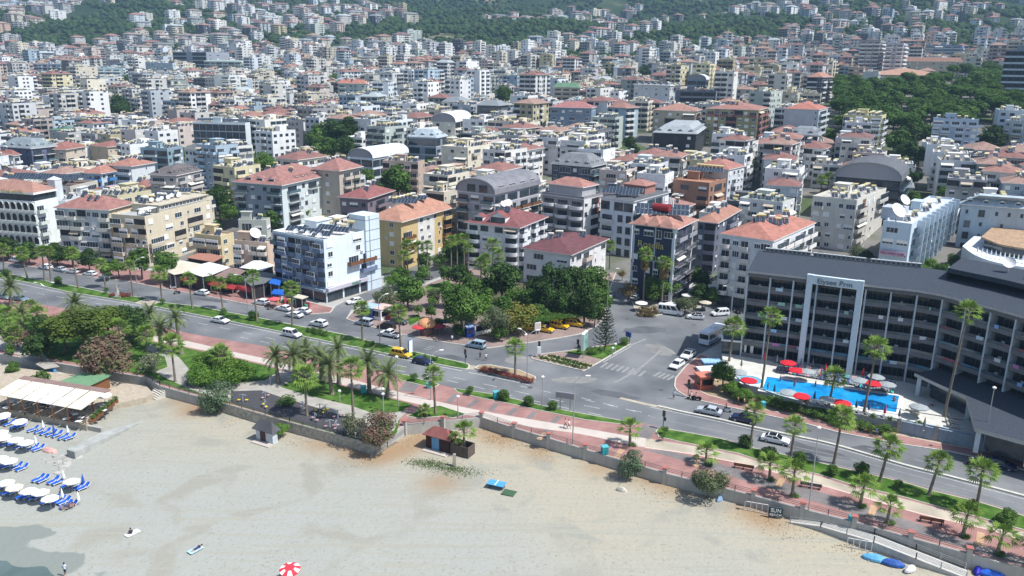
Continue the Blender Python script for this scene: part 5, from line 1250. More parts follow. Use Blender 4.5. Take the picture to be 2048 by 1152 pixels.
# ------------------------------------------------------------------ the rest of the town
PAL = [((.76, .77, .77), 28), ((.72, .71, .67), 20), ((.66, .61, .50), 12), ((.58, .63, .67), 12), ((.60, .52, .47), 6), ((.60, .55, .36), 4), ((.38, .48, .56), 6),
  ((.40, .40, .40), 6), ((.14, .15, .17), 4), ((.45, .50, .46), 4), ((.50, .36, .29), 2)]
PALW = [c for c, k in PAL for _ in range(k)]
REDS = [(.27, .14, .12), (.31, .17, .14), (.24, .125, .11), (.32, .21, .17), (.21, .12, .11)]
CN = {(.76, .77, .77): 'white', (.72, .71, .67): 'off-white', (.66, .61, .50): 'cream', (.58, .63, .67): 'pale grey', (.60, .52, .47): 'pinkish', (.60, .55, .36): 'yellow', (.38, .48, .56): 'blue-grey',
  (.40, .40, .40): 'grey', (.14, .15, .17): 'charcoal', (.45, .50, .46): 'grey-green', (.50, .36, .29): 'terracotta'}
NUMW = {1: 'one', 2: 'two', 3: 'three', 4: 'four', 5: 'five', 6: 'six', 7: 'seven', 8: 'eight', 9: 'nine', 10: 'ten'}
def quads_building(b, br, x, y, z, rot, w, d, H, n, col, roof, rcol, rg, tanks=10, far=False):
 """whole building as faces: b walls/windows (attr plaster 0, glass 1), br roof (tiles 0, plaster attr 1, panel 2)"""
 c, s = cos(rot), sin(rot)
 def P(u, v, h): return (x + c * u - s * v, y + s * u + c * v, z + h)
 def quad(bb, p, mi, cl): bb.face([P(*q) for q in p], mi, cl)
 def bx(bb, u0, u1, v0, v1, h0, h1, mi, cl, top=True):
  quad(bb, [(u0, v0, h0), (u1, v0, h0), (u1, v0, h1), (u0, v0, h1)], mi, cl); quad(bb, [(u0, v1, h0), (u0, v0, h0), (u0, v0, h1), (u0, v1, h1)], mi, cl)
  quad(bb, [(u1, v0, h0), (u1, v1, h0), (u1, v1, h1), (u1, v0, h1)], mi, cl); quad(bb, [(u1, v1, h0), (u0, v1, h0), (u0, v1, h1), (u1, v1, h1)], mi, cl)
  if top: quad(bb, [(u0, v0, h1), (u1, v0, h1), (u1, v1, h1), (u0, v1, h1)], mi, cl)
 lo = -3.5
 bx(b, 0, w, 0, d, lo, H, 0, col, roof != 'flat' or True)
 if roof == 'flat':
  rc = rg.choice([(.46, .45, .42), (.38, .37, .35), (.55, .52, .46), (.5, .42, .34)])
  t = .25
  for (u0, u1, v0, v1) in ((0, w, 0, t), (0, w, d - t, d), (0, t, t, d - t), (w - t, w, t, d - t)): bx(b, u0, u1, v0, v1, H, H + .6, 0, col)
  quad(br, [(t, t, H + .02), (w - t, t, H + .02), (w - t, d - t, H + .02), (t, d - t, H + .02)], 1, rc)
  u, v = w * rg.uniform(.2, .6), d * rg.uniform(.2, .6); bx(br, u, u + w * .28, v, v + d * .28, H, H + 2.6, 1, tuple(k * .97 for k in col))
 fh = H / n; bc = rg.choice([col, tuple(min(.75, k * 1.15) for k in col), (.66, .66, .65), tuple(k * .7 for k in col)])
 for side, ln in ((0, w), (1, d)):
  k = max(2, int(ln / 3.1)); pat = [rg.choice('wwbb.' if side else 'wwb.') for _ in range(k)]; cw = ln / k
  def Q(a, o, h): return (a, -o, h) if side == 0 else (-o, a, h)
  for j in range(k):
   if pat[j] == '.': continue
   for i in range(n):
    m = (j + .5) * cw; h0 = i * fh
    if pat[j] == 'w':
     ww = cw * .26; q = [Q(m - ww, .05, h0 + .9), Q(m + ww, .05, h0 + .9), Q(m + ww, .05, h0 + 2.25), Q(m - ww, .05, h0 + 2.25)]
     if side: q = q[::-1]
     if rg.random() < .2: quad(b, q, 0, (.68, .68, .66))
     else: quad(b, q, 1, col)
    else:
     ww = cw * .46; q = [Q(m - ww, .05, h0 + .1), Q(m + ww, .05, h0 + .1), Q(m + ww, .05, h0 + 2.5), Q(m - ww, .05, h0 + 2.5)]
     if side: q = q[::-1]
     quad(b, q, 1, col)
     if side == 0: bx(b, m - ww, m + ww, -1.1, 0, h0 - .15, h0 + .85, 0, bc)
     else: bx(b, -1.1, 0, m - ww, m + ww, h0 - .15, h0 + .85, 0, bc)
 zt = H
 if roof in ('hip', 'mans'):
  o = .7; rise = min(w, d) * .22 if roof == 'hip' else 2.6
  c4 = [(-o, -o), (w + o, -o), (w + o, d + o), (-o, d + o)]; k = (min(w, d) / 2 if roof == 'hip' else 3.)
  cx, cy = w / 2, d / 2
  if roof == 'hip':
   if w >= d: A, B_ = (k, cy), (w - k, cy)
   else: A, B_ = (cx, k), (cx, d - k)
   E_ = [(*p, H + .2) for p in c4]; a, bb_ = (*A, H + rise), (*B_, H + rise)
   fs = [[E_[0], E_[1], bb_, a], [E_[1], E_[2], bb_], [E_[2], E_[3], a, bb_], [E_[3], E_[0], a]] if w >= d else [[E_[0], E_[1], a], [E_[1], E_[2], bb_, a], [E_[2], E_[3], bb_], [E_[3], E_[0], a, bb_]]
   for f in fs: quad(br, f, 0, rcol)
   bx(br, -o, w + o, -o, d + o, H, H + .2, 1, (.55, .5, .46), False)
  else:
   i4 = [(k, k), (w - k, k), (w - k, d - k), (k, d - k)]
   for q in range(4):
    p, p2, r_, s_ = c4[q], c4[(q + 1) % 4], i4[(q + 1) % 4], i4[q]; quad(br, [(*p, H + .1), (*p2, H + .1), (*r_, H + rise), (*s_, H + rise)], 1, rcol)
   quad(br, [(*p, H + rise) for p in i4], 1, rcol); zt = H + rise
 if tanks:
  k = 0
  nt = tanks if roof == 'flat' else tanks // 3
  for _ in range(nt):
   u, v = rg.uniform(1, w - 2), rg.uniform(1, d - 1.6); h = zt if roof != 'hip' else H + min(w, d) * .2 * min(1, 2 * min(u, w - u, v, d - v) / min(w, d))
   tc = rg.choice(CREAMS); bx(br, u, u + 1.25, v, v + .7, h + 1.1, h + 1.75, 1, tc)
   if rg.random() < .6:
    uu = u - .2; quad(br, [(uu, v - 1.5, h + .3), (uu + 1.7, v - 1.5, h + .3), (uu + 1.7, v - .1, h + 1.3), (uu, v - .1, h + 1.3)], 2, tc)
def fill_town():
 cand = []
 rg = random.Random(21)
 a0 = radians(-27); X = Vector((cos(a0), sin(a0))); Y = Vector((-sin(a0), cos(a0)))
 v = 120.
 row = 0
 while v < 1900:
  u = -1500.
  while u < 1500:
   du = rg.uniform(14, 19) if v < 420 else rg.uniform(15, 26); p = X * (u + rg.uniform(-1.5, 1.5)) + Y * (v + rg.uniform(-1., 1.)); u += du
   if not (255 < p.y < 1120 and abs(p.x) < .92 * p.y + 30): continue
   den = .93
   if p.y > 900: den = den * (.6 + .9 * (noise.noise(Vector((p.x / 160, p.y / 160, 0))) + .2))
   if rg.random() > den: continue
   if noise.noise(Vector((p.x / 42, p.y / 42, 7))) > .52: continue
   cand.append((p, du))
  v += rg.choice([13., 13.5, 14., 20.]) if v < 600 else rg.choice([12.6, 13.2, 13., 17.]) ; row += 1
 for _ in range(6500):
  y = 1060 + 1500 * rg.random() ** 1.25; x = rg.uniform(-.85, .85) * y
  q = noise.noise(Vector((x / 210, y / 210, 5))) + .25 * noise.noise(Vector((x / 60, y / 60, 9)))
  lim = .12 + (y - 1120) / 1500 * .2 + -(.09 if x > .1 * y else 0) - (.30 if x < -.2 * y else (.1 if x < -.12 * y else 0)) + (.22 if -.12 * y < x < .04 * y else 0)
  if q > lim: cand.append((Vector((x, y)), -1))
 cand.sort(key=lambda t: t[0].length)
 grid = {}
 def free(x, y, r):
  gx, gy = int(x // 25), int(y // 25)
  for i in range(gx - 2, gx + 3):
   for j in range(gy - 2, gy + 3):
    for (ax, ay, ar) in grid.get((i, j), ()):
     if (ax - x) ** 2 + (ay - y) ** 2 < (ar + r) ** 2: return False
  return True
 for o in OCC: grid.setdefault((int(o[0] // 25), int(o[1] // 25)), []).append(o)
 front = [tuple(G(*p, 0)[:2]) for p in [(-300, 470), (0, 500), (420, 545), (660, 600), (700, 590), (960, 540), (1240, 540), (1300, 540), (1450, 560), (1560, 540), (2048, 560), (2400, 620)]]
 bs = MB(); bsr = MB(); made = 0; ns = 0
 for p, du in cand:
  hill = du < 0
  if hill: w, d, n = rg.uniform(13, 30), rg.uniform(10, 15), rg.choice([2, 3, 4, 5, 5])
  else:
   w, d, n = rg.uniform(11.5, min(25, du)), rg.uniform(10.2, 12.8), rg.choice([4, 5, 5, 5, 6])
   if p.y > 480: n = rg.choice([2, 3, 4, 4, 4, 5, 5, 5, 6, 8])
   if p.y > 480: d = min(d, 12.5)
  r = hypot(w, d) / 2 * (.53 if not hill else 1.0)
  fy = max(f[1] for f in front if True) if False else None
  ok = True
  for (ax, ay), (bx_, by) in zip(front[:-1], front[1:]):
   if min(ax, bx_) <= p.x <= max(ax, bx_):
    k = (p.x - ax) / (bx_ - ax); ok = p.y > ay + (by - ay) * k + r + 4; break
  if not ok or not free(p.x, p.y, r): continue
  if any((p.x - q[0]) ** 2 + (p.y - q[1]) ** 2 < (q[2] + r) ** 2 for q in KEEP): continue
  H = n * 3.0 + .3; z = T(p.x, p.y)
  good = False
  for H_ in (H, H - 3, H - 6, H - 9):
   if H_ < 6 and not hill: break
   if hill: H_ = H
   xt, yt, Z = proj((p.x, p.y, z + H_ + 1.5)); hw = r / Z * F; yb = proj((p.x, p.y, z))[1]; bad = False
   for (x0, x1, y0, y1, dep) in PROT:
    if p.y < dep and xt + hw > x0 + 2 and xt - hw < x1 - 2 and yt < y1 - 3 and yb > y0:
     bad = True; break
   if not bad: good = True; H = H_; break
   if hill: break
  if not good: continue
  n = max(2, int(round(H / 3.)))
  rot = radians(-27 + 90) if not hill else rg.uniform(.6, 1.4)
  rot += radians(rg.gauss(0, 4) + 7 * noise.noise(Vector((p.x / 150, p.y / 150, 2))))
  roof = rg.choice(['flat'] * 19 + ['hip'] * 5 + ['mans']) if not hill else rg.choice(['hip', 'hip', 'flat', 'mans'])
  if p.x > 0 and not hill and rg.random() < .2: roof = 'hip'
  col = rg.choice(PALW); ck = col; sc_ = rg.uniform(.62, 1.04) if p.y > 420 else rg.uniform(.9, 1.06); col = tuple(q * sc_ for q in col); rcol = rg.choice(REDS) if roof == 'hip' else rg.choice([(.22, .24, .26), (.34, .38, .40), (.16, .17, .18)])
  if hill and rg.random() < .35: rcol = (.25, .2, .19)
  c, s = cos(rot), sin(rot); x0 = p.x - c * w / 2 + s * d / 2; y0 = p.y - s * w / 2 - c * d / 2
  grid.setdefault((int(p.x // 25), int(p.y // 25)), []).append((p.x, p.y, r))
  vis = abs(proj((p.x, p.y, z + H))[0] - 1024) < 1060 and proj((p.x, p.y, z + H))[1] > -5
  look = f"{CN[ck]} {NUMW[n]}-storey block with {'flat tank-topped' if roof == 'flat' else ('red tiled' if roof == 'hip' else 'grey sloping')} roof"
  if vis and made < 100:
   rows = lambda k: [''.join(rg.choice('wwbbBo.s') for _ in range(k)) for _ in range(2)]
   kL, kR = max(2, int(d / 3.2)), max(2, int(w / 3.2)); bal = rg.choice([tuple(min(.72, q * 1.1) for q in col), (.66, .66, .65), tuple(q * .72 for q in col)])
   building('apartment_building', None, 'apartment building', Vector((x0, y0, z)), rot, w, d, H, n, rows(kL), rows(kR), col, ('flat', rg.choice([(.46, .45, .42), (.38, .37, .35), (.5, .42, .34)])) if roof == 'flat' else
      (('hip', rcol, min(w, d) * .2, .7) if roof == 'hip' else ('mansard', rcol, 3., 3., 'g')), dict(bal=bal, awn=.15, ac=.1, dark=rg.random() < .3), seed=made, heat=(rg.randint(12, 22) if roof == 'flat' else 3), group='apartment blocks filling the town', autolook=look)
   made += 1
  elif vis and made < 215:
   b1, b2 = MB(), MB(); rc_ = root = thing('apartment_building', None, 'apartment building', (x0, y0, z), rot, 'apartment blocks filling the town'); auto(root, look, (x0, y0, z + H))
   quads_building(b1, b2, 0, 0, 0, 0, w, d, H, n, col, roof, rcol, rg, 0)
   b1.build('wall', [M_PATTR, M_GLASS], root, attr=True); b2.build('roof', [M_TILEA, M_PATTR, M_PANEL], root, attr=True)
   if roof == 'flat': heaters(root, w, d, H + .03, rg.randint(9, 14), rg, rot)
   made += 1
  else:
   quads_building(bs, bsr, x0, y0, z, rot, w, d, H, n, col, roof, rcol, rg, (26 if p.y < 800 else 16) if not hill else 3); ns += 1
 o = thing('far_town', 'dense mass of distant apartment houses with tank-covered roofs climbing the hills', 'town'); o['kind'] = 'stuff'
 b1 = bs.build('far_walls', [M_PATTR, M_GLASS], o, attr=True); b2 = bsr.build('far_roofs', [M_TILEA, M_PATTR, M_PANEL], o, attr=True)
 for q in (b1, b2): q['kind'] = 'stuff'
 print('TOWN', made, ns, len(bs.f), len(bsr.f))
 return grid
def ico():
 import bmesh
 bm = bmesh.new(); bmesh.ops.create_icosphere(bm, subdivisions=1, radius=1)
 V = np.array([v.co[:] for v in bm.verts]); Fc = np.array([[v.index for v in f.verts] for f in bm.faces]); bm.free(); return V, Fc
def hill_trees(grid):
 V, Fc = ico(); rg = np.random.default_rng(5); vs = []; fs = []; cs = []; k = 0
 N_ = 54000
 for _ in range(N_):
  y = 900 + 1900 * rg.random() ** 1.15; x = rg.uniform(-.8, .8) * y
  q = noise.noise(Vector((x / 90, y / 90, 1))) + .5 * noise.noise(Vector((x / 330, y / 330, 8)))
  if q < -.5 + (.2 if x < -.2 * y else 0) + .5 * max(0, (1060 - y) / 160): continue
  if any((ax - x) ** 2 + (ay - y) ** 2 < (ar + 3) ** 2 for i in range(int(x // 25) - 1, int(x // 25) + 2) for j in range(int(y // 25) - 1, int(y // 25) + 2) for ax, ay, ar in grid.get((i, j), ())): continue
  r = rg.uniform(2.4, 5.4); z = T(x, y)
  W_ = V * (1 + rg.uniform(-.3, .3, (len(V), 1))) * np.array([r, r, r * rg.uniform(.7, 1.1)]) + np.array([x, y, z + r * .6])
  vs.append(W_); fs.append(Fc + k); k += len(V); g = rg.uniform(.75, 1.3); t = rg.random(); c0 = np.array([.02, .045, .016]) * (1 - t) + np.array([.045, .075, .022]) * t
  cs.append(np.tile(c0 * g, (len(Fc) * 3, 1)))
 vs = np.vstack(vs); fs = np.vstack(fs); cs = np.vstack(cs)
 me = bpy.data.meshes.new('hill_woods'); me.vertices.add(len(vs)); me.vertices.foreach_set('co', vs.ravel().astype(np.float32))
 me.loops.add(len(fs) * 3); me.loops.foreach_set('vertex_index', fs.ravel().astype(np.int32)); me.polygons.add(len(fs)); me.polygons.foreach_set('loop_start', np.arange(0, len(fs) * 3, 3, dtype=np.int32))
 me.update(calc_edges=True)
 ca = me.color_attributes.new('Col', 'FLOAT_COLOR', 'CORNER'); ca.data.foreach_set('color', np.hstack([cs, np.ones((len(cs), 1))]).astype(np.float32).ravel())
 me.materials.append(mat('hill_foliage', attr=True, rough=.9, var=.3, vs=.15, world=True, spec=.1))
 o = place(me, 'hill_woods'); tag(o, 'distant woods and orchards covering the hillsides behind the town', 'woods', kind='stuff')
 print('HILLTREES', len(fs))
KEEP = []
_pg = G(1850, 262); _ph = G(1850, 175)
PINES = []
def pine_wood():
 rg = random.Random(77); pts = []
 tries = 0
 while len(pts) < 150 and tries < 6000:
  tries += 1
  px, py = rg.uniform(1668, 2075), rg.uniform(158, 284)
  if py > 262 + 20 * sin(px / 40) and px > 1950: continue
  if px < 1720 and py < 182: continue
  if py < 172 and not (px > 1900): continue
  p = G(px, py)
  if any((p.x - q.x) ** 2 + (p.y - q.y) ** 2 < 40 for q in pts): continue
  if any((p.x - q[0]) ** 2 + (p.y - q[1]) ** 2 < (q[2] + 1) ** 2 for q in OCC): continue
  pts.append(p)
 for p in pts:
  R_ = rg.uniform(5.0, 6.8); tree('pine', p, R_, rg.uniform(9, 11.5), group='round-crowned pines of the hill wood'); KEEP.append((p.x, p.y, 10.))
pine_wood()
for px, py, rp, h, k in [(437, 395, 27, 9, 'broaddark'), (455, 425, 20, 6, 'broad'), (543, 442, 24, 4, 'broad'), (605, 425, 16, 3, 'bright'), (645, 270, 26, 9, 'broad'), (670, 262, 24, 11, 'broaddark'), (700, 255, 24, 12, 'broaddark'), (625, 285, 22, 7, 'broad'), (655, 300, 26, 6, 'broad'),
       (690, 292, 24, 7, 'broaddark'), (525, 322, 22, 5, 'bright'), (545, 330, 18, 4, 'bright'), (795, 362, 32, 8, 'broad'), (770, 372, 20, 6, 'broad'), (733, 352, 17, 5, 'broad'), (862, 328, 14, 4, 'bright'), (235, 215, 22, 9, 'darkpine'), (250, 222, 16, 8, 'broaddark'),
       (258, 158, 12, 9, 'broad'), (1005, 190, 20, 9, 'broad'), (1260, 285, 14, 5, 'broaddark'), (1268, 300, 12, 4, 'broaddark'), (1215, 150, 12, 6, 'broaddark'), (1290, 145, 16, 6, 'broaddark'), (1800, 285, 26, 8, 'broad'), (1820, 270, 26, 9, 'broaddark'), (1850, 268, 22, 8, 'broad'), (1790, 240, 26, 9, 'pine'),
       (1810, 350, 16, 6, 'broaddark'), (1835, 355, 14, 5, 'broaddark'), (1825, 395, 14, 5, 'broad'), (1890, 385, 16, 5, 'bright'), (1985, 275, 26, 8, 'broaddark'), (1660, 270, 14, 5, 'broad'), (1665, 310, 12, 5, 'broad'), (670, 155, 12, 6, 'bright'), (560, 150, 12, 5, 'broaddark'), (1500, 240, 12, 5, 'broad'),
       (340, 315, 14, 4, 'bright'), (365, 310, 14, 4, 'bright'), (380, 300, 10, 4, 'broad'), (1820, 300, 22, 8, 'broaddark'), (1840, 310, 18, 6, 'broaddark'), (60, 405, 10, 4, 'broad')]:
 d = ray(px, py); t = 80.
 while t < 3000:
  p = CAM + d * t
  if p.z - h <= T(p.x, p.y): break
  t += 1.
 tree(k, (p.x, p.y, T(p.x, p.y)), rp / F * proj(p)[2], h); KEEP.append((p.x, p.y, rp / F * proj(p)[2] * .8))
 PROT.append((px - rp, px + rp, py - rp, py + rp * .6, p.y - 3))
for px, py, h in [(1644, 360, 7), (1658, 352, 7), (1510, 330, 7), (1663, 285, 6), (275, 250, 7), (325, 262, 6), (340, 270, 6), (46, 305, 6), (1125, 270, 6), (1270, 245, 6), (510, 325, 6)]:
 d = ray(px, py); t = 80.
 while t < 3000:
  p = CAM + d * t
  if p.z - h <= T(p.x, p.y): break
  t += 1.
 B = (px, py); root = palm(None, (px, py), 'fan', z=T(p.x, p.y), h=h, r=1.4); KEEP.append((p.x, p.y, 2.5))
def minaret(px, pb, pt, label):
 B = G(px, pb); h = solve_h(B, pt); r = thing('minaret', label, 'minaret', B, 0); b = MB()
 b.lathe([(1.9, -2), (1.9, h * .18), (1.25, h * .24), (1.1, h * .66), (1.75, h * .68), (1.75, h * .715), (.95, h * .72), (.85, h * .86)], 12); b.build('shaft', M_WHITE, r)
 b = MB(); b.lathe([(1.05, h * .86), (.0, h)], 12); b.build('spire', mat('lead_roof', (.30, .33, .36), .5), r); KEEP.append((B.x, B.y, 6)); LAND.append((label.split(' beside')[0].replace('slender ', 'the '), px, pt))
 return B
minaret(1009, 212, 178, 'slender minaret beside a round green tree in the town centre')
minaret(92, 240, 187, 'slender stone minaret beside the green mosque dome')
minaret(1372, 105, 79, 'slender left minaret of the twin-minaret mosque'); minaret(1398, 105, 74, 'slender right minaret of the twin-minaret mosque')
minaret(1965, 128, 70, 'slender left minaret beside the grey dome'); minaret(1988, 104, 70, 'slender far right minaret beside the grey dome')
minaret(822, 105, 80, 'slender minaret beside orange roofs at the hill foot')
def dome(px, py, rr, col, label):
 p = G(px, py); r = thing('mosque', label, 'mosque', p, 0); KEEP.append((p.x, p.y, rr + 4)); b = MB(); b.box(-rr, rr, -rr, rr, -3, 7, 0)
 for i in range(4): b.face([(-rr + 1 + i * rr / 2.2, -rr - .03, 2), (-rr + 2.6 + i * rr / 2.2, -rr - .03, 2), (-rr + 2.6 + i * rr / 2.2, -rr - .03, 5), (-rr + 1 + i * rr / 2.2, -rr - .03, 5)], 1)
 b.build('wall', [M_TRIM, M_GLASS], r); b = MB(); b.lathe([(rr * .8, 7), (rr * .8, 8)] + [(rr * .8 * cos(a), 8 + rr * .6 * sin(a)) for a in [pi / 2 * k / 6 for k in range(1, 7)]], 18); b.build('dome', mat('dome_' + label[:5].strip(), col, .5), r, smooth=True)
dome(68, 236, 8, (.06, .22, .10), 'low mosque with a bright green dome'); dome(1985, 128, 13, (.30, .36, .34), 'large mosque with a grey-green dome by two minarets'); dome(1386, 112, 10, (.45, .48, .5), 'pale mosque between twin minarets')
GRID = fill_town()
hill_trees(GRID)
# ------------------------------------------------------------------ the big dark hotel, its terrace and pool
DZ = 1.5
M_HB = mat('hotel_parapet', (.16, .16, .17), .7, var=.18, vs=.7, world=True, streak=True)
M_HC = mat('hotel_column', (.50, .56, .60), .7, var=.1, vs=1, world=True)
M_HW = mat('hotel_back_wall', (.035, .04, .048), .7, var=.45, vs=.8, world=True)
M_SHING = mat('roof_shingles', (.045, .056, .075), .9, var=.3, vs=3., bump=.4, bs=9, world=True)
HB = corner_of((1497, 541), 0) ; HBASE = G(1487, 712, DZ)
HH = solve_h(HBASE, 541)
HZ = DZ + HH
EAVE = [(1497, 541), (1605, 553), (1729, 568), (1849, 581), (1885, 588), (1960, 607), (2048, 631), (2140, 658), (2260, 694)]
front = [Vector(G(x, y, HZ)[:2]) for x, y in EAVE]
seg = [front[0]]
L_ = sum((b_ - a).length for a, b_ in zip(front[:-1], front[1:])); nb = int(L_ / 4.4); bay = L_ / nb
pts = []; acc = 0; i = 0; cur = front[0]
def along(s):
 for a, b_ in zip(front[:-1], front[1:]):
  l = (b_ - a).length
  if s <= l: return a + (b_ - a) * (s / l), (b_ - a).normalized()
  s -= l
 return front[-1], (front[-1] - front[-2]).normalized()
hotel = thing('seafront_hotel', 'huge dark balconied hotel with slate grey roof bending round the swimming pool', 'hotel', (front[0].x, front[0].y, DZ), 0)
LAND.append(('the big dark hotel', 1750, 640)); LAND.append(('the swimming pool', 1660, 790))
HO = Vector((front[0].x, front[0].y))
NF = 6; fh = (HH - 1.0) / NF
def Lc(p, z): return (p.x - HO.x, p.y - HO.y, z)
def nrm(d): return Vector((d.y, -d.x))
BD = 2.2
bays = [along(k * bay) for k in range(nb + 1)]
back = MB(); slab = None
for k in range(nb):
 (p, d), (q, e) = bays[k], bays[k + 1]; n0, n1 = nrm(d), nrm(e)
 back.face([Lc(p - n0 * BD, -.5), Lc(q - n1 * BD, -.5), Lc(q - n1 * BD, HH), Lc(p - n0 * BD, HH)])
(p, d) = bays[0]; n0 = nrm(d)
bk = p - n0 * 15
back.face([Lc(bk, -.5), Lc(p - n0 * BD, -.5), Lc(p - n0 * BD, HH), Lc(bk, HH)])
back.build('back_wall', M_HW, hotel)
rgH = random.Random(5)
for f in range(NF + 1):
 b = MB(); z = f * fh
 for k in range(nb):
  (p, d), (q, e) = bays[k], bays[k + 1]; n0, n1 = nrm(d), nrm(e)
  o0, o1 = p + n0 * .1, q + n1 * .1; i0, i1 = p - n0 * BD, q - n1 * BD
  t = z if f < NF else HH - .9
  if f: b.face([Lc(i0, t), Lc(o0, t), Lc(o1, t), Lc(i1, t)][::-1])
  b.face([Lc(i0, t - .25), Lc(o0, t - .25), Lc(o1, t - .25), Lc(i1, t - .25)])
  h = .5 if 0 < f < NF else .9
  b.face([Lc(o0, t - .3), Lc(o1, t - .3), Lc(o1, t + h), Lc(o0, t + h)])
  b.face([Lc(o0, t + h), Lc(o1, t + h), Lc(q - n1 * .1, t + h), Lc(p - n0 * .1, t + h)])
  b.face([Lc(p - n0 * .1, t), Lc(q - n1 * .1, t), Lc(q - n1 * .1, t + h), Lc(p - n0 * .1, t + h)][::-1])
 b.build('balcony_band', M_HB, hotel)
 if 0 < f < NF:
  b = MB()
  for k in range(nb):
   (p, d), (q, e) = bays[k], bays[k + 1]; o0, o1 = p + nrm(d) * .02, q + nrm(e) * .02; b.face([Lc(o0, z + .5), Lc(o1, z + .5), Lc(o1, z + 1.05), Lc(o0, z + 1.05)])
  b.build('balcony_glass', mat('hotel_glass', (.07, .10, .12), .1, spec=.8, var=.5, vs=.4, world=True), hotel)
for k in range(nb + 1):
 p, d = bays[k]; n_ = nrm(d)
 b = MB(); w = .14 if k < 14 else .32; t = d * w
 a0, a1, c0, c1 = p - t + n_ * .14, p + t + n_ * .14, p - t - n_ * BD, p + t - n_ * BD
 for (u, v) in ((a0, a1), (a1, c1), (c0, a0)): b.face([Lc(u, 0), Lc(v, 0), Lc(v, HH - 1.), Lc(u, HH - 1.)])
 b.build('column', M_HC, hotel)
for k in range(nb):
 (p, d), (q, e) = bays[k], bays[k + 1]; n_ = nrm(d); m = (p + q) / 2; ang = atan2(d.y, d.x)
 for f in range(NF):
  base_ = m - n_ * (BD - .03); w = bay * .8
  if f == 0 and 15 < k: continue
  o = place(me_door(q1(w), q1(fh - .6), True), 'balcony_door', hotel, Lc(base_, f * fh + .05), ang)
  if rgH.random() < .34 and f:
   b = MB(); ww = rgH.uniform(.7, 1.4); s0 = rgH.uniform(-1.4, .6)
   b.face([(s0, -.03, -.55), (s0 + ww, -.03, -.55), (s0 + ww, -.03, .12), (s0, -.03, .12)])
   b.build('hanging_towel', mat('towel', obj=True, rough=.95), hotel, Lc(m + n_ * .12, f * fh + .92), ang, rgH.choice([(.30, .52, .78), (.66, .68, .68), (.25, .42, .75), (.5, .62, .68), (.66, .68, .68), (.3, .5, .4), (.5, .2, .4)]))
  if rgH.random() < .5 and f:
   b = MB(); b.box(-.3, .3, -.3, .3, 0, .45); b.box(-.3, .3, .2, .3, .45, .95); b.build('balcony_chair', M_TRIM, hotel, Lc(m - n_ * 1.1, f * fh), ang + rgH.uniform(-1, 1))
rf = MB(); ev = MB()
inner = []
for k in range(nb + 1):
 p, d = bays[k]; n_ = nrm(d); dep = 13.
 inner.append((p + n_ * .9, p - n_ * dep))
for k in range(nb):
 (a, c), (a1, c1) = inner[k], inner[k + 1]
 rf.face([Lc(a, HH + .1), Lc(a1, HH + .1), Lc(c1, HH + 1.6), Lc(c, HH + 1.6)])
 ev.face([Lc(a, HH - .25), Lc(a1, HH - .25), Lc(a1, HH + .12), Lc(a, HH + .12)])
 ev.face([Lc(a, HH - .25), Lc(a1, HH - .25), Lc(a1 + (c1 - a1).normalized() * 1.0, HH - .25), Lc(a + (c - a).normalized() * 1.0, HH - .25)][::-1])
 rf.face([Lc(c, HH + 1.6), Lc(c1, HH + 1.6), Lc(c1, -.5), Lc(c, -.5)])
a, c = inner[0]; rf.face([Lc(c, HH + 1.6), Lc(c, HH - .2), Lc(a, HH - .25), Lc(a, HH + .12)])
rf.build('roof', M_SHING, hotel); ev.build('eaves_board', mat('eaves_metal', (.45, .44, .42), .6), hotel)
rb = MB()
P0 = [along(s)[0] - nrm(along(s)[1]) * 7.5 for s in (L_ * .50, L_ * .62, L_ * .74, L_ * .86, L_)]
P1 = [along(s)[0] - nrm(along(s)[1]) * 15 for s in (L_ * .50, L_ * .62, L_ * .74, L_ * .86, L_)]
for k in range(4):
 z0, z1 = HH + 2.4, HH + 3.3
 rb.face([Lc(P0[k], z0), Lc(P0[k + 1], z0), Lc(P0[k + 1], z1), Lc(P0[k], z1)]); rb.face([Lc(P0[k], z1), Lc(P0[k + 1], z1), Lc(P1[k + 1], z1 + .8), Lc(P1[k], z1 + .8)])
 rb.face([Lc(P0[k], z0), Lc(P0[k + 1], z0), Lc(P1[k + 1], z0), Lc(P1[k], z0)][::-1]); rb.face([Lc(P1[k], z1 + .8), Lc(P1[k + 1], z1 + .8), Lc(P1[k + 1], 0), Lc(P1[k], 0)])
rb.face([Lc(P1[0], HH), Lc(P0[0], HH + 1), Lc(P0[0], HH + 3.3), Lc(P1[0], HH + 4.1)])
rb.build('raised_roof', M_SHING, hotel)
for k in range(34):
 s = L_ * (.03 + .0138 * k); p, d = along(s); q = p - nrm(d) * 12.6
 b = MB(); b.box(-.5, .5, -.4, .4, 0, .75, 0); b.box(-.35, .35, -.42, -.40, .1, .65, 1); b.build('condenser_unit', [mat('unit_grey', (.42, .44, .44), .6), M_RAIL], hotel, Lc(q, HH + 1.62), atan2(d.y, d.x))
for s, rr in ((.60, 1.1), (.68, 1.3), (.78, 1.0), (.88, 1.1)):
 p, d = along(L_ * s); place(me_dish(rr), 'satellite_dish', hotel, Lc(p - nrm(d) * 12, HH + 3.9), 0)
g0 = G(1595, 733, DZ); g1 = G(1702, 752, DZ)
p0, p1 = Vector(g0[:2]), Vector(g1[:2]); dd = (p1 - p0).normalized(); nn = nrm(dd)
b = MB(); ang = atan2(dd.y, dd.x); Wg = (p1 - p0).length
b.box(-.1, 1.0, -.4, .4, 0, HH + .9, 0); b.box(Wg - 1., Wg + .1, -.4, .4, 0, HH + .9, 0); b.box(1.0, Wg - 1., -.4, .4, HH - .9, HH + .85, 0, bottom=True)
b.build('portal_frame', mat('portal_plaster', (.58, .66, .70), .7, var=.08, world=True), hotel, Lc(p0, 0), ang)
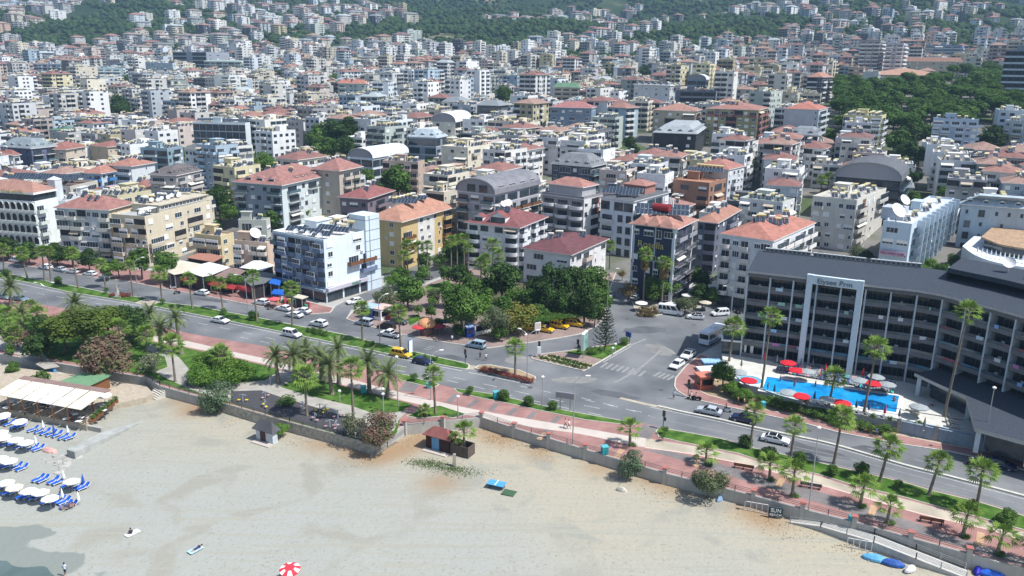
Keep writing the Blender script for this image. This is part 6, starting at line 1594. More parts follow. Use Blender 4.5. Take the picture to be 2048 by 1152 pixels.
letters(hotel, 'Elysee', 1.45, mat('steel_letters', (.10, .13, .17), .4), (0, 0, 0), 'R'); letters(hotel, 'Prm', 1.45, mat('steel_letters'), (0, 0, 0), 'R')
for o, k in zip([c for c in hotel.children if c.name.startswith('sign_letters')], (.36, .70)): mid = p0 + dd * Wg * k + nn * .52; o.location = Lc(mid, HH - .6); o.rotation_euler = (pi / 2, 0, ang)
RP = [(1832, 744), (1856, 741), (1930, 760), (1946, 795), (1948, 862), (2060, 890), (2300, 950), (2300, 760), (2100, 720), (1900, 706), (1858, 738)]
CZ = DZ + 4.2
outl = [G(x, y, CZ) for x, y in [(1829, 746), (1932, 793), (1950, 856), (2060, 886), (2330, 960), (2330, 700), (2050, 690), (1858, 741)]]
res = thing('restaurant_pavilion', 'low restaurant wing with sloping grey roof standing right of the swimming pool', 'pavilion', (outl[0].x, outl[0].y, DZ), 0)
O2 = outl[0]
def Lr(p, z): return (p[0] - O2.x, p[1] - O2.y, z)
P2 = [(p.x, p.y) for p in outl]
b = MB(); b.prism([(x - O2.x, y - O2.y) for x, y in P2], 3.6, 4.2, 1, mt=0); b.build('roof', [M_SHING, mat('roof_edge', (.42, .42, .40), .7)], res)
I2 = offset_poly(P2, 2.2); b = MB(); b.prism([(x - O2.x, y - O2.y) for x, y in I2], 0, 3.6, 0, top=False); b.build('glazed_wall', M_GLASS, res)
for t in (0, 1, 2, 3):
 x, y = offset_poly(P2, .7)[t]; b = MB(); b.box(-.35, .35, -.35, .35, 0, 3.6); b.build('column', M_HC, res, (x - O2.x, y - O2.y, 0), radians(60))
DECK = [(1470, 752), (1483, 764), (1497, 773), (1522, 780), (1552, 791), (1595, 803), (1649, 815), (1712, 824.5), (1780, 838), (1870, 855), (1940, 871), (2060, 905), (2350, 990), (2350, 700), (1900, 690), (1480, 690), (1444, 700), (1446, 735)]
deck = [tuple(G(x, y, DZ)[:2]) for x, y in DECK]
sheet('hotel_terrace', deck, DZ, M_DECK, z0=0)
wl_ = [tuple(G(x, y, DZ)[:2]) for x, y in [(1446, 735), (1455, 742)] + DECK[:13]]
o = sheet('terrace_wall', strip(catmull(wl_, 4), .28), DZ + .35, mat('terrace_wall_paint', (.42, .50, .56), .8, var=.15, world=True, streak=True), z0=0, kind=None, label='curved pale blue retaining wall along the hotel pool terrace', cat='wall')
PL = [(1534, 754), (1798, 793), (1792, 826), (1524, 781)]
pool = [tuple(G(x, y, DZ)[:2]) for x, y in PL]
M_POOL = mat('pool_water', (.012, .25, .60), .05, var=.25, vs=.35, bump=.2, bs=2.5, spec=.5, world=True, col2=(.012, .31, .64))
M_COP = mat('pool_coping', (.70, .72, .72), .6, var=.06, world=True)
t_ = thing('swimming_pool', 'long bright blue rectangular swimming pool with pale coping', 'pool', (*pool[0], DZ), 0)
def ringmesh(P, w, z0, z1, m, name, par, org):
 O_ = offset_poly(P, -w); b = MB(); n = len(P)
 for i in range(n):
  j = (i + 1) % n
  q = [(P[i][0] - org[0], P[i][1] - org[1]), (P[j][0] - org[0], P[j][1] - org[1]), (O_[j][0] - org[0], O_[j][1] - org[1]), (O_[i][0] - org[0], O_[i][1] - org[1])]
  f = [(*p, z1) for p in q]; a = (q[1][0] - q[0][0]) * (q[2][1] - q[0][1]) - (q[1][1] - q[0][1]) * (q[2][0] - q[0][0]); b.face(f if a > 0 else f[::-1])
  b.face([(*q[3], z0), (*q[2], z0), (*q[2], z1), (*q[3], z1)]); b.face([(*q[0], z0), (*q[1], z0), (*q[1], z1), (*q[0], z1)])
 return b.build(name, m, par)
ringmesh(pool, .7, 0, .12, M_COP, 'coping', t_, pool[0])
b = MB(); b.prism([(x - pool[0][0], y - pool[0][1]) for x, y in pool], 0.0, .05, 0); b.build('water', M_POOL, t_)
c = G(1499, 761, DZ); kp = [(c.x + 2.3 * cos(a), c.y + 2.3 * sin(a)) for a in [2 * pi * k / 24 for k in range(24)]]
t_ = thing('paddling_pool', 'small round paddling pool at the left end of the terrace', 'pool', (c.x, c.y, DZ), 0)
ringmesh(kp, .5, 0, .15, M_COP, 'coping', t_, (c.x, c.y)); b = MB(); b.prism([(x - c.x, y - c.y) for x, y in kp], 0, .06, 0); b.build('water', mat('paddling_water', (.15, .42, .55), .05, var=.2, bump=.2, bs=3, world=True), t_)
p = G(1446, 715, 0); b0 = G(1440, 708, DZ)
ent = thing('entrance_pavilion', 'small white framed entrance block with dark flat roof at the hotel corner', 'pavilion', (b0.x, b0.y, DZ), radians(-14))
b = MB(); b.box(0, 7.2, 0, 6, 2.9, 3.2, 0, bottom=True); b.face([(.4, .4, 3.21), (6.8, .4, 3.21), (6.8, 5.8, 3.21), (.4, 5.8, 3.21)], 1); b.build('roof', [M_WHITE, M_SHING], ent)
b = MB(); b.box(.3, 4.8, .5, 5.8, 0, 2.9, 0); b.box(6., 6.6, .2, 5.8, 0, 2.9, 1); b.box(4.8, 5.2, .2, .6, 0, 2.9, 1); b.build('wall', [M_GLASS, M_WHITE], ent)
def me_parasol(r=1.45, h=2.4, closed=False, scallop=0):
 b = MB(); b.cyl((0, 0, 0), (0, 0, h), .035, n=6, mi=1)
 if closed: b.lathe([(.16, h - 1.5), (.24, h - 1.2), (.12, h - .4), (.02, h + .1)], 8, mi=0)
 else:
  n = 8 if not scallop else scallop
  for k in range(n):
   a0, a1 = 2 * pi * k / n, 2 * pi * (k + 1) / n
   A, B_ = (r * cos(a0), r * sin(a0), h - .35), (r * cos(a1), r * sin(a1), h - .35); a2, b2 = (r * .5 * cos(a0), r * .5 * sin(a0), h - .08), (r * .5 * cos(a1), r * .5 * sin(a1), h - .08)
   b.face([a2, b2, (0, 0, h + .08)], 0); b.face([A, B_, b2, a2], 2 if scallop and k % 2 else 0); b.face([(A[0], A[1], h - .5), (B_[0], B_[1], h - .5), B_, A], 0)
   b.face([(A[0], A[1], h - .37), (0, 0, h + .04), (B_[0], B_[1], h - .37)][::1], 0)
 b.lathe([(.22, 0), (.22, .08), (.04, .1)], 8, mi=1)
 return b
M_CLOTH = mat('parasol_cloth', obj=True, rough=.9, var=.06)
def parasol(p, col, label=None, look=None, r=1.45, h=2.4, closed=False, group=None, tilt=0, name='parasol', sc=0):
 root = thing(name, label, 'parasol', p, rnd.uniform(0, 6), group)
 def split():
  B = me_parasol(r, h, closed, sc); c, s = MB(), MB()
  for f, m in zip(B.f, B.m): (s if m == 1 else c).face([B.v[i] for i in f], 0 if m != 2 else 1)
  return c.mesh('canopy', [M_CLOTH, M_WHITE]), s.mesh('pole', [M_STEEL])
 cm, sm = cached(('par', r, h, closed, sc), split)
 c = place(cm, 'canopy', root, (0, 0, 0), 0, col); s = place(sm, 'pole', root, (0, 0, 0), 0)
 if tilt: root.rotation_euler = (tilt, 0, 0)
 if not label: auto(root, look, p)
 return root
PRED = (.62, .02, .035); PGR = (.30, .33, .34); PWH = (.80, .79, .76)
for px, py in [(1577, 723), (1594, 738), (1498, 758), (1603, 789), (1685, 803), (1747, 764)]:
 p = G(px, py, DZ + 2.3); parasol((p.x, p.y, DZ), PRED, None, 'open red parasol', 1.6)
for px, py in [(1615, 740), (1721, 758), (1753, 751), (1775, 766), (1577, 782), (1657, 796), (1839, 811), (1478, 742)]:
 p = G(px, py, DZ + 2.3); parasol((p.x, p.y, DZ), PGR, None, 'open grey parasol', 1.6)
for px, py, c in [(1529, 716, 'r'), (1651, 738, 'r'), (1726, 747, 'r'), (1770, 822, 'r'), (1483, 728, 'g'), (1554, 720, 'g'), (1602, 726, 'g'), (1626, 728, 'g'), (1677, 740, 'g'), (1549, 779, 'b'), (1629, 793, 'b'), (1713, 810, 'b'), (1738, 815, 'b'), (1799, 828, 'g'), (1849, 847, 'g'), (1568, 730, 'g'), (1643, 745, 'g')]:
 p = G(px, py, DZ + 1.3); parasol((p.x, p.y, DZ), {'r': PRED, 'g': (.16, .18, .19), 'b': (.05, .10, .22)}[c], None, {'r': 'folded red parasol', 'g': 'folded dark grey parasol', 'b': 'folded navy parasol'}[c], 1.75, 2.4, True)
def me_lounger():
 b = MB(); b.box(-.32, .32, -1.0, .35, .28, .36, 0, bottom=True); M = Matrix.Translation((0, .35, .3)) @ Matrix.Rotation(radians(38), 4, 'X'); b.box(-.32, .32, 0, .72, 0, .08, 0, bottom=True, M=M)
 f = MB()
 for x in (-.36, .36):
  f.cyl((x, -1.0, .3), (x, .38, .3), .035, n=5); f.cyl((x, .38, .3), (x, .95, .78), .035, n=5)
  f.cyl((x, -.8, .3), (x, -.8, 0), .03, n=4); f.cyl((x, .3, .3), (x, .3, 0), .03, n=4); f.cyl((x, -.1, .3), (x, .25, .55), .03, n=4)
 return b.mesh('sling', [mat('lounger_cloth', obj=True, rough=.8, var=.1)]), f.mesh('frame', [M_WHITE])
def lounger(p, rz, col, look, group):
 a, f = cached('loung', me_lounger); root = thing('sun_lounger', None, 'sun lounger', p, rz, group)
 place(a, 'sling', root, None, 0, col); place(f, 'frame', root); auto(root, look, p); return root
rg = random.Random(3)
base_dir = atan2(dd.y, dd.x)
for row, (A_, B_, n) in enumerate([((1548, 722), (1620, 738), 12), ((1552, 741), (1712, 769), 24), ((1655, 754), (1716, 764), 9), ((1712, 772), (1786, 785), 13), ((1560, 731), (1650, 750), 14), ((1720, 762), (1790, 774), 9)]):
 for i in range(n):
  k = (i + .5) / n; p = G(A_[0] + (B_[0] - A_[0]) * k, A_[1] + (B_[1] - A_[1]) * k, DZ)
  col, nm = rg.choice([((.20, .22, .24), 'grey')] * 9 + [((.04, .08, .28), 'navy')] * 2 + [((.60, .62, .62), 'white'), ((.65, .30, .35), 'pink'), ((.05, .40, .35), 'turquoise')])
  lounger((p.x, p.y, DZ), base_dir + rg.uniform(-.12, .12), col, nm + ' poolside lounger', 'loungers round the hotel pool')
for i in range(15):
 k = (i + .5) / 15; x = 1600 + 250 * k; p = G(x, 808 + 46 * k, DZ); lounger((p.x, p.y, DZ), base_dir + pi / 2 + rg.uniform(-.2, .2), (.12, .13, .14), 'dark poolside lounger', 'loungers round the hotel pool')
for px, py in [(1908, 837), (1902, 846), (1905, 855), (1828, 822), (1826, 829)]:
 p = G(px, py, DZ); lounger((p.x, p.y, DZ), base_dir + pi / 2, (.38, .36, .28), 'beige poolside lounger', 'loungers round the hotel pool')
for (x0, y0, x1, y1) in [(1795, 866, 1866, 882), (1869, 882, 1945, 898), (1948, 898, 2048, 922), (2052, 923, 2300, 985)]:
 a, c = G(x0, y0, 0), G(x1, y1, 0); r_ = thing('boundary_wall', None, 'wall', (a.x, a.y, 0), atan2(c.y - a.y, c.x - a.x)); ln = (c - a).length
 b = MB(); b.box(0, ln, 0, .3, 0, 2.3, 0); b.build('panel', mat('blue_grey_render', (.24, .31, .37), .8, var=.2, world=True, streak=True), r_); b = MB(); b.box(-.2, .3, -.1, .45, 0, 2.7, 0); b.build('stone_pier', mat('pier_stone', (.35, .32, .28), .9, var=.3, vs=4), r_); auto(r_, 'blue-grey rendered boundary wall section')
# ------------------------------------------------------------------ trees and palms along the street
for x, y, n_ in [(100, 560, 'the left road median'), (430, 740, 'the broad bright bush'), (610, 690, 'the date palm group'), (740, 850, 'the white-flowered oleander'), (1010, 745, 'the red flower bed'), (1150, 715, 'the parterre beds'), (1216, 640, 'the araucaria'),
    (880, 880, 'the maroon beach hut'), (545, 870, 'the vine-covered shed'), (1260, 925, 'the small wall tree'), (1420, 960, 'the big wall tree'), (1400, 750, 'the red street kiosk'), (100, 790, 'the beach restaurant'), (60, 900, 'the white umbrellas'), (850, 640, 'the dome kiosk'),
    (1620, 880, 'the white car with black roof'), (1850, 960, 'the right promenade benches'), (420, 560, 'the red-awning shops'), (210, 700, 'the large oleander'), (1110, 640, 'the taxi rank'), (170, 640, 'the wide flat-crowned pine'), (650, 850, 'the outdoor gym')]: LAND.append((n_, x, y))
FANS = [((55, 557), (43, 506)), ((89, 562), (84, 503)), ((102, 562), (96, 502)), ((157, 576), (143, 506)), ((212, 575), (202, 528)), ((267, 592), (258, 532)), ((324, 600), (318, 546)), ((385, 617), (377, 557)), ((446, 618), (438.6, 567)), ((514, 642), (505, 552)), ((585, 651), (582, 577)),
  ((725, 681), (723, 616)), ((802, 697), (797, 624)), ((1030.5, 749), (1030.5, 695)), ((871, 827), (866.6, 749)), ((1500, 897), (1509, 824)), ((1580.7, 918), (1590, 852)), ((1668, 925), (1684.7, 834)), ((1759, 962.6), (1778, 894)), ((1857, 990), (1878, 925)), ((1952.7, 1017), (1965.6, 944)), ((8, 545), (5, 500))]
for b0, c0 in FANS: palm(b0, c0, 'fan', z=.18, r=1.32, group='fan palms lining the road')
for b0, c0 in [((1260, 891), (1260, 857)), ((1412.6, 929), (1412.6, 907)), ((1539, 960), (1540.5, 928)), ((1584, 993), (1589, 946)), ((1719, 1013), (1728, 974)), ((1774, 1047.6), (1780, 1014)), ((1925.5, 1073.6), (1934, 1033)), ((1993, 1109), (2004.6, 1073)), ((2060, 1130), (2072, 1090))]:
 palm(b0, c0, 'small', z=.1, r=1.4, group='young palms on the promenade')
 p = G(b0[0] + 5, b0[1] + 1, .1); tree('hedge', (p.x, p.y, .1), .7, .25, look='small bush at the foot of a palm')
for b0, c0 in [((1522.6, 779), (1542.5, 633)), ((1458, 722), (1468, 653)), ((1657, 811), (1669, 755)), ((1727, 828), (1753.6, 696)), ((1887.5, 833), (1935.5, 624))]: palm(b0, c0, 'fan', z=DZ, r=1.5, look='very tall slim fan palm', group='tall palms of the hotel terrace')
palm((1286, 612), (1291, 508), 'fan', z=0, r=1.5, skirt=True, label='taller shaggy-skirted fan palm, left of the pair by the dark blue hotel'); palm((1322, 614), (1329, 526), 'fan', z=0, r=1.5, skirt=True, label='shaggy-skirted fan palm, right of the pair by the dark blue hotel')
palm((1219, 540), (1220, 492), 'fan', z=0, r=1.3)
for c0, h in [((814, 492), 9), ((836, 494), 9), ((854, 492), 9.5), ((808, 512), 7), ((902, 482), 9), ((914, 480), 9), ((928, 478), 9), ((936, 498), 8), ((986, 490), 10), ((996, 512), 8), ((971, 518), 8), ((962, 528), 7), ((1880, 380), 8)]: palm(None, c0, 'fan', z=.1, h=h, r=1.35, group='palms among the town gardens')
for b0, c0 in [((557, 766), (550, 712)), ((590, 766), (587, 712)), ((664, 788), (657, 729)), ((643.7, 758.6), (640, 716)), ((678, 768), (675, 697)), ((739, 784), (735.5, 723)), ((775.5, 794), (774.5, 747)), ((605, 752), (610, 703)), ((363, 707.5), (351.5, 636)), ((320, 700), (320, 655)), ((303, 672), (300, 627)), ((21.5, 612), (19.5, 573)), ((152, 645), (150, 607)), ((45, 655), (42, 625))]:
 palm(b0, c0, 'date', z=.16, r=1.12, group='date palms of the seafront park')
for b0, c0 in [((74, 662), (74, 629)), ((12, 665), (12, 630)), ((190, 715), (189.5, 657)), ((240, 712), (238, 657)), ((296, 722), (291, 668)), ((350.6, 763), (342, 690)), ((614, 831), (608.5, 752.7)), ((706.6, 838), (702, 737)), ((445.4, 760), (440.5, 711)), ((25, 700), (27, 668)), ((60, 640), (62, 615))]: palm(b0, c0, 'fan', z=.16, r=1.5, look='sturdy fan palm of the park')
palm((928, 905), (928, 865), 'small', z=BZ, r=1.35, label='fan palm growing beside the dark wooden box behind the beach hut')
palm((853, 832), (850, 822), 'small', z=.15, r=1.0)
for cx, cy, rp, h, k in [(14, 494, 24, 4, 'broaddark'), (55, 504, 24, 4, 'broaddark'), (112, 506, 22, 4, 'broaddark'), (142, 508, 18, 4, 'broaddark'), (176, 516, 20, 4, 'broaddark'), (-30, 490, 24, 4, 'broaddark'), (236, 532, 18, 3.5, 'bright'), (214, 540, 14, 3, 'broad'), (280, 520, 26, 5.5, 'broad'), (326, 524, 27, 6, 'broad'), (416, 556, 12, 3.6, 'bright'), (470, 557, 17, 4, 'bright'),
       (815, 580, 34, 5, 'broad'), (766, 596, 25, 3.5, 'olive'), (800, 552, 22, 4, 'broad'), (845, 545, 16, 3, 'broad'), (888, 545, 16, 4, 'broad'), (920, 548, 24, 4, 'broaddark'), (905, 508, 24, 3.5, 'broad'), (880, 520, 16, 3, 'bright'), (836, 618, 10, 2, 'broad'), (862, 622, 12, 2, 'broad'), (868, 600, 12, 2, 'bright'), (875, 648, 14, 1.5, 'broad'),
       (922, 612, 46, 7, 'willow'), (1003, 562, 42, 7, 'broaddark'), (1030, 592, 24, 4, 'bright'), (1048, 590, 20, 4, 'olive'), (990, 640, 32, 4.5, 'olive'), (1038, 632, 38, 4.5, 'yellow'), (1110, 562, 34, 8, 'darkpine'), (1092, 590, 26, 6, 'darkpine'), (1150, 565, 32, 7, 'darkpine'), (1185, 560, 32, 6, 'broad'), (1170, 600, 30, 6, 'darkpine'), (1196, 600, 26, 4, 'broad'), (1130, 605, 24, 5, 'darkpine'),
       (1257, 580, 19, 3.5, 'brown'), (1305, 578, 26, 4, 'broad'), (1335, 570, 26, 4.5, 'bright'), (1290, 560, 16, 3, 'broad'), (1396, 556, 24, 4, 'broaddark'), (1402, 585, 22, 3, 'broaddark'), (1425, 590, 18, 2.5, 'broad'), (1371, 607, 24, 2.6, 'olive'), (1245, 548, 10, 2, 'brown'),
       (1447, 745, 26, 3.5, 'broad'), (1490, 790, 20, 1.5, 'bigshrub'), (1468, 776, 22, 1.5, 'bigshrub'), (1455, 700, 10, 2, 'broad'), (1720, 505, 20, 4, 'olive'), (1735, 515, 14, 3, 'broaddark'), (1845, 535, 16, 3, 'bright'), (425, 455, 24, 2.5, 'bigshrub'), (1650, 520, 10, 1, 'bright')]:
 tree_px(k, cx, cy, rp, h)
for cx, cy, rp, h, k in [(955, 585, 30, 4.5, 'broad'), (965, 610, 26, 4, 'bright'), (1060, 600, 26, 4, 'broad'), (1075, 575, 24, 5, 'broaddark'), (1010, 610, 22, 4, 'broad'), (1075, 625, 20, 3.5, 'broad'), (895, 585, 20, 4, 'broad'), (870, 590, 16, 3, 'olive'), (1190, 625, 20, 3.5, 'broaddark'), (940, 565, 20, 4, 'broad'), (1205, 580, 20, 4, 'broad'), (785, 560, 20, 4, 'bright'), (850, 520, 18, 4, 'broad'), (780, 620, 12, 2.4, 'olive'), (1000, 665, 16, 2, 'broad'), (915, 660, 14, 2, 'broaddark')]: tree_px(k, cx, cy, rp, h)
for cx, cy, rp, h, k, z in [(168, 648, 66, 6.5, 'canopy', .1), (125, 655, 40, 5.5, 'canopy', .1), (215, 635, 44, 6, 'canopy', .1), (256, 640, 34, 5, 'broaddark', .1), (88, 655, 30, 5, 'broaddark', .1), (78, 690, 30, 3.5, 'broaddark', .1), (275, 655, 24, 4, 'broaddark', .1), (217, 718, 56, 3.5, 'oleander', 0), (32, 668, 26, 3, 'oleander', .1), (52, 680, 22, 2.5, 'oleander', .1), (299, 726, 25, 2, 'whiteflower', .1),
       (425, 728, 44, 2.6, 'bigshrub', .1), (468, 745, 40, 2.2, 'bigshrub', .1), (405, 748, 34, 2., 'bigshrub', .1), (440, 756, 30, 1.6, 'bigshrub', .1), (431, 793, 34, 3, 'grey', BZ), (570, 803, 21, .6, 'hedge', .1), (708, 850, 28, 2, 'whiteflower', .1), (760, 852, 40, 2.6, 'oleander', .1), (745, 875, 26, 1.4, 'oleander', 0), (1258, 926, 28, 2.6, 'grey', BZ), (1418, 960, 38, 3, 'olive', BZ),
       (560, 858, 19, 1.6, 'bigshrub', BZ), (548, 868, 12, 1.0, 'bigshrub', BZ), (20, 700, 14, 1.2, 'shrub', 0), (80, 755, 16, 1.5, 'shrub', BZ), (25, 735, 14, 1.8, 'broad', BZ), (700, 868, 18, .8, 'broaddark', BZ), (845, 826, 9, .5, 'olive', .1), (1840, 318, 8, 2, 'broad', 10)]:
 tree_px(k, cx, cy, rp, h, z)
for cx, cy, rp in [(941, 780, 9), (1006, 791, 14), (1056, 802, 13), (1105, 811, 11), (828, 753, 8), (1490, 883, 16), (1539, 906, 16), (1600, 915, 14), (1667, 940, 13), (1725, 939, 16), (1797, 967, 9), (1947, 1006, 9), (2014, 1033, 20), (117, 561, 9), (446, 622, 7), (505, 632, 13), (1330, 859, 8), (1326, 872, 7), (212, 580, 6), (324, 602, 6), (12, 546, 9)]:
 tree_px('broad' if rp > 8 else 'shrub', cx, cy, rp, .9, .18, group='shrubs on the road verges', look='small rounded verge shrub')
for cx, cy, rp in [(634, 663, 10), (648, 668, 9), (620, 660, 8), (739, 688, 10), (830, 707, 5), (851, 712, 5), (870, 717, 6), (1160, 700, 5)]: tree_px('shrub', cx, cy, rp, .35, .18, look='low leafy median plant')
for cx, cy, rp in [(1183, 702, 12), (1246, 681, 12)]: tree_px('ball', cx, cy, rp, .8, .19)
for i in range(10): tree_px('redshrub', 966 + i * 10.5, 737 + i * 2.6, 9, .35, .25, group='red shrubs of the flower bed', look='orange-red shrub')
for cx, cy, rp in [(226, 590, 8), (250, 590, 10), (240, 588, 8)]: tree_px('redshrub', cx, cy, rp, .4, .2, look='dark red shrub at the statue')
for cx, cy in [(1285, 627), (1298, 629), (1307, 622), (1290, 618)]: tree_px('brown', cx, cy, 12, .5, .1)
rg = random.Random(9)
HED = [(1462, 786), (1480, 795), (1500, 798), (1520, 800), (1540, 806), (1560, 812), (1580, 816), (1600, 820), (1620, 826), (1640, 832), (1660, 838), (1680, 846), (1700, 851), (1722, 854), (1740, 858), (1758, 861), (1776, 862), (1552, 800), (1600, 812), (1645, 823)]
for x, y in HED: tree_px('hedge', x + rg.uniform(-3, 3), y - 4, 15 * rg.uniform(.85, 1.2), .9, .12, group='green bushes below the terrace wall', look='green bush below the terrace wall')
for x, y in [(1812, 846), (1830, 850), (1780, 838), (1840, 846), (1745, 832), (1690, 822), (1612, 802)]: tree_px('shrub', x, y, 6, .4, DZ)
p = G(1209, 701, .19); r_ = thing('araucaria_tree', 'dark tiered araucaria standing on the traffic island', 'tree', p, 0); k = solve_h(p, 614) / 11.3
place(me_araucaria(), 'crown', r_, (0, 0, 0), 0, None, k); b = MB(); b.tube([(0, 0, 0), (.25, 0, 2), (.25, 0, 6), (.2, 0, 10.6)], .22, 8, r1=.05); t = b.build('trunk', M_BARK, r_); t.scale = (k, k, k)
a = G(1066, 642, 3); c = G(1170, 628, 3); r_ = thing('vine_pergola', 'long pergola roofed with green vines above the yellow taxis', 'pergola', (a.x, a.y, .1), atan2(c.y - a.y, c.x - a.x)); ln = (c - a).length
b = MB(); rg = random.Random(2)
for i in range(5200):
 q = Vector((rg.uniform(-1, ln + 1), rg.uniform(-1, 8), 2.9 + rg.gauss(0, .18) + .25 * noise.noise(Vector((i * .01, 0, 0))))); n_ = Vector((rg.gauss(0, .5), rg.gauss(0, .5), 1)).normalized(); t = n_.orthogonal().normalized(); t = Matrix.Rotation(rg.uniform(0, 6), 3, n_) @ t; s = n_.cross(t) * .14
 b.face([q - t * .2, q + s, q + t * .2, q - s])
b.build('vine_cover', leafmat('foliage_vine', (.09, .19, .03), (.06, .13, .02), vs=1.2), r_)
for i in range(7):
 for y in (0, 7): b = MB(); b.box(-.08, .08, -.08, .08, 0, 2.8); b.build('post', M_WOOD, r_, (i * ln / 6, y, 0))
b = MB()
for i in range(7): b.box(i * ln / 6 - .06, i * ln / 6 + .06, -.5, 7.5, 2.7, 2.82, bottom=True)
b.build('beam', M_WOOD, r_)
r_ = MB()
A0 = [G(*q, .19) for q in [(1072, 716), (1108, 710), (1166, 740), (1186, 731)]]
for i in range(7):
 for j in range(2):
  u, v = (i + .5) / 7, (j + .5) / 2; t0 = A0[0].lerp(A0[2], u); t1 = A0[1].lerp(A0[3], u); c = t0.lerp(t1, v)
  b = MB()
  for _ in range(160):
   x, y = rnd.uniform(-1, 1), rnd.uniform(-1, 1)
   if abs(x) + abs(y) > 1: continue
   q = Vector((x * 1.15, y * .95, rnd.uniform(.05, .32))); n_ = Vector((rnd.gauss(0, .6), rnd.gauss(0, .6), 1)).normalized(); t = n_.orthogonal().normalized() * .16; s = n_.cross(t)
   b.face([q - t, q + s, q + t, q - s])
  o = b.build('parterre_hedge', L_DARK, None, (c.x, c.y, .19), radians(-20)); tag(o, None, 'hedge', 'diamond hedges of the parterre'); auto(o, 'low diamond-shaped hedge')
# ------------------------------------------------------------------ vehicles
M_PAINT = mat('car_paint', obj=True, rough=.25, spec=.6, var=.02); M_CGL = mat('car_glass', (.012, .015, .02), .06, spec=.7); M_TYRE = mat('tyre', (.02, .02, .02), .9); M_RIM = mat('rim', (.40, .41, .42), .35, .6)
M_LAMP = mat('headlamp', (.65, .67, .7), .1); M_TAIL = mat('tail_lamp', (.35, .01, .01), .2); M_BLK = mat('black_plastic', (.025, .025, .027), .6)
CARS = {
 'sedan': (4.5, 1.78, [(-2.25, .35), (-2.22, .8), (-1.7, .93), (1.0, .93), (2.0, .78), (2.25, .6), (2.25, .35)], [(-1.75, .92), (-1.15, 1.38), (.15, 1.42), (1.05, .92)], (-1.38, 1.4), .32),
 'hatch': (4.15, 1.76, [(-2.05, .35), (-2.08, .85), (-1.8, .96), (1.0, .94), (1.85, .8), (2.08, .6), (2.08, .35)], [(-1.95, .94), (-1.55, 1.42), (.1, 1.47), (1.0, .93)], (-1.3, 1.3), .32),
 'suv': (4.4, 1.84, [(-2.2, .4), (-2.2, 1.0), (-1.9, 1.08), (1.0, 1.05), (1.95, .93), (2.2, .7), (2.2, .4)], [(-2.05, 1.06), (-1.7, 1.6), (.1, 1.66), (1.0, 1.04)], (-1.35, 1.35), .36),
 'van': (4.35, 1.8, [(-2.18, .38), (-2.18, 1.05), (1.1, 1.02), (1.95, .85), (2.18, .62), (2.18, .38)], [(-2.15, 1.02), (-2.02, 1.78), (.45, 1.8), (1.3, 1.0)], (-1.35, 1.35), .32),
 'minibus': (6.3, 2.05, [(-3.15, .42), (-3.15, 1.3), (2.1, 1.28), (2.95, 1.05), (3.15, .75), (3.15, .42)], [(-3.12, 1.27), (-3.0, 2.55), (1.2, 2.6), (2.3, 1.26)], (-2.0, 2.1), .38),
 'pickup': (5.2, 1.9, [(-2.6, .5), (-2.6, 1.05), (-.7, 1.05), (1.2, 1.08), (2.3, .98), (2.6, .75), (2.6, .5)], [(-.75, 1.06), (-.5, 1.72), (.55, 1.75), (1.35, 1.06)], (-1.65, 1.65), .4)}
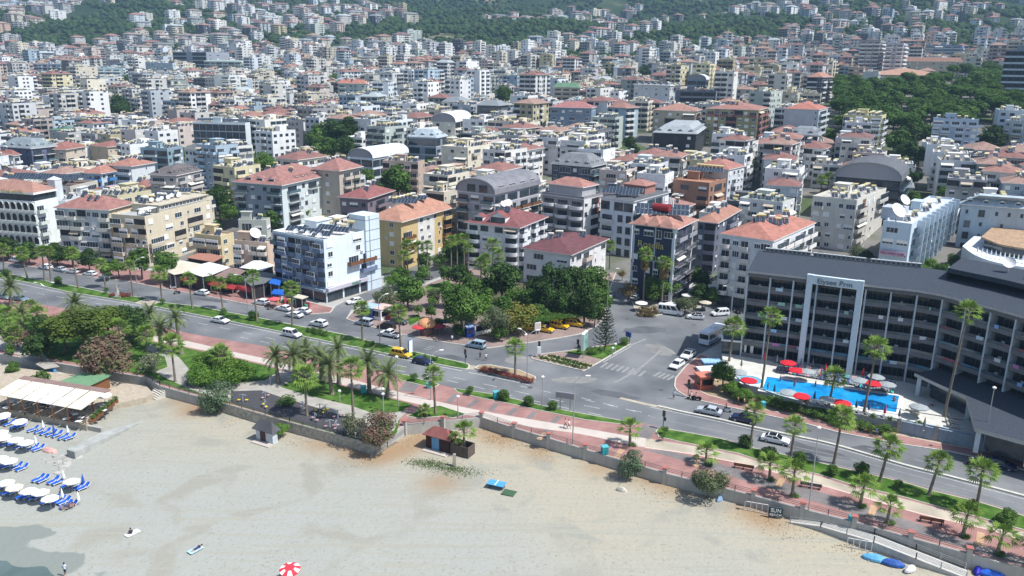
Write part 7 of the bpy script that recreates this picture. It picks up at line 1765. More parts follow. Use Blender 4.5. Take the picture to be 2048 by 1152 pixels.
def me_car(kind):
 L_, W_, lo, up, wx, wr = CARS[kind]; hw = W_ / 2
 b = MB(); n = len(lo)
 for s in (-1, 1):
  f = [(x, s * hw * (1 if z < .9 else .97), z) for x, z in lo]; b.face(f if s < 0 else f[::-1], 0)
 for i in range(n - 1):
  (x0, z0), (x1, z1) = lo[i], lo[i + 1]; w0, w1 = hw * (1 if z0 < .9 else .97), hw * (1 if z1 < .9 else .97)
  b.face([(x0, -w0, z0), (x0, w0, z0), (x1, w1, z1), (x1, -w1, z1)][::-1], 0)
 b.face([(lo[0][0], -hw, lo[0][1]), (lo[-1][0], -hw, lo[-1][1]), (lo[-1][0], hw, lo[-1][1]), (lo[0][0], hw, lo[0][1])][::-1], 2)
 b.box(lo[-1][0] - .15, lo[-1][0] + .03, -hw * .9, hw * .9, .3, .48, 2); b.box(lo[0][0] - .03, lo[0][0] + .15, -hw * .9, hw * .9, .3, .5, 2)
 (ax, az), (bx_, bz), (cx, cz), (dx, dz) = up; t = hw * .80; m = hw * .95
 b.face([(bx_, -t, bz), (cx, -t, cz), (cx, t, cz), (bx_, t, bz)], 0)
 for s in (-1, 1):
  f = [(ax, s * m, az), (dx, s * m, dz), (cx, s * t, cz), (bx_, s * t, bz)]; b.face(f if s < 0 else f[::-1], 0)
 b.face([(ax, m, az), (ax, -m, az), (bx_, -t, bz), (bx_, t, bz)], 0); b.face([(dx, -m, dz), (dx, m, dz), (cx, t, cz), (cx, -t, cz)], 0)
 body = b
 g = MB()
 def lerp(p, q, k): return p[0] + (q[0] - p[0]) * k, p[1] + (q[1] - p[1]) * k
 for s in (-1, 1):
  def pt(x, k):
   a_, b2 = lerp((ax, az), (bx_, bz), k), lerp((dx, dz), (cx, cz), k); xx = a_[0] + (b2[0] - a_[0]) * x; zz = a_[1] + (b2[1] - a_[1]) * x; return (xx, s * (m + (t - m) * k + .012), zz)
  segs = [(.05, .47), (.51, .94)] if kind in ('sedan', 'hatch', 'suv', 'pickup') else ([(.04, .32), (.35, .62), (.65, .93)] if kind == 'van' else [(.03, .22), (.24, .43), (.45, .64), (.67, .95)])
  for u0, u1 in segs:
   f = [pt(u0, .12), pt(u1, .12), pt(u1 - .02, .86), pt(u0 + .02, .86)]; g.face(f if s < 0 else f[::-1], 0)
 e = .012
 def fr(a_, b2, k0, k1, dxn, flip):
  (x0, z0), (x1, z1) = lerp(a_, b2, k0), lerp(a_, b2, k1); w0, w1 = (m + (t - m) * k0) * .93, (m + (t - m) * k1) * .93
  f = [(x0 + dxn, -w0, z0 + e), (x0 + dxn, w0, z0 + e), (x1 + dxn, w1, z1 + e), (x1 + dxn, -w1, z1 + e)]; g.face(f if flip else f[::-1], 0)
 fr((dx, dz), (cx, cz), .06, .93, .015, True); fr((ax, az), (bx_, bz), .15, .88, -.015, False)
 wheels = []
 w = MB(); w.cyl((0, -.1, 0), (0, .1, 0), wr, n=14, mi=0); w.cyl((0, -.115, 0), (0, .115, 0), wr * .62, n=12, mi=1)
 return dict(body=body.mesh('body', [M_PAINT, M_CGL, M_BLK]), glass=g.mesh('windows', [M_CGL]), wheel=w.mesh('wheel', [M_TYRE, M_RIM]), dim=(L_, W_, wx, wr, lo))
def me_lampb(w, m):
 def f():
  b = MB(); b.box(-.04, .04, -w / 2, w / 2, 0, .16, 0); return b.mesh('lamp', [m])
 return cached(('lamp', w, m.name), f)
CC = {'white': (.74, .75, .76), 'silver': (.42, .46, .50), 'darkgrey': (.07, .075, .085), 'black': (.012, .012, .015), 'navy': (.012, .02, .07), 'bluegrey': (.16, .22, .30), 'yellow': (.72, .43, .02), 'paleblue': (.32, .43, .50), 'red': (.4, .03, .03)}
def car(kind, p, rz, colr, label=None, group='parked and passing cars', look=None, roof=None, sign=False):
 m = cached(('car', kind), lambda: me_car(kind)); L_, W_, wx, wr, lo = m['dim']
 cat = {'van': 'van', 'minibus': 'minibus', 'pickup': 'pickup truck'}.get(kind, 'car')
 root = thing({'van': 'van', 'minibus': 'minibus', 'pickup': 'pickup_truck', 'suv': 'suv_car', 'sedan': 'saloon_car', 'hatch': 'hatchback_car'}[kind] if not sign else 'taxi', label, cat if not sign else 'taxi', p, rz, group)
 place(m['body'], 'body', root, None, 0, CC[colr]); place(m['glass'], 'windows', root)
 for x in wx:
  for s in (-1, 1): place(m['wheel'], 'wheel', root, (x, s * (W_ / 2 - .1), wr))
 fx, fz = lo[-2]; rx, rz_ = lo[1]
 for s in (-1, 1):
  place(me_lampb(.3, M_LAMP), 'headlight', root, (fx - .01, s * W_ * .36, fz - .12)); place(me_lampb(.25, M_TAIL), 'tail_light', root, (rx + .01, s * W_ * .38, rz_ - .18))
 if roof:
  (ax, az), (bx_, bz), (cx, cz), (dx, dz) = CARS[kind][3]; b = MB(); t = W_ / 2 * .74; b.face([(bx_ + .1, -t, bz + .015), (cx - .05, -t, cz + .015), (cx - .05, t, cz + .015), (bx_ + .1, t, bz + .015)]); b.build('roof_panel', M_CGL, root)
 if sign: b = MB(); b.box(-.12, .12, -.35, .35, 1.82 if kind == 'van' else 1.5, 2.0 if kind == 'van' else 1.68, 0); b.build('roof_sign', M_WHITE, root)
 if kind == 'pickup': b = MB(); b.box(-2.5, -.85, -.8, .8, 1.06, 1.09, 0); b.build('load_bed', M_BLK, root)
 if not label: auto(root, look or f"{ {'paleblue': 'pale blue', 'bluegrey': 'blue-grey', 'darkgrey': 'dark grey', 'navy': 'dark blue'}.get(colr, colr)} {'saloon car' if kind == 'sedan' else 'hatchback' if kind == 'hatch' else 'off-road car' if kind == 'suv' else kind}", p)
 return root
ROADL = W2([(-200, 540), (0, 578), (200, 608), (450, 650), (700, 700), (1000, 760), (1300, 822), (1600, 885), (2048, 985), (2300, 1060)])
def rdir(p):
 best = min(range(len(ROADL) - 1), key=lambda i: (Vector(ROADL[i]).lerp(Vector(ROADL[i + 1]), .5) - Vector(p[:2])).length); d = Vector(ROADL[best + 1]) - Vector(ROADL[best]); return atan2(d.y, d.x)
def carp(px, py, kind, col, ang=None, back=False, z=.004, **kw):
 p = G(px, py, z + .5); a = rdir(p) + (pi if back else 0) if ang is None else radians(ang); return car(kind, (p.x, p.y, z), a, col, **kw)
for px, py, k, c in [(32, 521, 'van', 'white'), (91, 535, 'suv', 'white'), (120, 539, 'sedan', 'silver'), (146, 543, 'hatch', 'white'), (180, 548, 'hatch', 'white'), (212, 553, 'hatch', 'white'), (403, 586, 'hatch', 'white'), (522, 606, 'suv', 'white'), (568, 617, 'sedan', 'white'), (605, 622, 'sedan', 'white'), (589, 630, 'sedan', 'white'),
      (637, 648, 'suv', 'white'), (728, 646, 'van', 'silver'), (773, 654, 'van', 'black'), (780, 669, 'pickup', 'white'), (952, 691, 'van', 'paleblue')]: carp(px, py, k, c, back=True)
carp(7, 594, 'sedan', 'bluegrey'); carp(40, 598, 'sedan', 'bluegrey'); carp(440, 641, 'sedan', 'white', look='white saloon driving on the seaward carriageway'); carp(584, 669, 'van', 'white', look='white delivery van driving towards the junction')
carp(803, 709, 'van', 'yellow', sign=True, label='yellow taxi van driving past the median sign board', group='yellow taxis'); carp(845, 723, 'hatch', 'navy', label='dark blue hatchback driving just ahead of the yellow taxi van')
for px, py in [(1062, 657), (1090, 659), (1119, 652), (1150, 648)]: carp(px, py, 'van' if px != 1090 else 'hatch', 'yellow', ang=-25, z=.13, sign=px < 1100, look='yellow taxi parked under the vine pergola', group='yellow taxis')
carp(709, 603, 'hatch', 'white', ang=215); carp(798, 643, 'hatch', 'darkgrey', z=.13); carp(850, 556, 'suv', 'darkgrey', ang=30); carp(927, 520, 'hatch', 'white', ang=35)
carp(1220, 590, 'sedan', 'silver', ang=250); carp(1272, 595, 'hatch', 'white', ang=60); carp(1341, 625, 'minibus', 'white', ang=-22, label='white minibus parked in front of the dark blue hotel'); carp(1391, 634, 'hatch', 'white', ang=168, roof=True); carp(1440, 627, 'van', 'white', ang=195, look='white passenger van'); carp(1487, 621, 'sedan', 'black', ang=205)
carp(1376, 711, 'suv', 'white', ang=235, roof=True, label='white car with black glass roof at the kerb by the hotel entrance'); carp(1354, 730, 'hatch', 'white', ang=235, label='white hatchback at the kerb nearest the pedestrian crossing')
carp(1418, 822, 'sedan', 'silver', back=True, label='silver saloon beside the scooter on the hotel side of the road'); carp(1488, 838, 'suv', 'navy', back=True, label='dark blue off-road car behind the silver saloon'); carp(1551, 879, 'sedan', 'white', roof=True, label='white saloon with black roof driving on the seaward carriageway')
carp(2000, 928, 'sedan', 'navy', back=False, label='dark blue saloon parked at the far right kerb'); carp(1870, 385, 'hatch', 'darkgrey', ang=80, z=T(G(1870, 385).x, G(1870, 385).y)) if False else None
p = G(1424, 672, 1.2); r_ = thing('coach', 'white and blue coach with dark windows parked beside the big hotel', 'bus', (p.x, p.y, 0), radians(52))
b = MB(); b.box(-4.3, 4.3, -1.2, 1.2, .4, 3.0, 0, bottom=True); b.box(-4.2, 4.2, -1.1, 1.1, 3.0, 3.15, 0); b.build('body', M_PAINT, r_, color=(.70, .73, .76))
b = MB()
for s in (-1, 1):
 for i in range(5): x = -3.9 + i * 1.5; b.box(x, x + 1.38, s * 1.2 - .01, s * 1.2 + .01, 1.5, 2.6)
b.box(-4.32, -4.3, -1.05, 1.05, 1.6, 2.7); b.box(4.3, 4.32, -1.05, 1.05, 1.3, 2.7); b.build('windows', M_CGL, r_)
b = MB(); b.box(-.3, 1.1, -.5, .5, 3.15, 3.4); b.build('roof_hatch', M_WHITE, r_); b = MB(); b.box(-4.2, 1., -1.215, 1.215, .6, .95); b.build('blue_stripe', mat('coach_blue', (.05, .15, .4), .3), r_)
wm = cached(('car', 'minibus'), lambda: me_car('minibus'))['wheel']
for x in (-2.6, 2.9):
 for s in (-1, 1): place(wm, 'wheel', r_, (x, s * 1.08, .42), 0, None, 1.12)
# ------------------------------------------------------------------ sea wall, piers, railings
def pxy(x, y, z=0.): return Vector(G(x, y, z)[:2])
def wallseg(P, z0, z1, w, m, name, label, cat='wall', cap=None):
 r_ = thing(name, label, cat, (P[0][0], P[0][1], 0), 0); Q = [(x - P[0][0], y - P[0][1]) for x, y in P]; b = MB(); b.prism(strip(Q, w), z0, z1); b.build('wall_face', m, r_)
 if cap: b = MB(); b.prism(strip(Q, w + .12), z1, z1 + .08); b.build('coping', cap, r_)
 return r_
def railing(P, z, look, h=.9, m=M_RAIL, rails=3, zs=None, step=2.6, label=None):
 r_ = thing('railing', label, 'railing', (P[0][0], P[0][1], z), 0)
 if not label: auto(r_, look, (P[0][0], P[0][1], z))
 o = Vector(P[0]); b = MB(); pb = MB(); zz = zs or [0] * len(P)
 for (a, za), (c, zc) in zip(list(zip(P, zz))[:-1], list(zip(P, zz))[1:]):
  a, c = Vector(a) - o, Vector(c) - o
  for k in range(rails): hh = h * (1 - k / rails * .85); b.cyl((*a, za + hh), (*c, zc + hh), .035, n=4, cap=False)
  n = max(1, int((c - a).length / step))
  for i in range(n + 1): q = a.lerp(c, i / n); zq = za + (zc - za) * i / n; pb.box(q.x - .05, q.x + .05, q.y - .05, q.y + .05, zq - .1, zq + h)
 b.build('rails', m, r_); pb.build('posts', m, r_); return r_
i0 = 12
wallseg(WALL[:8], -3.2, .12, .35, M_CONC, 'sea_wall', 'dark weathered retaining wall below the seaside park at the left')
wallseg(WALL[7:12], -3.2, .12, .35, mat('stone_wall', (.36, .34, .29), .95, var=.35, vs=1.8, world=True), 'sea_wall', 'long stone retaining wall below the outdoor gym')
wallseg(WALL[11:13], -3.2, .12, .35, M_CONC, 'sea_wall', 'short wall section beside the path down to the sand')
wallseg(WALL[12:], -3.2, .12, .35, M_CONC, 'sea_wall', 'long concrete sea wall with square piers along the tiled promenade')
PIER = [(810, 871), (886.5, 863), (962.6, 854), (1028, 876), (1097, 897), (1170, 920), (1328, 968), (1504, 1014), (1602, 1041), (1705, 1068), (1817, 1100), (1933, 1133)]
M_CAP = mat('red_cap', (.36, .13, .11), .8)
for x, y in PIER:
 p = pxy(x, y, BZ); r_ = thing('wall_pier', None, 'pier', (p.x, p.y, BZ), radians(-20)); b = MB(); b.box(-.3, .3, -.3, .3, -.4, 2.75); b.build('shaft', M_CONC, r_); b = MB(); b.box(-.42, .42, -.42, .42, 2.75, 2.88, bottom=True); b.build('cap', M_CAP, r_); auto(r_, 'concrete wall pier with red cap')
for a, c in zip(PIER[:-1], PIER[1:]):
 if c[0] == 1328: railing([pxy(*a, BZ), pxy(1250, 944, BZ), pxy(*c, BZ)], .12, 'dark railing on the sea wall')
 else: railing([pxy(*a, BZ), pxy(*c, BZ)], .12, 'dark railing on the sea wall')
railing([p for p in WALL[8:12]], .12, '', label='dark iron railing between the outdoor gym and the sand'); railing(WALL[5:8], .12, '', label='brown railing beside the steps near the grey-green tree')
railing([pxy(741, 921, BZ), pxy(775, 893, -.9), pxy(810, 868, -.0)], -.0, '', zs=[BZ, -.9, 0], label='handrail of the sloping path between gym and beach hut')
b = MB(); A = [(pxy(751, 912, BZ), BZ + .1), (pxy(808, 872, BZ), .08)];
RP_ = [pxy(x, y, BZ) for x, y in [(1580, 1046), (1640, 1062), (1745, 1100), (1830, 1128), (1932, 1158)]]; RZ_ = [BZ + .1, BZ + .7, BZ + 1.2, BZ + .8, BZ + .1]
r_ = thing('beach_ramp', 'long sloping concrete ramp with pale steel rails beside the sea wall', 'ramp', (*RP_[0], 0), 0); b = MB()
for i in range(4):
 a, c = RP_[i], RP_[i + 1]; d = (c - a).normalized(); n_ = Vector((-d.y, d.x)) * 2.0; o = RP_[0]; f = lambda p, z: (p.x - o.x, p.y - o.y, z)
 b.face([f(a, RZ_[i]), f(c, RZ_[i + 1]), f(c + n_, RZ_[i + 1]), f(a + n_, RZ_[i])]); b.face([f(a, -3), f(c, -3), f(c, RZ_[i + 1]), f(a, RZ_[i])])
b.build('slope', mat('pale_slabs', (.46, .45, .42), .85, var=.15, world=True), r_)
railing(RP_, 0, '', m=M_STEEL, rails=4, zs=RZ_, label='pale steel railing on the outer edge of the beach ramp'); railing([p + Vector((.9, 1.9)) for p in RP_], 0, '', m=M_STEEL, rails=3, zs=RZ_, label='pale steel railing on the inner edge of the beach ramp')
# ------------------------------------------------------------------ lamps, signals, signs, benches, bins
def lamp(b0, top, kind='arm', z=.1, az=0, look=None):
 B = G(*b0, z); h = solve_h(B, top[1]); r_ = thing('street_lamp', None, 'street lamp', B, radians(az)); b = MB(); b.cyl((0, 0, 0), (0, 0, h), .11, .06, n=8); b.build('pole', M_STEEL, r_); hd = MB()
 if kind == 'globe': hd.lathe([(0, h - .05), (.28, h + .12), (.3, h + .3), (0, h + .5)], 10); hd.build('lantern', M_WHITE, r_)
 else:
  for a in ([0] if kind == 'arm' else ([0, 180] if kind == 'double' else [0, 120, 240])):
   M = Matrix.Rotation(radians(a), 4, 'Z'); b = MB(); P = [M @ Vector(q) for q in ((0, 0, h), (.9, 0, h + .75), (1.8, 0, h + 1.))]; b.tube(P, .06, 5); b.build('arm', M_STEEL, r_); hd = MB(); hd.box(1.7, 2.5, -.15, .15, h + .95, h + 1.08, bottom=True, M=M); hd.build('lantern', M_WHITE, r_)
 auto(r_, look or {'arm': 'tall single-arm street lamp', 'globe': 'slim post lamp', 'double': 'double-armed street lamp', 'tri': 'three-armed street lamp'}[kind], (B.x, B.y, B.z + h))
lamp((1145, 889), (1145, 763), 'arm', az=0); lamp((1054, 760), (1054, 672), 'tri', .2, 20); lamp((1617, 1021), (1645, 858), 'globe'); lamp((1964, 907), (1984, 778), 'globe', .13); lamp((796, 814), (792, 716), 'globe'); lamp((862, 800), (863, 713), 'arm', az=20); lamp((277, 596), (268, 524), 'arm', .2, 30)
lamp((496, 627), (492, 556), 'arm', .2, 200); lamp((760, 689), (756, 600), 'arm', .2, 40); lamp((96, 618), (89, 573), 'double', .1); lamp((1084, 815), (1085.6, 756), 'globe'); lamp((1213, 640), (1212, 545), 'arm', .13, 0); lamp((1461, 640), (1464, 580), 'arm', .1, 180)
for x, y0, y1 in [(767, 825, 790), (916, 834, 795), (541, 769, 737), (767, 820, 780), (680, 804, 784), (1230, 704, 690), (1225, 710, 698)]: lamp((x, y0), (x, y1), 'globe', .15, look='short white park lamp')
def signal(x, y, h=3.2, z=.15):
 p = G(x, y, z); r_ = thing('traffic_light', None, 'traffic light', p, radians(-60)); b = MB(); b.cyl((0, 0, 0), (0, 0, h), .07, n=6); b.build('pole', M_RAIL, r_); b = MB(); b.box(-.2, .2, -.17, .17, h - .95, h + .1, 0, bottom=True); b.box(.2, .5, -.15, .15, h - 1.6, h - 1.0, 0, bottom=True); b.build('signal_head', M_BLK, r_)
 for k, c in enumerate([(.35, .02, .02), (.3, .18, .02), (.02, .2, .08)]): b = MB(); b.cyl((0, -.19, h - .08 - .3 * k), (0, -.17, h - .08 - .3 * k), .11, n=10); b.build('lens', mat('lens%d' % k, c, .3), r_)
 auto(r_, 'black traffic light on a post', (p.x, p.y, h))
for q in [(930.5, 729), (1155, 708), (1376, 792), (1326, 857), (1078, 712)]: signal(*q)
def slab_sign(name, label, x, y, z, w, h, h0, az, mats_, cat='sign', t=.12):
 p = G(x, y, z); r_ = thing(name, label, cat, p, radians(az)); b = MB(); b.box(-w / 2, w / 2, -t, t, h0, h0 + h, 0, bottom=True); b.build('frame', mats_[0], r_); b = MB(); b.box(-w / 2 + .12, w / 2 - .12, -t - .02, -t - .005, h0 + .12, h0 + h - .12, 0, bottom=True); b.box(-w / 2 + .12, w / 2 - .12, t + .005, t + .02, h0 + .12, h0 + h - .12, 0, bottom=True); b.build('panel', mats_[1], r_)
 b = MB(); [b.box(s * w * .25 - .1, s * w * .25 + .1, -.08, .08, 0, h0) for s in (-1, 1)]; b.build('leg', M_STEEL, r_); return r_
M_GPAN = mat('green_poster', (.05, .22, .15), .4, col2=(.25, .45, .4), vs=1.3); M_BPAN = mat('blue_panel', (.03, .07, .25), .4)
slab_sign('billboard', 'large green advertising board on two legs standing on the traffic island', 1168, 713, .2, 3.2, 3.6, 1.8, 70, (M_WHITE, M_GPAN), 'billboard', .3); slab_sign('sign_board', 'tall white information board with blue frame standing on the road median', 821, 710, .2, 1.5, 3., .4, 65, (mat('blue_frame', (.12, .2, .35)), M_WHITE))
slab_sign('road_sign', 'dark grey direction sign on two posts at the seaward verge', 1130, 820, .15, 3.6, 1.2, 2.2, -17, (M_STEEL, mat('sign_back', (.22, .24, .26), .6))); slab_sign('road_sign', 'blue direction signs at the tip of the traffic island', 1256, 687, .2, 1.5, 1.1, 1.6, -50, (M_BPAN, M_BPAN)); slab_sign('info_panel', 'small white panel on a dark post by the parterre', 1078, 714, .2, .8, 1.6, .7, 0, (M_WHITE, M_WHITE))
slab_sign('sign_board', 'pale framed notice board beside the taxi rank', 1075, 668, .13, 1.6, 1.8, 1.0, 30, (M_TRIM, M_CREAM))
def bench(x, y, label, m):
 p = G(x, y, .1); r_ = thing('park_bench', label, 'bench', p, radians(-20 + 180))
 b = MB(); [b.box(-1.5, 1.5, -.5 + k * .18, -.36 + k * .18, .42, .48, bottom=True) for k in range(3)]; b.build('seat', m, r_); b = MB(); [b.box(-1.5, 1.5, .08 + .03 * k, .13 + .03 * k, .55 + k * .17, .68 + k * .17, bottom=True) for k in range(3)]; b.build('backrest', m, r_)
 for s in (-1.3, 0, 1.3): b = MB(); b.box(s - .05, s + .05, -.5, .12, 0, .42); b.box(s - .05, s + .05, .1, .2, .42, 1.0); b.build('leg', M_RAIL, r_)
bench(1487, 939, 'brown slatted bench nearest the big wall tree', M_WOOD); bench(1621, 977, 'dark bench in front of the tall post lamp on the promenade', M_RAIL); bench(1862, 1047, 'brown slatted bench farthest right on the promenade', M_WOOD)
M_TEAL = mat('teal_plastic', (.02, .30, .34), .5)
for x, y, z, s in [(857, 776, .1, .8), (1209, 908, .1, 1.1), (1702, 1042, .1, .7), (992, 797, .15, 1.1), (1526, 814, .13, .8), (727, 786, .15, 1.1), (424, 708, .15, .8)]:
 p = G(x, y, z); r_ = thing('litter_bin', None, 'bin', p, .3, 'teal bins along the seafront'); b = MB(); b.box(-.45 * s, .45 * s, -.4 * s, .4 * s, .1, 1.15 * s); b.build('body', M_TEAL, r_); b = MB(); b.box(-.5 * s, .5 * s, -.45 * s, .45 * s, 1.15 * s, 1.3 * s, bottom=True); b.build('lid', mat('teal_lid', (.10, .42, .46), .5), r_); auto(r_, 'teal rubbish bin', p)
p = G(236, 592, .2); r_ = thing('statue', 'grey stone statue on a stepped plinth among dark red shrubs', 'statue', p, 0); b = MB(); [b.box(-1.2 + .3 * k, 1.2 - .3 * k, -1.2 + .3 * k, 1.2 - .3 * k, .3 * k, .3 * k + .3) for k in range(3)]; b.build('plinth', M_CONC, r_); b = MB(); b.tube([(0, 0, .9), (.1, 0, 1.8), (0, 0, 2.6), (.1, .1, 3.1), (0, 0, 3.5)], .42, 8, r1=.16); b.tube([(0, 0, 2.6), (.6, .1, 3.0)], .16, 6); b.build('figure', M_KERB, r_)
# ------------------------------------------------------------------ shops with awnings and tent roofs
def flatroof(par, pts, z, m, o, name='roof', th=.15, tilt=0.):
 P = [G(x, y, z) for x, y in pts]; b = MB(); Q = [(p.x - o.x, p.y - o.y) for p in P]; b.prism(Q, z - th - o.z, z - o.z); return b.build(name, m, par)
M_TENT = mat('tent_membrane', (.74, .73, .70), .7, var=.08, vs=.5, world=True); M_CRR = mat('cream_sheeting', (.60, .55, .44), .7, var=.15, vs=.6, world=True); M_BRR = mat('brown_sheeting', (.25, .17, .15), .8, var=.2, vs=.7, world=True); M_GRR = mat('dark_sheeting', (.14, .15, .155), .8, var=.2, world=True)
M_RAW = mat('red_awning', (.40, .045, .045), .9, var=.1, world=True); M_BAW = mat('blue_awning', (.015, .12, .48), .9, var=.1, world=True)
def shop(label, roofpx, z, m, awn=None, am=M_RAW, name='shop_pavilion'):
 P = [G(x, y, z) for x, y in roofpx]; o = Vector((P[0].x, P[0].y, .12)); r_ = thing(name, label, 'shop', o, 0); flatroof(r_, roofpx, z, m, o)
 I = offset_poly([(p.x - o.x, p.y - o.y) for p in P], .5); b = MB(); b.prism(I, 0, z - .3, top=False); b.build('glazed_front', M_DARK, r_)  # glass fronts coloured dark to paint in the shaded recess under the roof
 for (x, y) in I: b = MB(); b.box(x - .1, x + .1, y - .1, y + .1, 0, z - .3); b.build('post', M_STEEL, r_)
 for a in (awn or []):
  Q = [G(a[k][0], a[k][1], zz) - o for k, zz in enumerate((3.2, 3.2, 2.3, 2.3))]; b = MB(); b.face(Q); b.face([q - Vector((0, 0, .05)) for q in Q[::-1]]); b.face([Q[3], Q[2], Q[2] - Vector((0, 0, .3)), Q[3] - Vector((0, 0, .3))]); b.build('awning', am, r_)
shop('long shop under a cream striped roof beside the leafy street trees', [(349, 518), (403, 528), (377, 544), (347, 549), (336, 544)], 4.2, M_CRR, [[(363, 549), (405, 554), (394, 566), (352, 558)]])
shop('restaurant under the white tent roof with red awnings', [(403, 528), (419, 524), (460, 534), (422, 550), (404, 553), (376, 544)], 4.6, M_TENT, [[(406, 555), (446, 565), (440, 575), (402, 564)]])
shop('shop under the second white tent roof beside the blue-white corner block', [(479, 535), (507, 521), (522, 521), (549, 530), (523, 541)], 4.6, M_TENT)
shop('shop under a brown sheet roof with a red awning', [(460, 535), (472, 536), (492, 541), (465, 559), (428, 552)], 4.3, M_BRR, [[(448, 565), (475, 571), (468, 579), (444, 574)], [(474, 570), (508, 575), (500, 583), (472, 577)]])
shop('shop under a dark grey sheet roof with a pink striped awning', [(501, 546), (522, 542), (554, 549), (530, 566), (501, 571), (487, 560)], 4.1, M_GRR, [[(509, 573), (532, 565), (536, 571), (512, 579)]], mat('pink_awning', (.55, .32, .32), .9))
shop('low annex with a terracotta sheet roof below the cream house', [(372, 515), (396, 506), (422, 507), (448, 513), (426, 524)], 4.8, mat('terracotta_sheet', (.36, .17, .12), .8, var=.2, world=True))
shop('souvenir stall with large bright blue awnings', [(537, 566), (543, 556), (562, 558), (560, 571)], 4., M_BAW, [[(548, 578), (568, 579), (568, 590), (541, 587)]], M_BAW); shop('souvenir stall under a cream striped awning at the corner block', [(586, 594), (596, 588), (617, 593), (604, 598)], 2.8, M_CRR)
for k in range(16):
 p = G(548 + k * 4.6, 600 + k * 1.0 + (k % 3), .13); b = MB(); b.box(-.4, .4, -.3, .3, 0, .9 + .5 * (k % 2)); o = b.build('goods_rack', mat('goods', obj=True, var=.6, vs=6), None, p, .4 * k, [(.5, .08, .1), (.1, .2, .5), (.6, .5, .1), (.65, .65, .65), (.08, .35, .2)][k % 5]); tag(o, None, 'display rack', 'goods racks outside the souvenir stalls'); auto(o, 'colourful rack of souvenirs')
def kiosk(label, x, y, z, w, d, h, az, wm, rm, name='kiosk', over=.2):
 p = G(x, y, z); r_ = thing(name, label, 'kiosk', p, radians(az)); b = MB(); b.box(0, w, 0, d, 0, h); b.build('wall', wm, r_); b = MB(); b.box(-over, w + over, -over, d + over, h, h + .2, bottom=True); b.build('roof', rm, r_); b = MB(); b.box(.3, w - .3, -.04, 0, .9, h - .5); b.box(-.04, 0, .3, d - .3, .9, h - .5); b.build('hatch', M_CGL, r_); return r_
kiosk('blue booth with pale roof at the corner of the plaza', 744, 640, .13, 3.4, 3.2, 2.8, 60, mat('blue_booth', (.03, .07, .32), .6), mat('pale_blue_roof', (.38, .48, .6), .6)); kiosk('white ticket kiosk with blue windows on the plaza corner', 762, 642, .13, 4.2, 3, 2.7, 60, M_WHITE, mat('pinkish_roof', (.6, .45, .4), .7)); kiosk('small dark red booth beside the white ticket kiosk', 778, 640, .13, 2.2, 2.4, 2.4, 60, mat('dark_red', (.3, .03, .04), .6), M_TRIM)
kiosk('small white taxi office under the olive-grey tree', 950, 672, .13, 4.5, 4, 2.8, 40, M_WHITE, M_PAVE); kiosk('red framed street kiosk at the hotel corner', 1400, 781, .13, 2.8, 2.4, 2.6, 15, mat('coral', (.50, .13, .08), .6), mat('coral_roof', (.55, .20, .14), .6)); r_ = kiosk('white sunshade-cream stall between the red kiosk and the blue stall', 1402, 762, .13, 3.2, 2.4, 1.9, 10, M_WHITE, M_WHITE)
letters(r_, 'Sunkrem 21', .5, M_BPAN, (1.6, -.08, 1.3)); kiosk('light blue stall roof beside the hotel gate', 1408, 745, .13, 3.4, 2., 2., 5, mat('lightblue', (.12, .32, .6), .5), mat('lightblue2', (.30, .50, .72), .5)); kiosk('blue portable cabin under the willow-like tree', 934, 676, .13, 1.6, 1.6, 2.4, 20, mat('cabin_blue', (.015, .06, .38), .5), mat('cabin_top', (.3, .4, .65), .5))
p = G(854, 668, .13); r_ = thing('dome_kiosk', 'round food kiosk with an orange dome roof', 'kiosk', p, 0); b = MB(); b.lathe([(1.6, 0), (1.6, 2.2)], 14); b.build('wall', mat('kiosk_brown', (.16, .08, .07), .7, var=.4, vs=3), r_); b = MB(); b.lathe([(2.1, 2.1)] + [(2.1 * cos(a), 2.3 + 1.5 * sin(a)) for a in [pi / 2 * k / 6 for k in range(7)]], 16); b.build('dome', mat('orange_dome', (.60, .30, .14), .6), r_, smooth=True)
for x, y, c, s in [(838, 652, (.55, .05, .06), 'round bright red parasol'), (878, 650, (.32, .03, .05), 'dark red parasol'), (548, 596, (.6, .1, .12), 'red and pink parasol'), (890, 640, (.03, .04, .08), 'navy parasol'), (1283, 604, PWH, 'white parasol'), (1341, 606, PWH, 'white parasol'), (1411, 603, (.5, .45, .35), 'beige parasol'), (1375, 588, PWH, 'white parasol')]: q = G(x, y, 2.4); parasol((q.x, q.y, .13), c, None, s, 1.6)
# ------------------------------------------------------------------ outdoor gym, huts and beach things
M_YEL = mat('yellow_paint', (.70, .55, .03), .5); M_GB = mat('grey_blue_paint', (.30, .36, .42), .5)
for i, (x, y) in enumerate([(486, 804), (531, 797), (530, 815), (640, 824), (651, 826), (630, 842), (660, 856), (673, 858), (606, 819), (676, 836)]):
 p = G(x, y, .17); r_ = thing('exercise_machine', None, 'exercise machine', p, i * 1.1, 'exercise machines of the outdoor gym'); b = MB(); b.cyl((0, 0, 0), (0, 0, 1.5), .08, n=6); b.tube([(-.7, 0, 1.3), (0, 0, 1.55), (.7, 0, 1.3)], .05, 5); b.build('frame', M_GB, r_)
 for s in (-1, 1): b = MB(); b.box(s * .7 - .25, s * .7 + .25, -.2, .2, .42, .5, bottom=True); b.box(s * .7 - .03, s * .7 + .03, -.03, .03, 0, .42); b.build('seat' if i % 2 == 0 else 'pedal', M_YEL if i in (0, 2, 3, 4) else mat('pale_red', (.5, .3, .3)), r_)
 auto(r_, 'metal exercise machine', p)
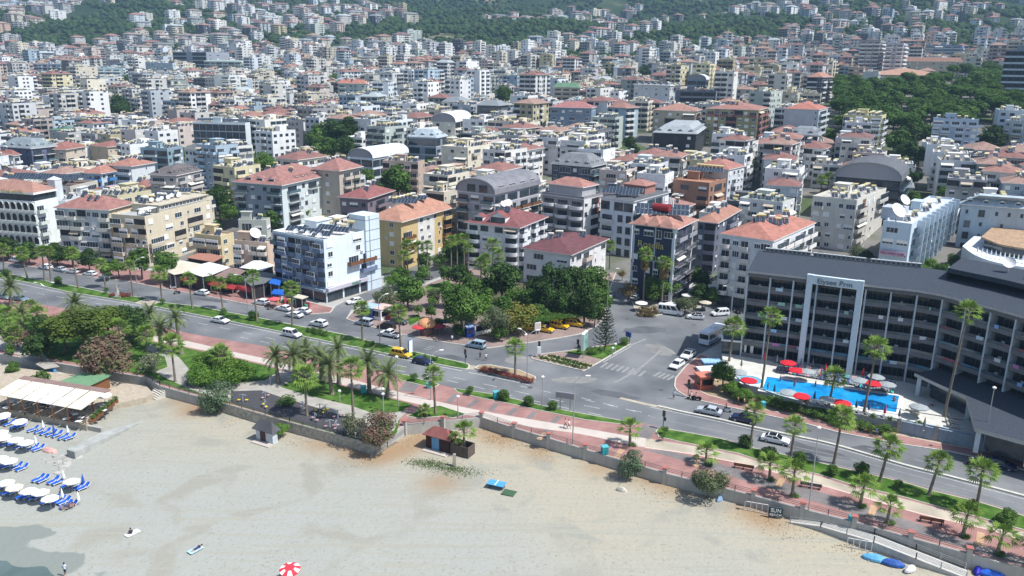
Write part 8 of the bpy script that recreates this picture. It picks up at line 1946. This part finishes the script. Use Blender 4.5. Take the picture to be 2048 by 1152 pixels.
def hut(label, nb, lx, rx, H, rise, wm, rc, name='beach_hut', door=None):
 N_ = G(*nb, BZ); a = radians(62); X, Y = Vector((cos(a), sin(a))), Vector((-sin(a), cos(a)))
 def sol(D, px):
  lo, hi = .5, 20.
  for _ in range(25):
   m = (lo + hi) / 2; x = proj((N_.x + D.x * m, N_.y + D.y * m, BZ))[0]
   if (x < px) == (px > nb[0]): lo = m
   else: hi = m
  return lo
 w, d = sol(X, rx), sol(Y, lx); r_ = thing(name, label, 'hut', N_, a); b = MB(); b.box(0, w, 0, d, -.2, H); b.build('wall', wm, r_); b = MB(); roof_hip(b, 0, w, 0, d, H, rise, .45, 0, 0, .1); b.build('roof', rc[0], r_, color=rc[1])
 b = MB(); b.box(-.05, 0, d * .42, d * .74, .05, H - .2); b.build('door', door or M_WHITE, r_); b = MB(); b.box(-1.3, -.1, -.2, d, -.1, .14); b.build('step', M_CREAM, r_); return r_, w, d
hut('dark brown wooden beach hut with maroon pyramid roof and blue door', (898, 908), 852, 912, 2.5, 1.2, mat('dark_wood', (.05, .022, .018), .8, var=.3, vs=4), (M_TILE, (.24, .09, .08)), door=mat('blue_door', (.12, .30, .50), .5)); hut('small white shed with slate pyramid roof and climbing vine', (546, 889), 513, 556, 2.1, 1.5, mat('shed_white', (.48, .52, .55), .8, var=.2, vs=2), (M_ROOFG, (.09, .09, .10)), door=mat('brown_door', (.08, .04, .035)))
N_ = G(936, 918, BZ); r_ = thing('wooden_enclosure', 'open grey-brown wooden box enclosure beside the maroon-roofed beach hut', 'enclosure', N_, radians(62)); M_GW = mat('grey_planks', (.11, .085, .07), .9, var=.35, vs=3)
for q in [(0, 2.2, 0, .1), (0, .1, .1, 3.4), (2.1, 2.2, .1, 3.4), (.1, 2.1, 3.3, 3.4), (.1, 2.1, 1.6, 1.7)]: b = MB(); b.box(*q, 0, 1.9); b.build('plank_wall', M_GW, r_)
b = MB(); b.box(-.22, .22, -.2, .2, 0, 2.1); o = b.build('concrete_post', mat('post_tiles', (.36, .31, .27), .9, var=.3, vs=4), None, G(909, 932, BZ), .2); tag(o, 'free-standing concrete post in front of the maroon-roofed hut', 'post')
P = G(993, 975, BZ); r_ = thing('ping_pong_table', 'bright blue table-tennis table standing on the sand', 'table', P, radians(-22)); b = MB(); b.box(-1.37, 1.37, -.76, .76, .7, .76, bottom=True); b.build('tabletop', mat('pp_blue', (.08, .32, .62), .5), r_); b = MB(); b.box(-.03, .03, -.8, .8, .76, .9); b.build('net', M_WHITE, r_)
for x in (-1.1, 1.1): b = MB(); b.box(x - .06, x + .06, -.5, .5, 0, .7); b.build('leg', M_RAIL, r_)
b = MB(); b.box(-1., 1., -.8, .8, 0, .03); o = b.build('green_mat', mat('mat_green', (.05, .11, .06), .9), None, G(1018, 986, BZ + .05) + Vector((0, 0, .05)), radians(-22)); tag(o, 'dark green mat lying on the sand beside the blue table', 'mat')
r_ = slab_sign('sign_cart', 'dark cart board lettered SUN BEACH leaning by the sea wall', 1550, 1036, BZ, 1.9, 1.5, .2, -14, (mat('cart_dark', (.03, .06, .07)), mat('cart_panel', (.03, .06, .07)))); letters(r_, 'SUN', .75, M_WHITE, (0, -.17, 1.0)); letters(r_, 'BEACH', .52, M_WHITE, (0, -.17, .42))
def frame_panel(x, y, w, label):
 p = G(x, y, BZ); r_ = thing('metal_frame', label, 'frame', p, radians(-18)); b = MB(); [b.box(-w / 2 + k * w / 4 - .04, -w / 2 + k * w / 4 + .04, -.04, .04, 0, 1.4) for k in range(5)]; b.box(-w / 2, w / 2, -.04, .04, 1.32, 1.4); b.box(-w / 2, w / 2, -.04, .04, 0, .08); b.build('bars', M_WHITE, r_)
frame_panel(1512, 1023, 3.2, 'white metal frame leaning on the wall left of the lettered cart'); frame_panel(1718, 1098, 3.0, 'white metal frame leaning on the ramp wall')
for x, y, c, n, s in [(1750, 1118, (.12, .38, .60), 'pale blue fibreglass hull upside down by the ramp', 1.3), (1785, 1128, (.03, .10, .35), 'dark blue folded tarpaulin bundle', 1.2), (1820, 1140, (.65, .66, .66), 'white plastic bundle', .8), (1440, 1000, (.2, .3, .42), 'blue-grey board under the big wall tree', .8), (1985, 1150, (.02, .12, .55), 'bright blue container at the wall foot', 1.4), (1956, 1142, (.02, .02, .35), 'stack of indigo loungers', .9), (2022, 1150, (.02, .08, .05), 'dark green container', 1.2), (92, 732, (.60, .18, .05), 'orange crate boat', 1.2), (72, 727, (.6, .5, .38), 'beige upturned boat', 1.3), (110, 742, (.05, .25, .55), 'blue upturned boat', 1.3), (40, 722, (.6, .62, .62), 'white crumpled sheeting', 1.4), (118, 752, (.62, .64, .64), 'white upturned boat', 1.5), (10, 757, (.68, .69, .70), 'white canvas stall', 1.8), (100, 903, (.62, .36, .32), 'pink and white small dinghy', 1.2), (1243, 982, (.5, .47, .4), 'pale slab lying on the sand', .7)]:
 p = G(x, y, BZ); b = MB(); b.lathe([(1., 0), (.92, .3), (.5, .62), (0, .7)], 10, sx=s * 1.3, sy=s * .55); o = b.build('beach_clutter' if 'boat' not in n and 'dinghy' not in n else 'small_boat', mat('clutter', obj=True, rough=.6, var=.25, vs=2), None, (p.x, p.y, BZ - .02), radians(rnd.choice([-20, 30, 50])), c); tag(o, n + (' on the sand' if len(n.split()) < 4 else ''), 'boat' if 'boat' in n or 'hull' in n else 'beach gear')
CZ_ = -.7; CT_ = [(110, 745), (219, 762), (293, 772), (306, 786), (290, 795), (212, 812), (172, 850), (0, 816), (-150, 786), (-150, 712)]
sheet('cafe_terrace', [tuple(G(x, y, CZ_)[:2]) for x, y in CT_], CZ_, mat('terrace_slab', (.42, .36, .28), .9, var=.2, world=True), z0=BZ - .5)
o = G(163, 820, 2.3); r_ = thing('beach_restaurant', 'beach restaurant under a long white and cream panelled canopy', 'restaurant', (o.x, o.y, CZ_), 0); A_, B_, C_, D_ = G(35, 758, 3.2), G(210, 786, 3.2), G(163, 820, 2.3), G(-14, 788, 2.3); O = Vector((o.x, o.y, CZ_))
for i in range(6):
 u, v = i / 6 + .006, (i + 1) / 6 - .006; Q = [D_.lerp(C_, u) - O, D_.lerp(C_, v) - O, A_.lerp(B_, v) - O, A_.lerp(B_, u) - O]; b = MB(); b.face(Q); b.face([q - Vector((0, 0, .06)) for q in Q[::-1]]); b.build('canopy_panel', M_TENT if i in (2, 3) else mat('canopy_cream', (.66, .62, .50), .7), r_)
 for q, zz in ((D_.lerp(C_, u), 3.), (A_.lerp(B_, u), 3.85)): b = MB(); b.box(-.08, .08, -.08, .08, 0, zz); b.build('post', M_WOOD, r_, (q.x - O.x, q.y - O.y, 0))
Q = [A_ - O, B_ - O, B_ - O + Vector((.5, 1.4, .1)), A_ - O + Vector((.5, 1.4, .1))]; b = MB(); b.face(Q); b.face([q - Vector((0, 0, .08)) for q in Q[::-1]]); b.build('back_roof', M_BRR, r_)
for i in range(34):
 u, v = rnd.random() * .95, rnd.random(); q = D_.lerp(C_, u).lerp(A_.lerp(B_, u), v) if i < 26 else G(170 + 44 * rnd.random(), 812 + 18 * rnd.random(), CZ_); t = thing('dining_table', None, 'table', (q.x, q.y, CZ_), rnd.uniform(-.2, .2), 'dining tables of the beach restaurant'); b = MB(); b.box(-.5, .5, -.4, .4, .7, .75, bottom=True); b.build('tabletop', M_WHITE if i % 3 == 0 else M_RAIL, t); b = MB(); b.cyl((0, 0, 0), (0, 0, .7), .05, n=5); [b.box(s - .2, s + .2, -.2, .2, .4, .45, bottom=True) for s in (-.85, .85)]; b.build('base', M_RAIL, t); auto(t, 'dining table with dark seats', q)
railing([pxy(x, y, CZ_) for x, y in [(-150, 786), (0, 815), (172, 849)]], CZ_, '', m=M_WOOD, label='wooden railing along the front of the beach restaurant')
for k in range(7): p = G(186 + k * 7.5, 843 - k * 6.2, CZ_); t = thing('planter_box', None, 'planter', p, .6, 'wooden planters at the restaurant edge'); b = MB(); b.box(-.5, .5, -.3, .3, 0, .6); b.build('box', M_WOOD, t); c = place(proto('shrub')[0], 'plant', t, (0, 0, .9), 0, None, .55); auto(t, 'wooden planter box with green plant', p)
N_ = G(164, 779, 1.6); r_ = thing('green_roofed_bar', 'low wooden bar building with green mono-pitch roof', 'building', (N_.x, N_.y, CZ_), 0); gp = [(112, 765), (175, 741), (224, 750), (164, 778)]; flatroof(r_, gp, 1.8, [mat('green_felt', (.14, .27, .15), .85, var=.15, world=True)], Vector((N_.x, N_.y, CZ_))); P = offset_poly([(G(x, y, 1.8).x - N_.x, G(x, y, 1.8).y - N_.y) for x, y in gp], .4); b = MB(); b.prism(P, 0, 2.3, top=False); b.build('wall', M_WOOD, r_)
q = G(208, 790, 1.4); parasol((q.x, q.y, CZ_), PWH, 'white parasol behind the beach restaurant canopy', None, 1.3)
P = [(G(133, 899, BZ + 1.3), 1.3), (G(149, 904, BZ + 1.3), 1.3), (G(292, 840, BZ + .1), .1), (G(203, 864, BZ + .8), .8)]; o = P[0][0]; r_ = MB(); T_ = [(p.x - o.x, p.y - o.y, h) for p, h in P]; r_.face(T_); n = 4
for i in range(4): j = (i + 1) % 4; r_.face([(T_[i][0], T_[i][1], -.5), (T_[j][0], T_[j][1], -.5), T_[j], T_[i]])
tag(r_.build('concrete_groyne', mat('whitewashed_concrete', (.35, .36, .34), .9, var=.2, vs=.8, world=True), None, (o.x, o.y, BZ)), 'whitewashed concrete slipway block sticking out into the sand', 'groyne')
wallseg([pxy(20, 828, BZ), pxy(120, 848, BZ), pxy(205, 864, BZ)], BZ - .4, BZ + .8, .5, M_CONC, 'low_wall', 'low mottled concrete wall in front of the beach restaurant')
for i in range(26): p = G(118 + rnd.gauss(0, 16), 926 + rnd.gauss(0, 9), BZ); b = MB(); b.box(-.5, .5, -.35, .35, -.1, .12, M=Matrix.Rotation(rnd.uniform(-.4, .4), 4, 'X')); o = b.build('broken_slab', M_CONC, None, (p.x, p.y, BZ), rnd.uniform(0, 6)); tag(o, None, 'slab', 'broken slabs round the slipway end'); auto(o, 'broken concrete slab')
p = G(303, 796, BZ); r_ = thing('beach_steps', 'pale concrete steps leading from the park down to the beach', 'steps', p, radians(-40)); b = MB(); [b.box(-1.6, 1.6, k * .35, 3.2, k * .22, k * .22 + .22) for k in range(8)]; b.build('treads', M_KERB, r_)
def bp(u, v, z=BZ): return G(u / 5.486, 820 + v / 5.486, z)
BLUE = (.01, .10, .50)
for u, v in [(370, 230), (445, 245), (505, 262), (572, 278), (636, 288), (705, 312), (775, 318), (372, 432), (432, 442), (190, 640), (250, 658), (430, 772), (482, 782), (592, 795), (650, 808), (868, 860), (922, 868), (658, 1015), (714, 1024), (735, 1065), (795, 1062), (50, 130), (110, 165), (180, 195), (240, 195), (0, 335), (80, 385), (150, 385), (230, 415), (290, 405), (30, 625), (90, 630), (10, 865), (95, 915), (165, 912), (250, 962), (310, 960), (380, 975), (440, 965), (530, 1018), (600, 1005), (745, 842), (800, 828), (-60, 130), (-60, 380), (-50, 640), (-50, 880)]:
 p = bp(u, v); lounger((p.x, p.y, BZ + .03), radians(-33 + rnd.uniform(-6, 6)), BLUE, 'blue beach lounger with white frame', 'blue loungers set out on the beach')
for u, v in [(40, 40), (215, 110), (30, 285), (160, 315), (275, 345), (95, 545), (55, 785), (150, 835), (305, 875), (435, 890), (540, 955), (775, 770), (-60, 60), (0, 235), (-5, 520)]: p = bp(u, v, BZ + 2); parasol((p.x, p.y, BZ), PWH if u != 150 else (.72, .66, .5), None, 'open white beach umbrella', 1.2, 2.1, False, 'white umbrellas on the beach', radians(rnd.uniform(-8, 8)))
for u, v in [(475, 190), (745, 245), (395, 365), (700, 745), (685, 950), (862, 985)]: p = bp(u, v, BZ + .8); parasol((p.x, p.y, BZ), PWH, None, 'folded white beach umbrella', 1.35, 2.1, True)
for u, v in [(592, 235), (912, 790)]: p = bp(u, v, BZ + .8); parasol((p.x, p.y, BZ), (.03, .10, .4), None, 'folded blue beach umbrella', 1.35, 2.1, True)
p = G(580, 1133, BZ + 1.9); parasol((p.x, p.y, BZ), (.62, .04, .06), 'red and white scalloped beach umbrella at the bottom of the picture', None, 1.3, 2., False, None, .1, sc=12)
# ------------------------------------------------------------------ people and two-wheelers
M_SKIN = mat('skin', (.36, .20, .13), .6); M_HAIR = mat('hair', (.03, .02, .015), .8)
POSE = {'stand': dict(h=(0, 0, .92), c=(0, .02, 1.36), n=(0, .02, 1.48), t=(0, .04, 1.66), s=.19, e=[(-.27, .02, 1.12), (.27, .02, 1.12)], w=[(-.28, .12, .9), (.28, .1, .88)], k=[(-.1, .06, .5), (.1, -.02, .5)], a=[(-.11, .02, .06), (.12, -.12, .08)], f=[(-.11, .16, .03), (.12, .02, .03)]),
  'walk': dict(h=(0, 0, .9), c=(0, .05, 1.34), n=(0, .06, 1.46), t=(0, .08, 1.64), s=.19, e=[(-.26, -.12, 1.12), (.26, .14, 1.12)], w=[(-.26, -.06, .9), (.26, .34, 1.0)], k=[(-.1, .2, .52), (.1, -.05, .48)], a=[(-.1, .3, .1), (.1, -.34, .14)], f=[(-.1, .46, .06), (.1, -.24, .04)]),
  'sit': dict(h=(0, 0, .14), c=(0, -.1, .58), n=(0, -.08, .7), t=(0, -.04, .88), s=.19, e=[(-.27, .0, .36), (.27, -.1, .34)], w=[(-.16, .26, .3), (.24, .12, .22)], k=[(-.16, .42, .42), (.16, .44, .36)], a=[(-.14, .68, .06), (.15, .76, .06)], f=[(-.14, .84, .05), (.15, .92, .05)]),
  'ride': dict(h=(0, 0, .82), c=(0, .1, 1.22), n=(0, .13, 1.34), t=(0, .17, 1.52), s=.19, e=[(-.3, .26, 1.04), (.3, .26, 1.04)], w=[(-.26, .52, 1.05), (.26, .52, 1.05)], k=[(-.2, .42, .72), (.2, .42, .72)], a=[(-.2, .34, .3), (.2, .34, .3)], f=[(-.2, .5, .26), (.2, .5, .26)]),
  'lie': dict(h=(0, 0, .14), c=(0, -.44, .18), n=(0, -.57, .2), t=(0, -.76, .2), s=.19, e=[(-.32, -.3, .1), (.32, -.34, .1)], w=[(-.3, -.04, .07), (.34, -.1, .07)], k=[(-.11, .44, .14), (.13, .4, .2)], a=[(-.12, .84, .08), (.16, .8, .08)], f=[(-.14, .9, .18), (.18, .88, .18)])}
def me_person(pose):
 q = POSE[pose]; V = [q['h'], q['c'], q['n'], q['t']]; E_ = [(0, 1), (1, 2), (2, 3)]; Rr = [.15, .165, .06, .105]
 for s in (0, 1):
  sg = -1 if s == 0 else 1; i = len(V); c = q['c']; h = q['h']
  V += [(c[0] + sg * q['s'], c[1], c[2] + .03), q['e'][s], q['w'][s]]; Rr += [.075, .05, .036]; E_ += [(1, i), (i, i + 1), (i + 1, i + 2)]
  hx = Vector(q['w'][s]); d = (hx - Vector(q['e'][s])).normalized(); V += [tuple(hx + d * .12)]; Rr += [.026]; E_ += [(i + 2, i + 3)]; j = len(V)
  V += [(h[0] + sg * .1, h[1], h[2] - (.04 if pose in ('stand', 'walk') else 0)), q['k'][s], q['a'][s], q['f'][s]]; Rr += [.10, .07, .045, .035]; E_ += [(0, j), (j, j + 1), (j + 1, j + 2), (j + 2, j + 3)]
 me = bpy.data.meshes.new('body_base'); me.from_pydata(V, E_, []); o = bpy.data.objects.new('tmp', me); COL.objects.link(o); m = o.modifiers.new('s', 'SKIN')
 for i, v in enumerate(me.skin_vertices[0].data): v.radius = (Rr[i], Rr[i] * (.72 if i in (0, 1) else 1)); v.use_root = i == 0
 o.modifiers.new('u', 'SUBSURF').levels = 1; bpy.context.view_layer.update(); r = bpy.data.meshes.new_from_object(o.evaluated_get(bpy.context.evaluated_depsgraph_get())); bpy.data.objects.remove(o)
 r.materials.clear(); [r.materials.append(x) for x in (M_SKIN, mat('shirt', obj=True, rough=.9), mat('shorts', (.05, .06, .10), .9))]
 C_, Hh = Vector(q['c']), Vector(q['h'])
 for p in r.polygons:
  v = p.center; dc = min((v - C_.lerp(Hh, t)).length for t in (0, .35, .6)); dk = min((v - Hh.lerp(Vector(q['k'][s]), t)).length for s in (0, 1) for t in (0, .4, .7)); p.material_index = 1 if dc < .26 and (v - Vector(q['n'])).length > .09 else (2 if dk < .2 else 0); p.use_smooth = True
 b = MB(); t = q['t']; b.lathe([(0, t[2] + .12), (.08, t[2] + .1), (.115, t[2] + .03), (.11, t[2] - .04)], 9, c=(t[0], t[1] - .015)); return r, b.mesh('hair', [M_HAIR])
def person(p, az, pose, col, label, group=None):
 b, h = cached(('per', pose), lambda: me_person(pose)); r_ = thing('person', label, 'person', p, radians(az), group); place(b, 'body', r_, None, 0, col); place(h, 'hair', r_); return r_
W_ = (.7, .7, .7)
for x, y, z, pose, col, az, lb in [(960, 719, .01, 'walk', (.04, .04, .05), 200, 'person in dark shirt crossing the road left of a companion in white'), (972, 721, .01, 'walk', W_, 200, 'person in white crossing the road right of a companion in dark shirt'), (1131, 856, .11, 'walk', (.6, .3, .25), 60, 'person in salmon shirt strolling on the promenade'), (1138, 858, .11, 'walk', W_, 60, 'person in white clothes strolling on the promenade'), (1347, 798, .01, 'stand', (.6, .65, .72), 150, 'person in pale shirt standing in the road by the kerb'),
        (1476, 809, .14, 'walk', (.5, .4, .2), 60, 'left one of two people walking on the red hotel pavement'), (1488, 812, .14, 'walk', (.55, .35, .3), 60, 'right one of two people walking on the red hotel pavement'), (1751, 873, .14, 'walk', (.05, .2, .5), 240, 'person in blue shirt walking past the green hedge'), (904, 684, .14, 'stand', W_, 0, 'person in white standing at the plaza kerb under the trees'), (1535, 783, 1.5, 'stand', (.05, .05, .2), 90, 'person in dark blue swimwear at the left pool edge'), (1866, 812, 1.5, 'sit', (.4, .2, .15), 90, 'sitting person near the right end of the terrace'), (1788, 802, 1.5, 'sit', (.3, .1, .1), 180, 'sunbather sitting at the right pool edge'),
        (131, 1150, BZ, 'stand', (.55, .65, .75), 0, 'person in pale blue at the water edge'), (262, 1068, BZ + .06, 'sit', (.05, .05, .06), 30, 'dark-haired person sitting on a white towel'), (394, 1098, BZ + .06, 'lie', (.02, .03, .12), 150, 'sunbather lying on a pale blue towel'), (140, 1014, BZ + .42, 'lie', (.3, .15, .12), 147, 'sunbather on the front right blue lounger'), (134, 1012, BZ + .42, 'lie', (.12, .1, .1), 147, 'sunbather with dark top on a front blue lounger'), (577, 1145, BZ, 'sit', (.1, .03, .12), 30, 'person in purple sitting under the red and white umbrella'), (586, 1146, BZ, 'sit', (.03, .04, .12), 30, 'person in navy sitting under the red and white umbrella'), (850, 672, .14, 'stand', W_, 90, 'person in white at the round dome kiosk'), (1620, 741, 1.9, 'sit', (.4, .15, .12), 200, 'guest sitting on a lounger among the grey parasols'), (1578, 735, 1.9, 'sit', (.2, .2, .25), 180, 'guest sitting on a lounger under the red parasols'), (1640, 752, 1.9, 'lie', (.5, .1, .12), 160, 'sunbather lying on a lounger left of the middle terrace palm'), (1765, 779, 1.9, 'lie', (.1, .2, .3), 160, 'sunbather lying under the right grey parasols'), (1588, 776, 1.6, 'stand', (.1, .1, .12), 200, 'person standing on the seaward pool edge between parasols'), (1630, 779, .9, 'stand', (.3, .2, .15), 100, 'swimmer standing in the middle of the pool'), (1560, 768, .9, 'stand', (.2, .2, .3), 100, 'swimmer near the left end of the pool')]:
 p = G(x, y, z); person((p.x, p.y, z), az, pose, col, lb)
for x, y, c, n in [(265, 1067, W_, 'white towel spread on the open sand'), (391, 1100, (.4, .6, .68), 'pale blue towel spread on the open sand')]: p = G(x, y, BZ); b = MB(); b.box(-.5, .5, -.95, .95, .02, .06); tag(b.build('beach_towel', mat('towel', obj=True, rough=.95), None, (p.x, p.y, BZ + .03), radians(-35), c), n, 'towel')
def scooter(x, y, az, col, label, rider=None, z=.01, bike=False):
 p = G(x, y, z); r_ = thing('bicycle' if bike else 'motor_scooter', label, 'bicycle' if bike else 'scooter', p, radians(az)); k = .33 if bike else .24
 for yy in (-.6, .62): w = MB(); w.cyl((-.05, yy, k), (.05, yy, k), k, n=14); w.build('wheel', M_TYRE, r_) if not bike else w.build('wheel', M_RAIL, r_)
 b = MB()
 if bike: b.tube([(0, -.6, .33), (0, -.1, .3), (0, .45, .75), (0, .62, .33)], .025, 5); b.tube([(0, -.6, .33), (0, -.2, .78), (0, .45, .75)], .025, 5)
 else: b.prism([(-.16, -.85), (.16, -.85), (.18, .1), (-.18, .1)], .35, .72); b.box(-.17, .17, .05, .45, .25, .32, bottom=True); b.box(-.2, .2, .42, .55, .3, 1.0)
 b.build('frame' if bike else 'body', mat('scooter_paint', obj=True, rough=.3), r_, color=col); b = MB(); b.box(-.14, .14, -.7, .0, .72, .82) if not bike else b.box(-.07, .07, -.32, -.1, .78, .84); b.build('saddle', M_BLK, r_); b = MB(); b.tube([(-.3, .45, 1.05), (0, .52, 1.02), (.3, .45, 1.05)], .025, 5); b.build('handlebar', M_RAIL, r_)
 if rider: person((p.x, p.y, z + .02), az, 'ride', rider[0], rider[1])
scooter(354, 588, 110, (.05, .05, .06), 'black scooter crossing the far carriageway', ((.05, .05, .06), 'rider in black on the scooter on the far carriageway')); scooter(1383, 799, 80, (.03, .03, .04), 'left one of two dark scooters at the hotel kerb', (W_, 'rider in white shirt on the left scooter at the kerb')); scooter(1393, 801, 80, (.03, .03, .04), 'right one of two dark scooters at the hotel kerb', ((.6, .3, .3), 'rider in pink shirt on the right scooter at the kerb')); scooter(1453, 824, 75, (.5, .55, .6), 'pale scooter riding behind the silver saloon', ((.05, .05, .08), 'rider in dark clothes on the pale scooter'))
scooter(1944, 930, 80, (.02, .02, .02), 'black motor scooter in front of the dark blue saloon at the right', (W_, 'rider in white shirt on the black scooter at the right')); scooter(1389, 622, 20, (.03, .03, .03), 'black scooter parked behind the white hatchback by the restaurant garden', z=.14); scooter(1406, 620, 20, (.3, .3, .32), 'grey scooter parked by the restaurant garden fence', z=.14); scooter(541, 619, 110, (.05, .05, .05), 'dark scooter parked between white cars near the corner block'); scooter(378, 773, 60, (.05, .05, .05), 'bicycle ridden on the park path', ((.1, .1, .1), 'cyclist in dark clothes on the park path'), z=.16, bike=True); scooter(345, 578, 90, (.5, .5, .52), 'silver scooter parked at the kerb beside the red-awning shops', z=.14)
sheet('garden_bed', W2([(935, 590), (1060, 562), (1200, 565), (1206, 622), (1160, 640), (1070, 655), (990, 676), (930, 668), (895, 640)]), .15, mat('garden_painted_shade', (.075, .085, .04), .95, var=.4, vs=.6, col2=(.13, .10, .07), world=True), z0=.1)  # soil and grass, with the shadow under the trees darkened into the colour
sheet('plaza_lawn', W2([(812, 640), (838, 628), (842, 640), (820, 652)]), .16, M_GRASS, z0=.1); sheet('plaza_lawn', W2([(850, 575), (900, 560), (905, 585), (860, 592)]), .16, M_GRASS, z0=.1)
TP = [(1925, 492), (1950, 510), (1990, 524), (2048, 534), (2150, 545), (2150, 470), (1960, 462)]
P = [G(x, y, 8.) for x, y in TP]; o = P[0]; r_ = thing('terrace_restaurant', 'curved white terrace building with folded parasols behind the big dark hotel', 'building', (o.x, o.y, 0), 0); Q = [(p.x - o.x, p.y - o.y) for p in P]
b = MB(); b.prism(catmull(Q[:5], 4) + Q[5:], 0, 8., 0); b.build('wall', mat('terrace_white', (.66, .72, .76), .7, var=.1, world=True), r_)
P = [G(x, y, 11.) for x, y in [(1962, 475), (2000, 490), (2060, 500), (2150, 500), (2150, 462), (1985, 455)]]; Q = [(p.x - o.x, p.y - o.y) for p in P]; b = MB(); b.prism(Q, 10.7, 11.2, 0); b.build('roof', mat('tan_tiles', (.40, .27, .17), .9, var=.35, vs=1., world=True), r_); b = MB(); b.prism(offset_poly(Q, 1.), 8., 10.7, 0, top=False); b.build('glazed_front', M_GLASS, r_)
for k in range(12): p = G(1955 + k * 9, 503 + k * 2.2 - .05 * k * k, 9.); parasol((p.x, p.y, 8.), PWH, None, 'folded white parasol on the curved terrace', 1.75, 2.4, True)
for x, y, rp, h, k in [(1660, 528, 14, 1.5, 'shrub'), (1692, 522, 14, 2, 'olive'), (1745, 530, 18, 3, 'olive'), (1770, 540, 14, 2, 'bright'), (1860, 528, 16, 3, 'bright'), (1885, 540, 16, 3, 'broad'), (1640, 515, 12, 2, 'broad'), (1905, 520, 14, 3, 'broad')]: tree_px(k, x, y, rp, h)
for x, y, k, c in [(1650, 512, 'hatch', 'white'), (1672, 514, 'sedan', 'silver'), (1700, 512, 'suv', 'darkgrey'), (1850, 505, 'van', 'white'), (1846, 490, 'hatch', 'navy')]: carp(x, y, k, c, ang=rnd.choice([60, 150]))
b = MB(); rg = random.Random(12); n0 = 0
while n0 < 3000:
 k = rg.randrange(8, len(WALL) - 3); q = Vector(WALL[k]).lerp(Vector(WALL[k + 1]), rg.random()); x, y = q.x + rg.gauss(0, 1.2), q.y - abs(rg.gauss(0, 2.6)) - .3
 if noise.noise(Vector((x / 6, y / 6, 3))) < -.02: continue
 n0 += 1; a = rg.uniform(0, 6.28); h = rg.uniform(.04, .16); w = .1; b.face([(x - w * cos(a), y - w * sin(a), BZ - .05), (x + w * cos(a), y + w * sin(a), BZ - .05), (x + rg.uniform(-.15, .15), y + rg.uniform(-.15, .15), BZ + h)])
for cx, cy, r in [(845, 925, 2.), (925, 945, 2.4), (905, 938, 1.6), (870, 930, 2.)]:
 p = G(cx, cy, BZ)
 for _ in range(420): x, y = p.x + rg.gauss(0, r * .8), p.y + rg.gauss(0, r * .35); a = rg.uniform(0, 6.28); b.face([(x - .06 * cos(a), y - .06 * sin(a), BZ - .02), (x + .06 * cos(a), y + .06 * sin(a), BZ - .02), (x + rg.uniform(-.2, .2), y, BZ + rg.uniform(.1, .3))], 1)
tag(b.build('dry_weeds', [mat('dry_weed', (.44, .32, .18), .95, var=.3, vs=2), mat('green_weed', (.09, .16, .04), .95, var=.3, vs=2)]), 'dry weeds and grass tufts growing in the sand below the wall', 'weeds', kind='stuff')
# ------------------------------------------------------------------ sun, sky, air, camera
if LAND: finish_labels()
SUNAZ = Vector((1, -.38, 0)).normalized(); SEL = radians(57)
sd = Vector((SUNAZ.x * cos(SEL), SUNAZ.y * cos(SEL), sin(SEL)))
sl = bpy.data.lights.new('sun', 'SUN'); sl.energy = 4.9; sl.angle = radians(.53); sl.color = (1, .985, .955)
so = bpy.data.objects.new('sun', sl); COL.objects.link(so); so.rotation_euler = sd.to_track_quat('Z', 'Y').to_euler(); so.location = (0, 0, 300)
w = bpy.data.worlds.new('World'); scene.world = w; w.use_nodes = True
sk = w.node_tree.nodes.new('ShaderNodeTexSky'); sk.sky_type = 'NISHITA'; sk.sun_disc = False
sk.sun_elevation = SEL; sk.sun_rotation = atan2(SUNAZ.x, SUNAZ.y); sk.air_density = 1.0; sk.dust_density = 1.2
bg = w.node_tree.nodes['Background']; bg.inputs[1].default_value = .118
w.node_tree.links.new(sk.outputs[0], bg.inputs[0])
HAZE = True
if HAZE:
 b = MB(); b.box(-4200, 4200, 5, 4700, -8, 1150, bottom=True)
 hm = bpy.data.materials.new('air'); hm.use_nodes = True; nt = hm.node_tree; nt.nodes.clear()
 out = nt.nodes.new('ShaderNodeOutputMaterial'); pv = nt.nodes.new('ShaderNodeVolumePrincipled')
 pv.inputs['Color'].default_value = (.45, .70, 1, 1); pv.inputs['Density'].default_value = .00012; pv.inputs['Anisotropy'].default_value = .0
 nt.links.new(pv.outputs[0], out.inputs['Volume'])
 for i, v in enumerate(b.v):
  if v[1] < 10: b.v[i] = (v[0], -60, v[2])
 o = b.build('haze', hm); o['kind'] = 'stuff'
cd = bpy.data.cameras.new('camera'); cd.sensor_width = 36; cd.lens = F / 2048 * 36; cd.clip_start = .5; cd.clip_end = 12000
co = bpy.data.objects.new('camera', cd); COL.objects.link(co)
co.matrix_world = Matrix(((_r.x, _u.x, -_f.x, 0), (_r.y, _u.y, -_f.y, 0), (_r.z, _u.z, -_f.z, HC), (0, 0, 0, 1)))
scene.camera = co
scene.view_settings.view_transform = 'Standard'; scene.view_settings.look = 'None'
scene.view_settings.exposure = .42; scene.view_settings.gamma = 1
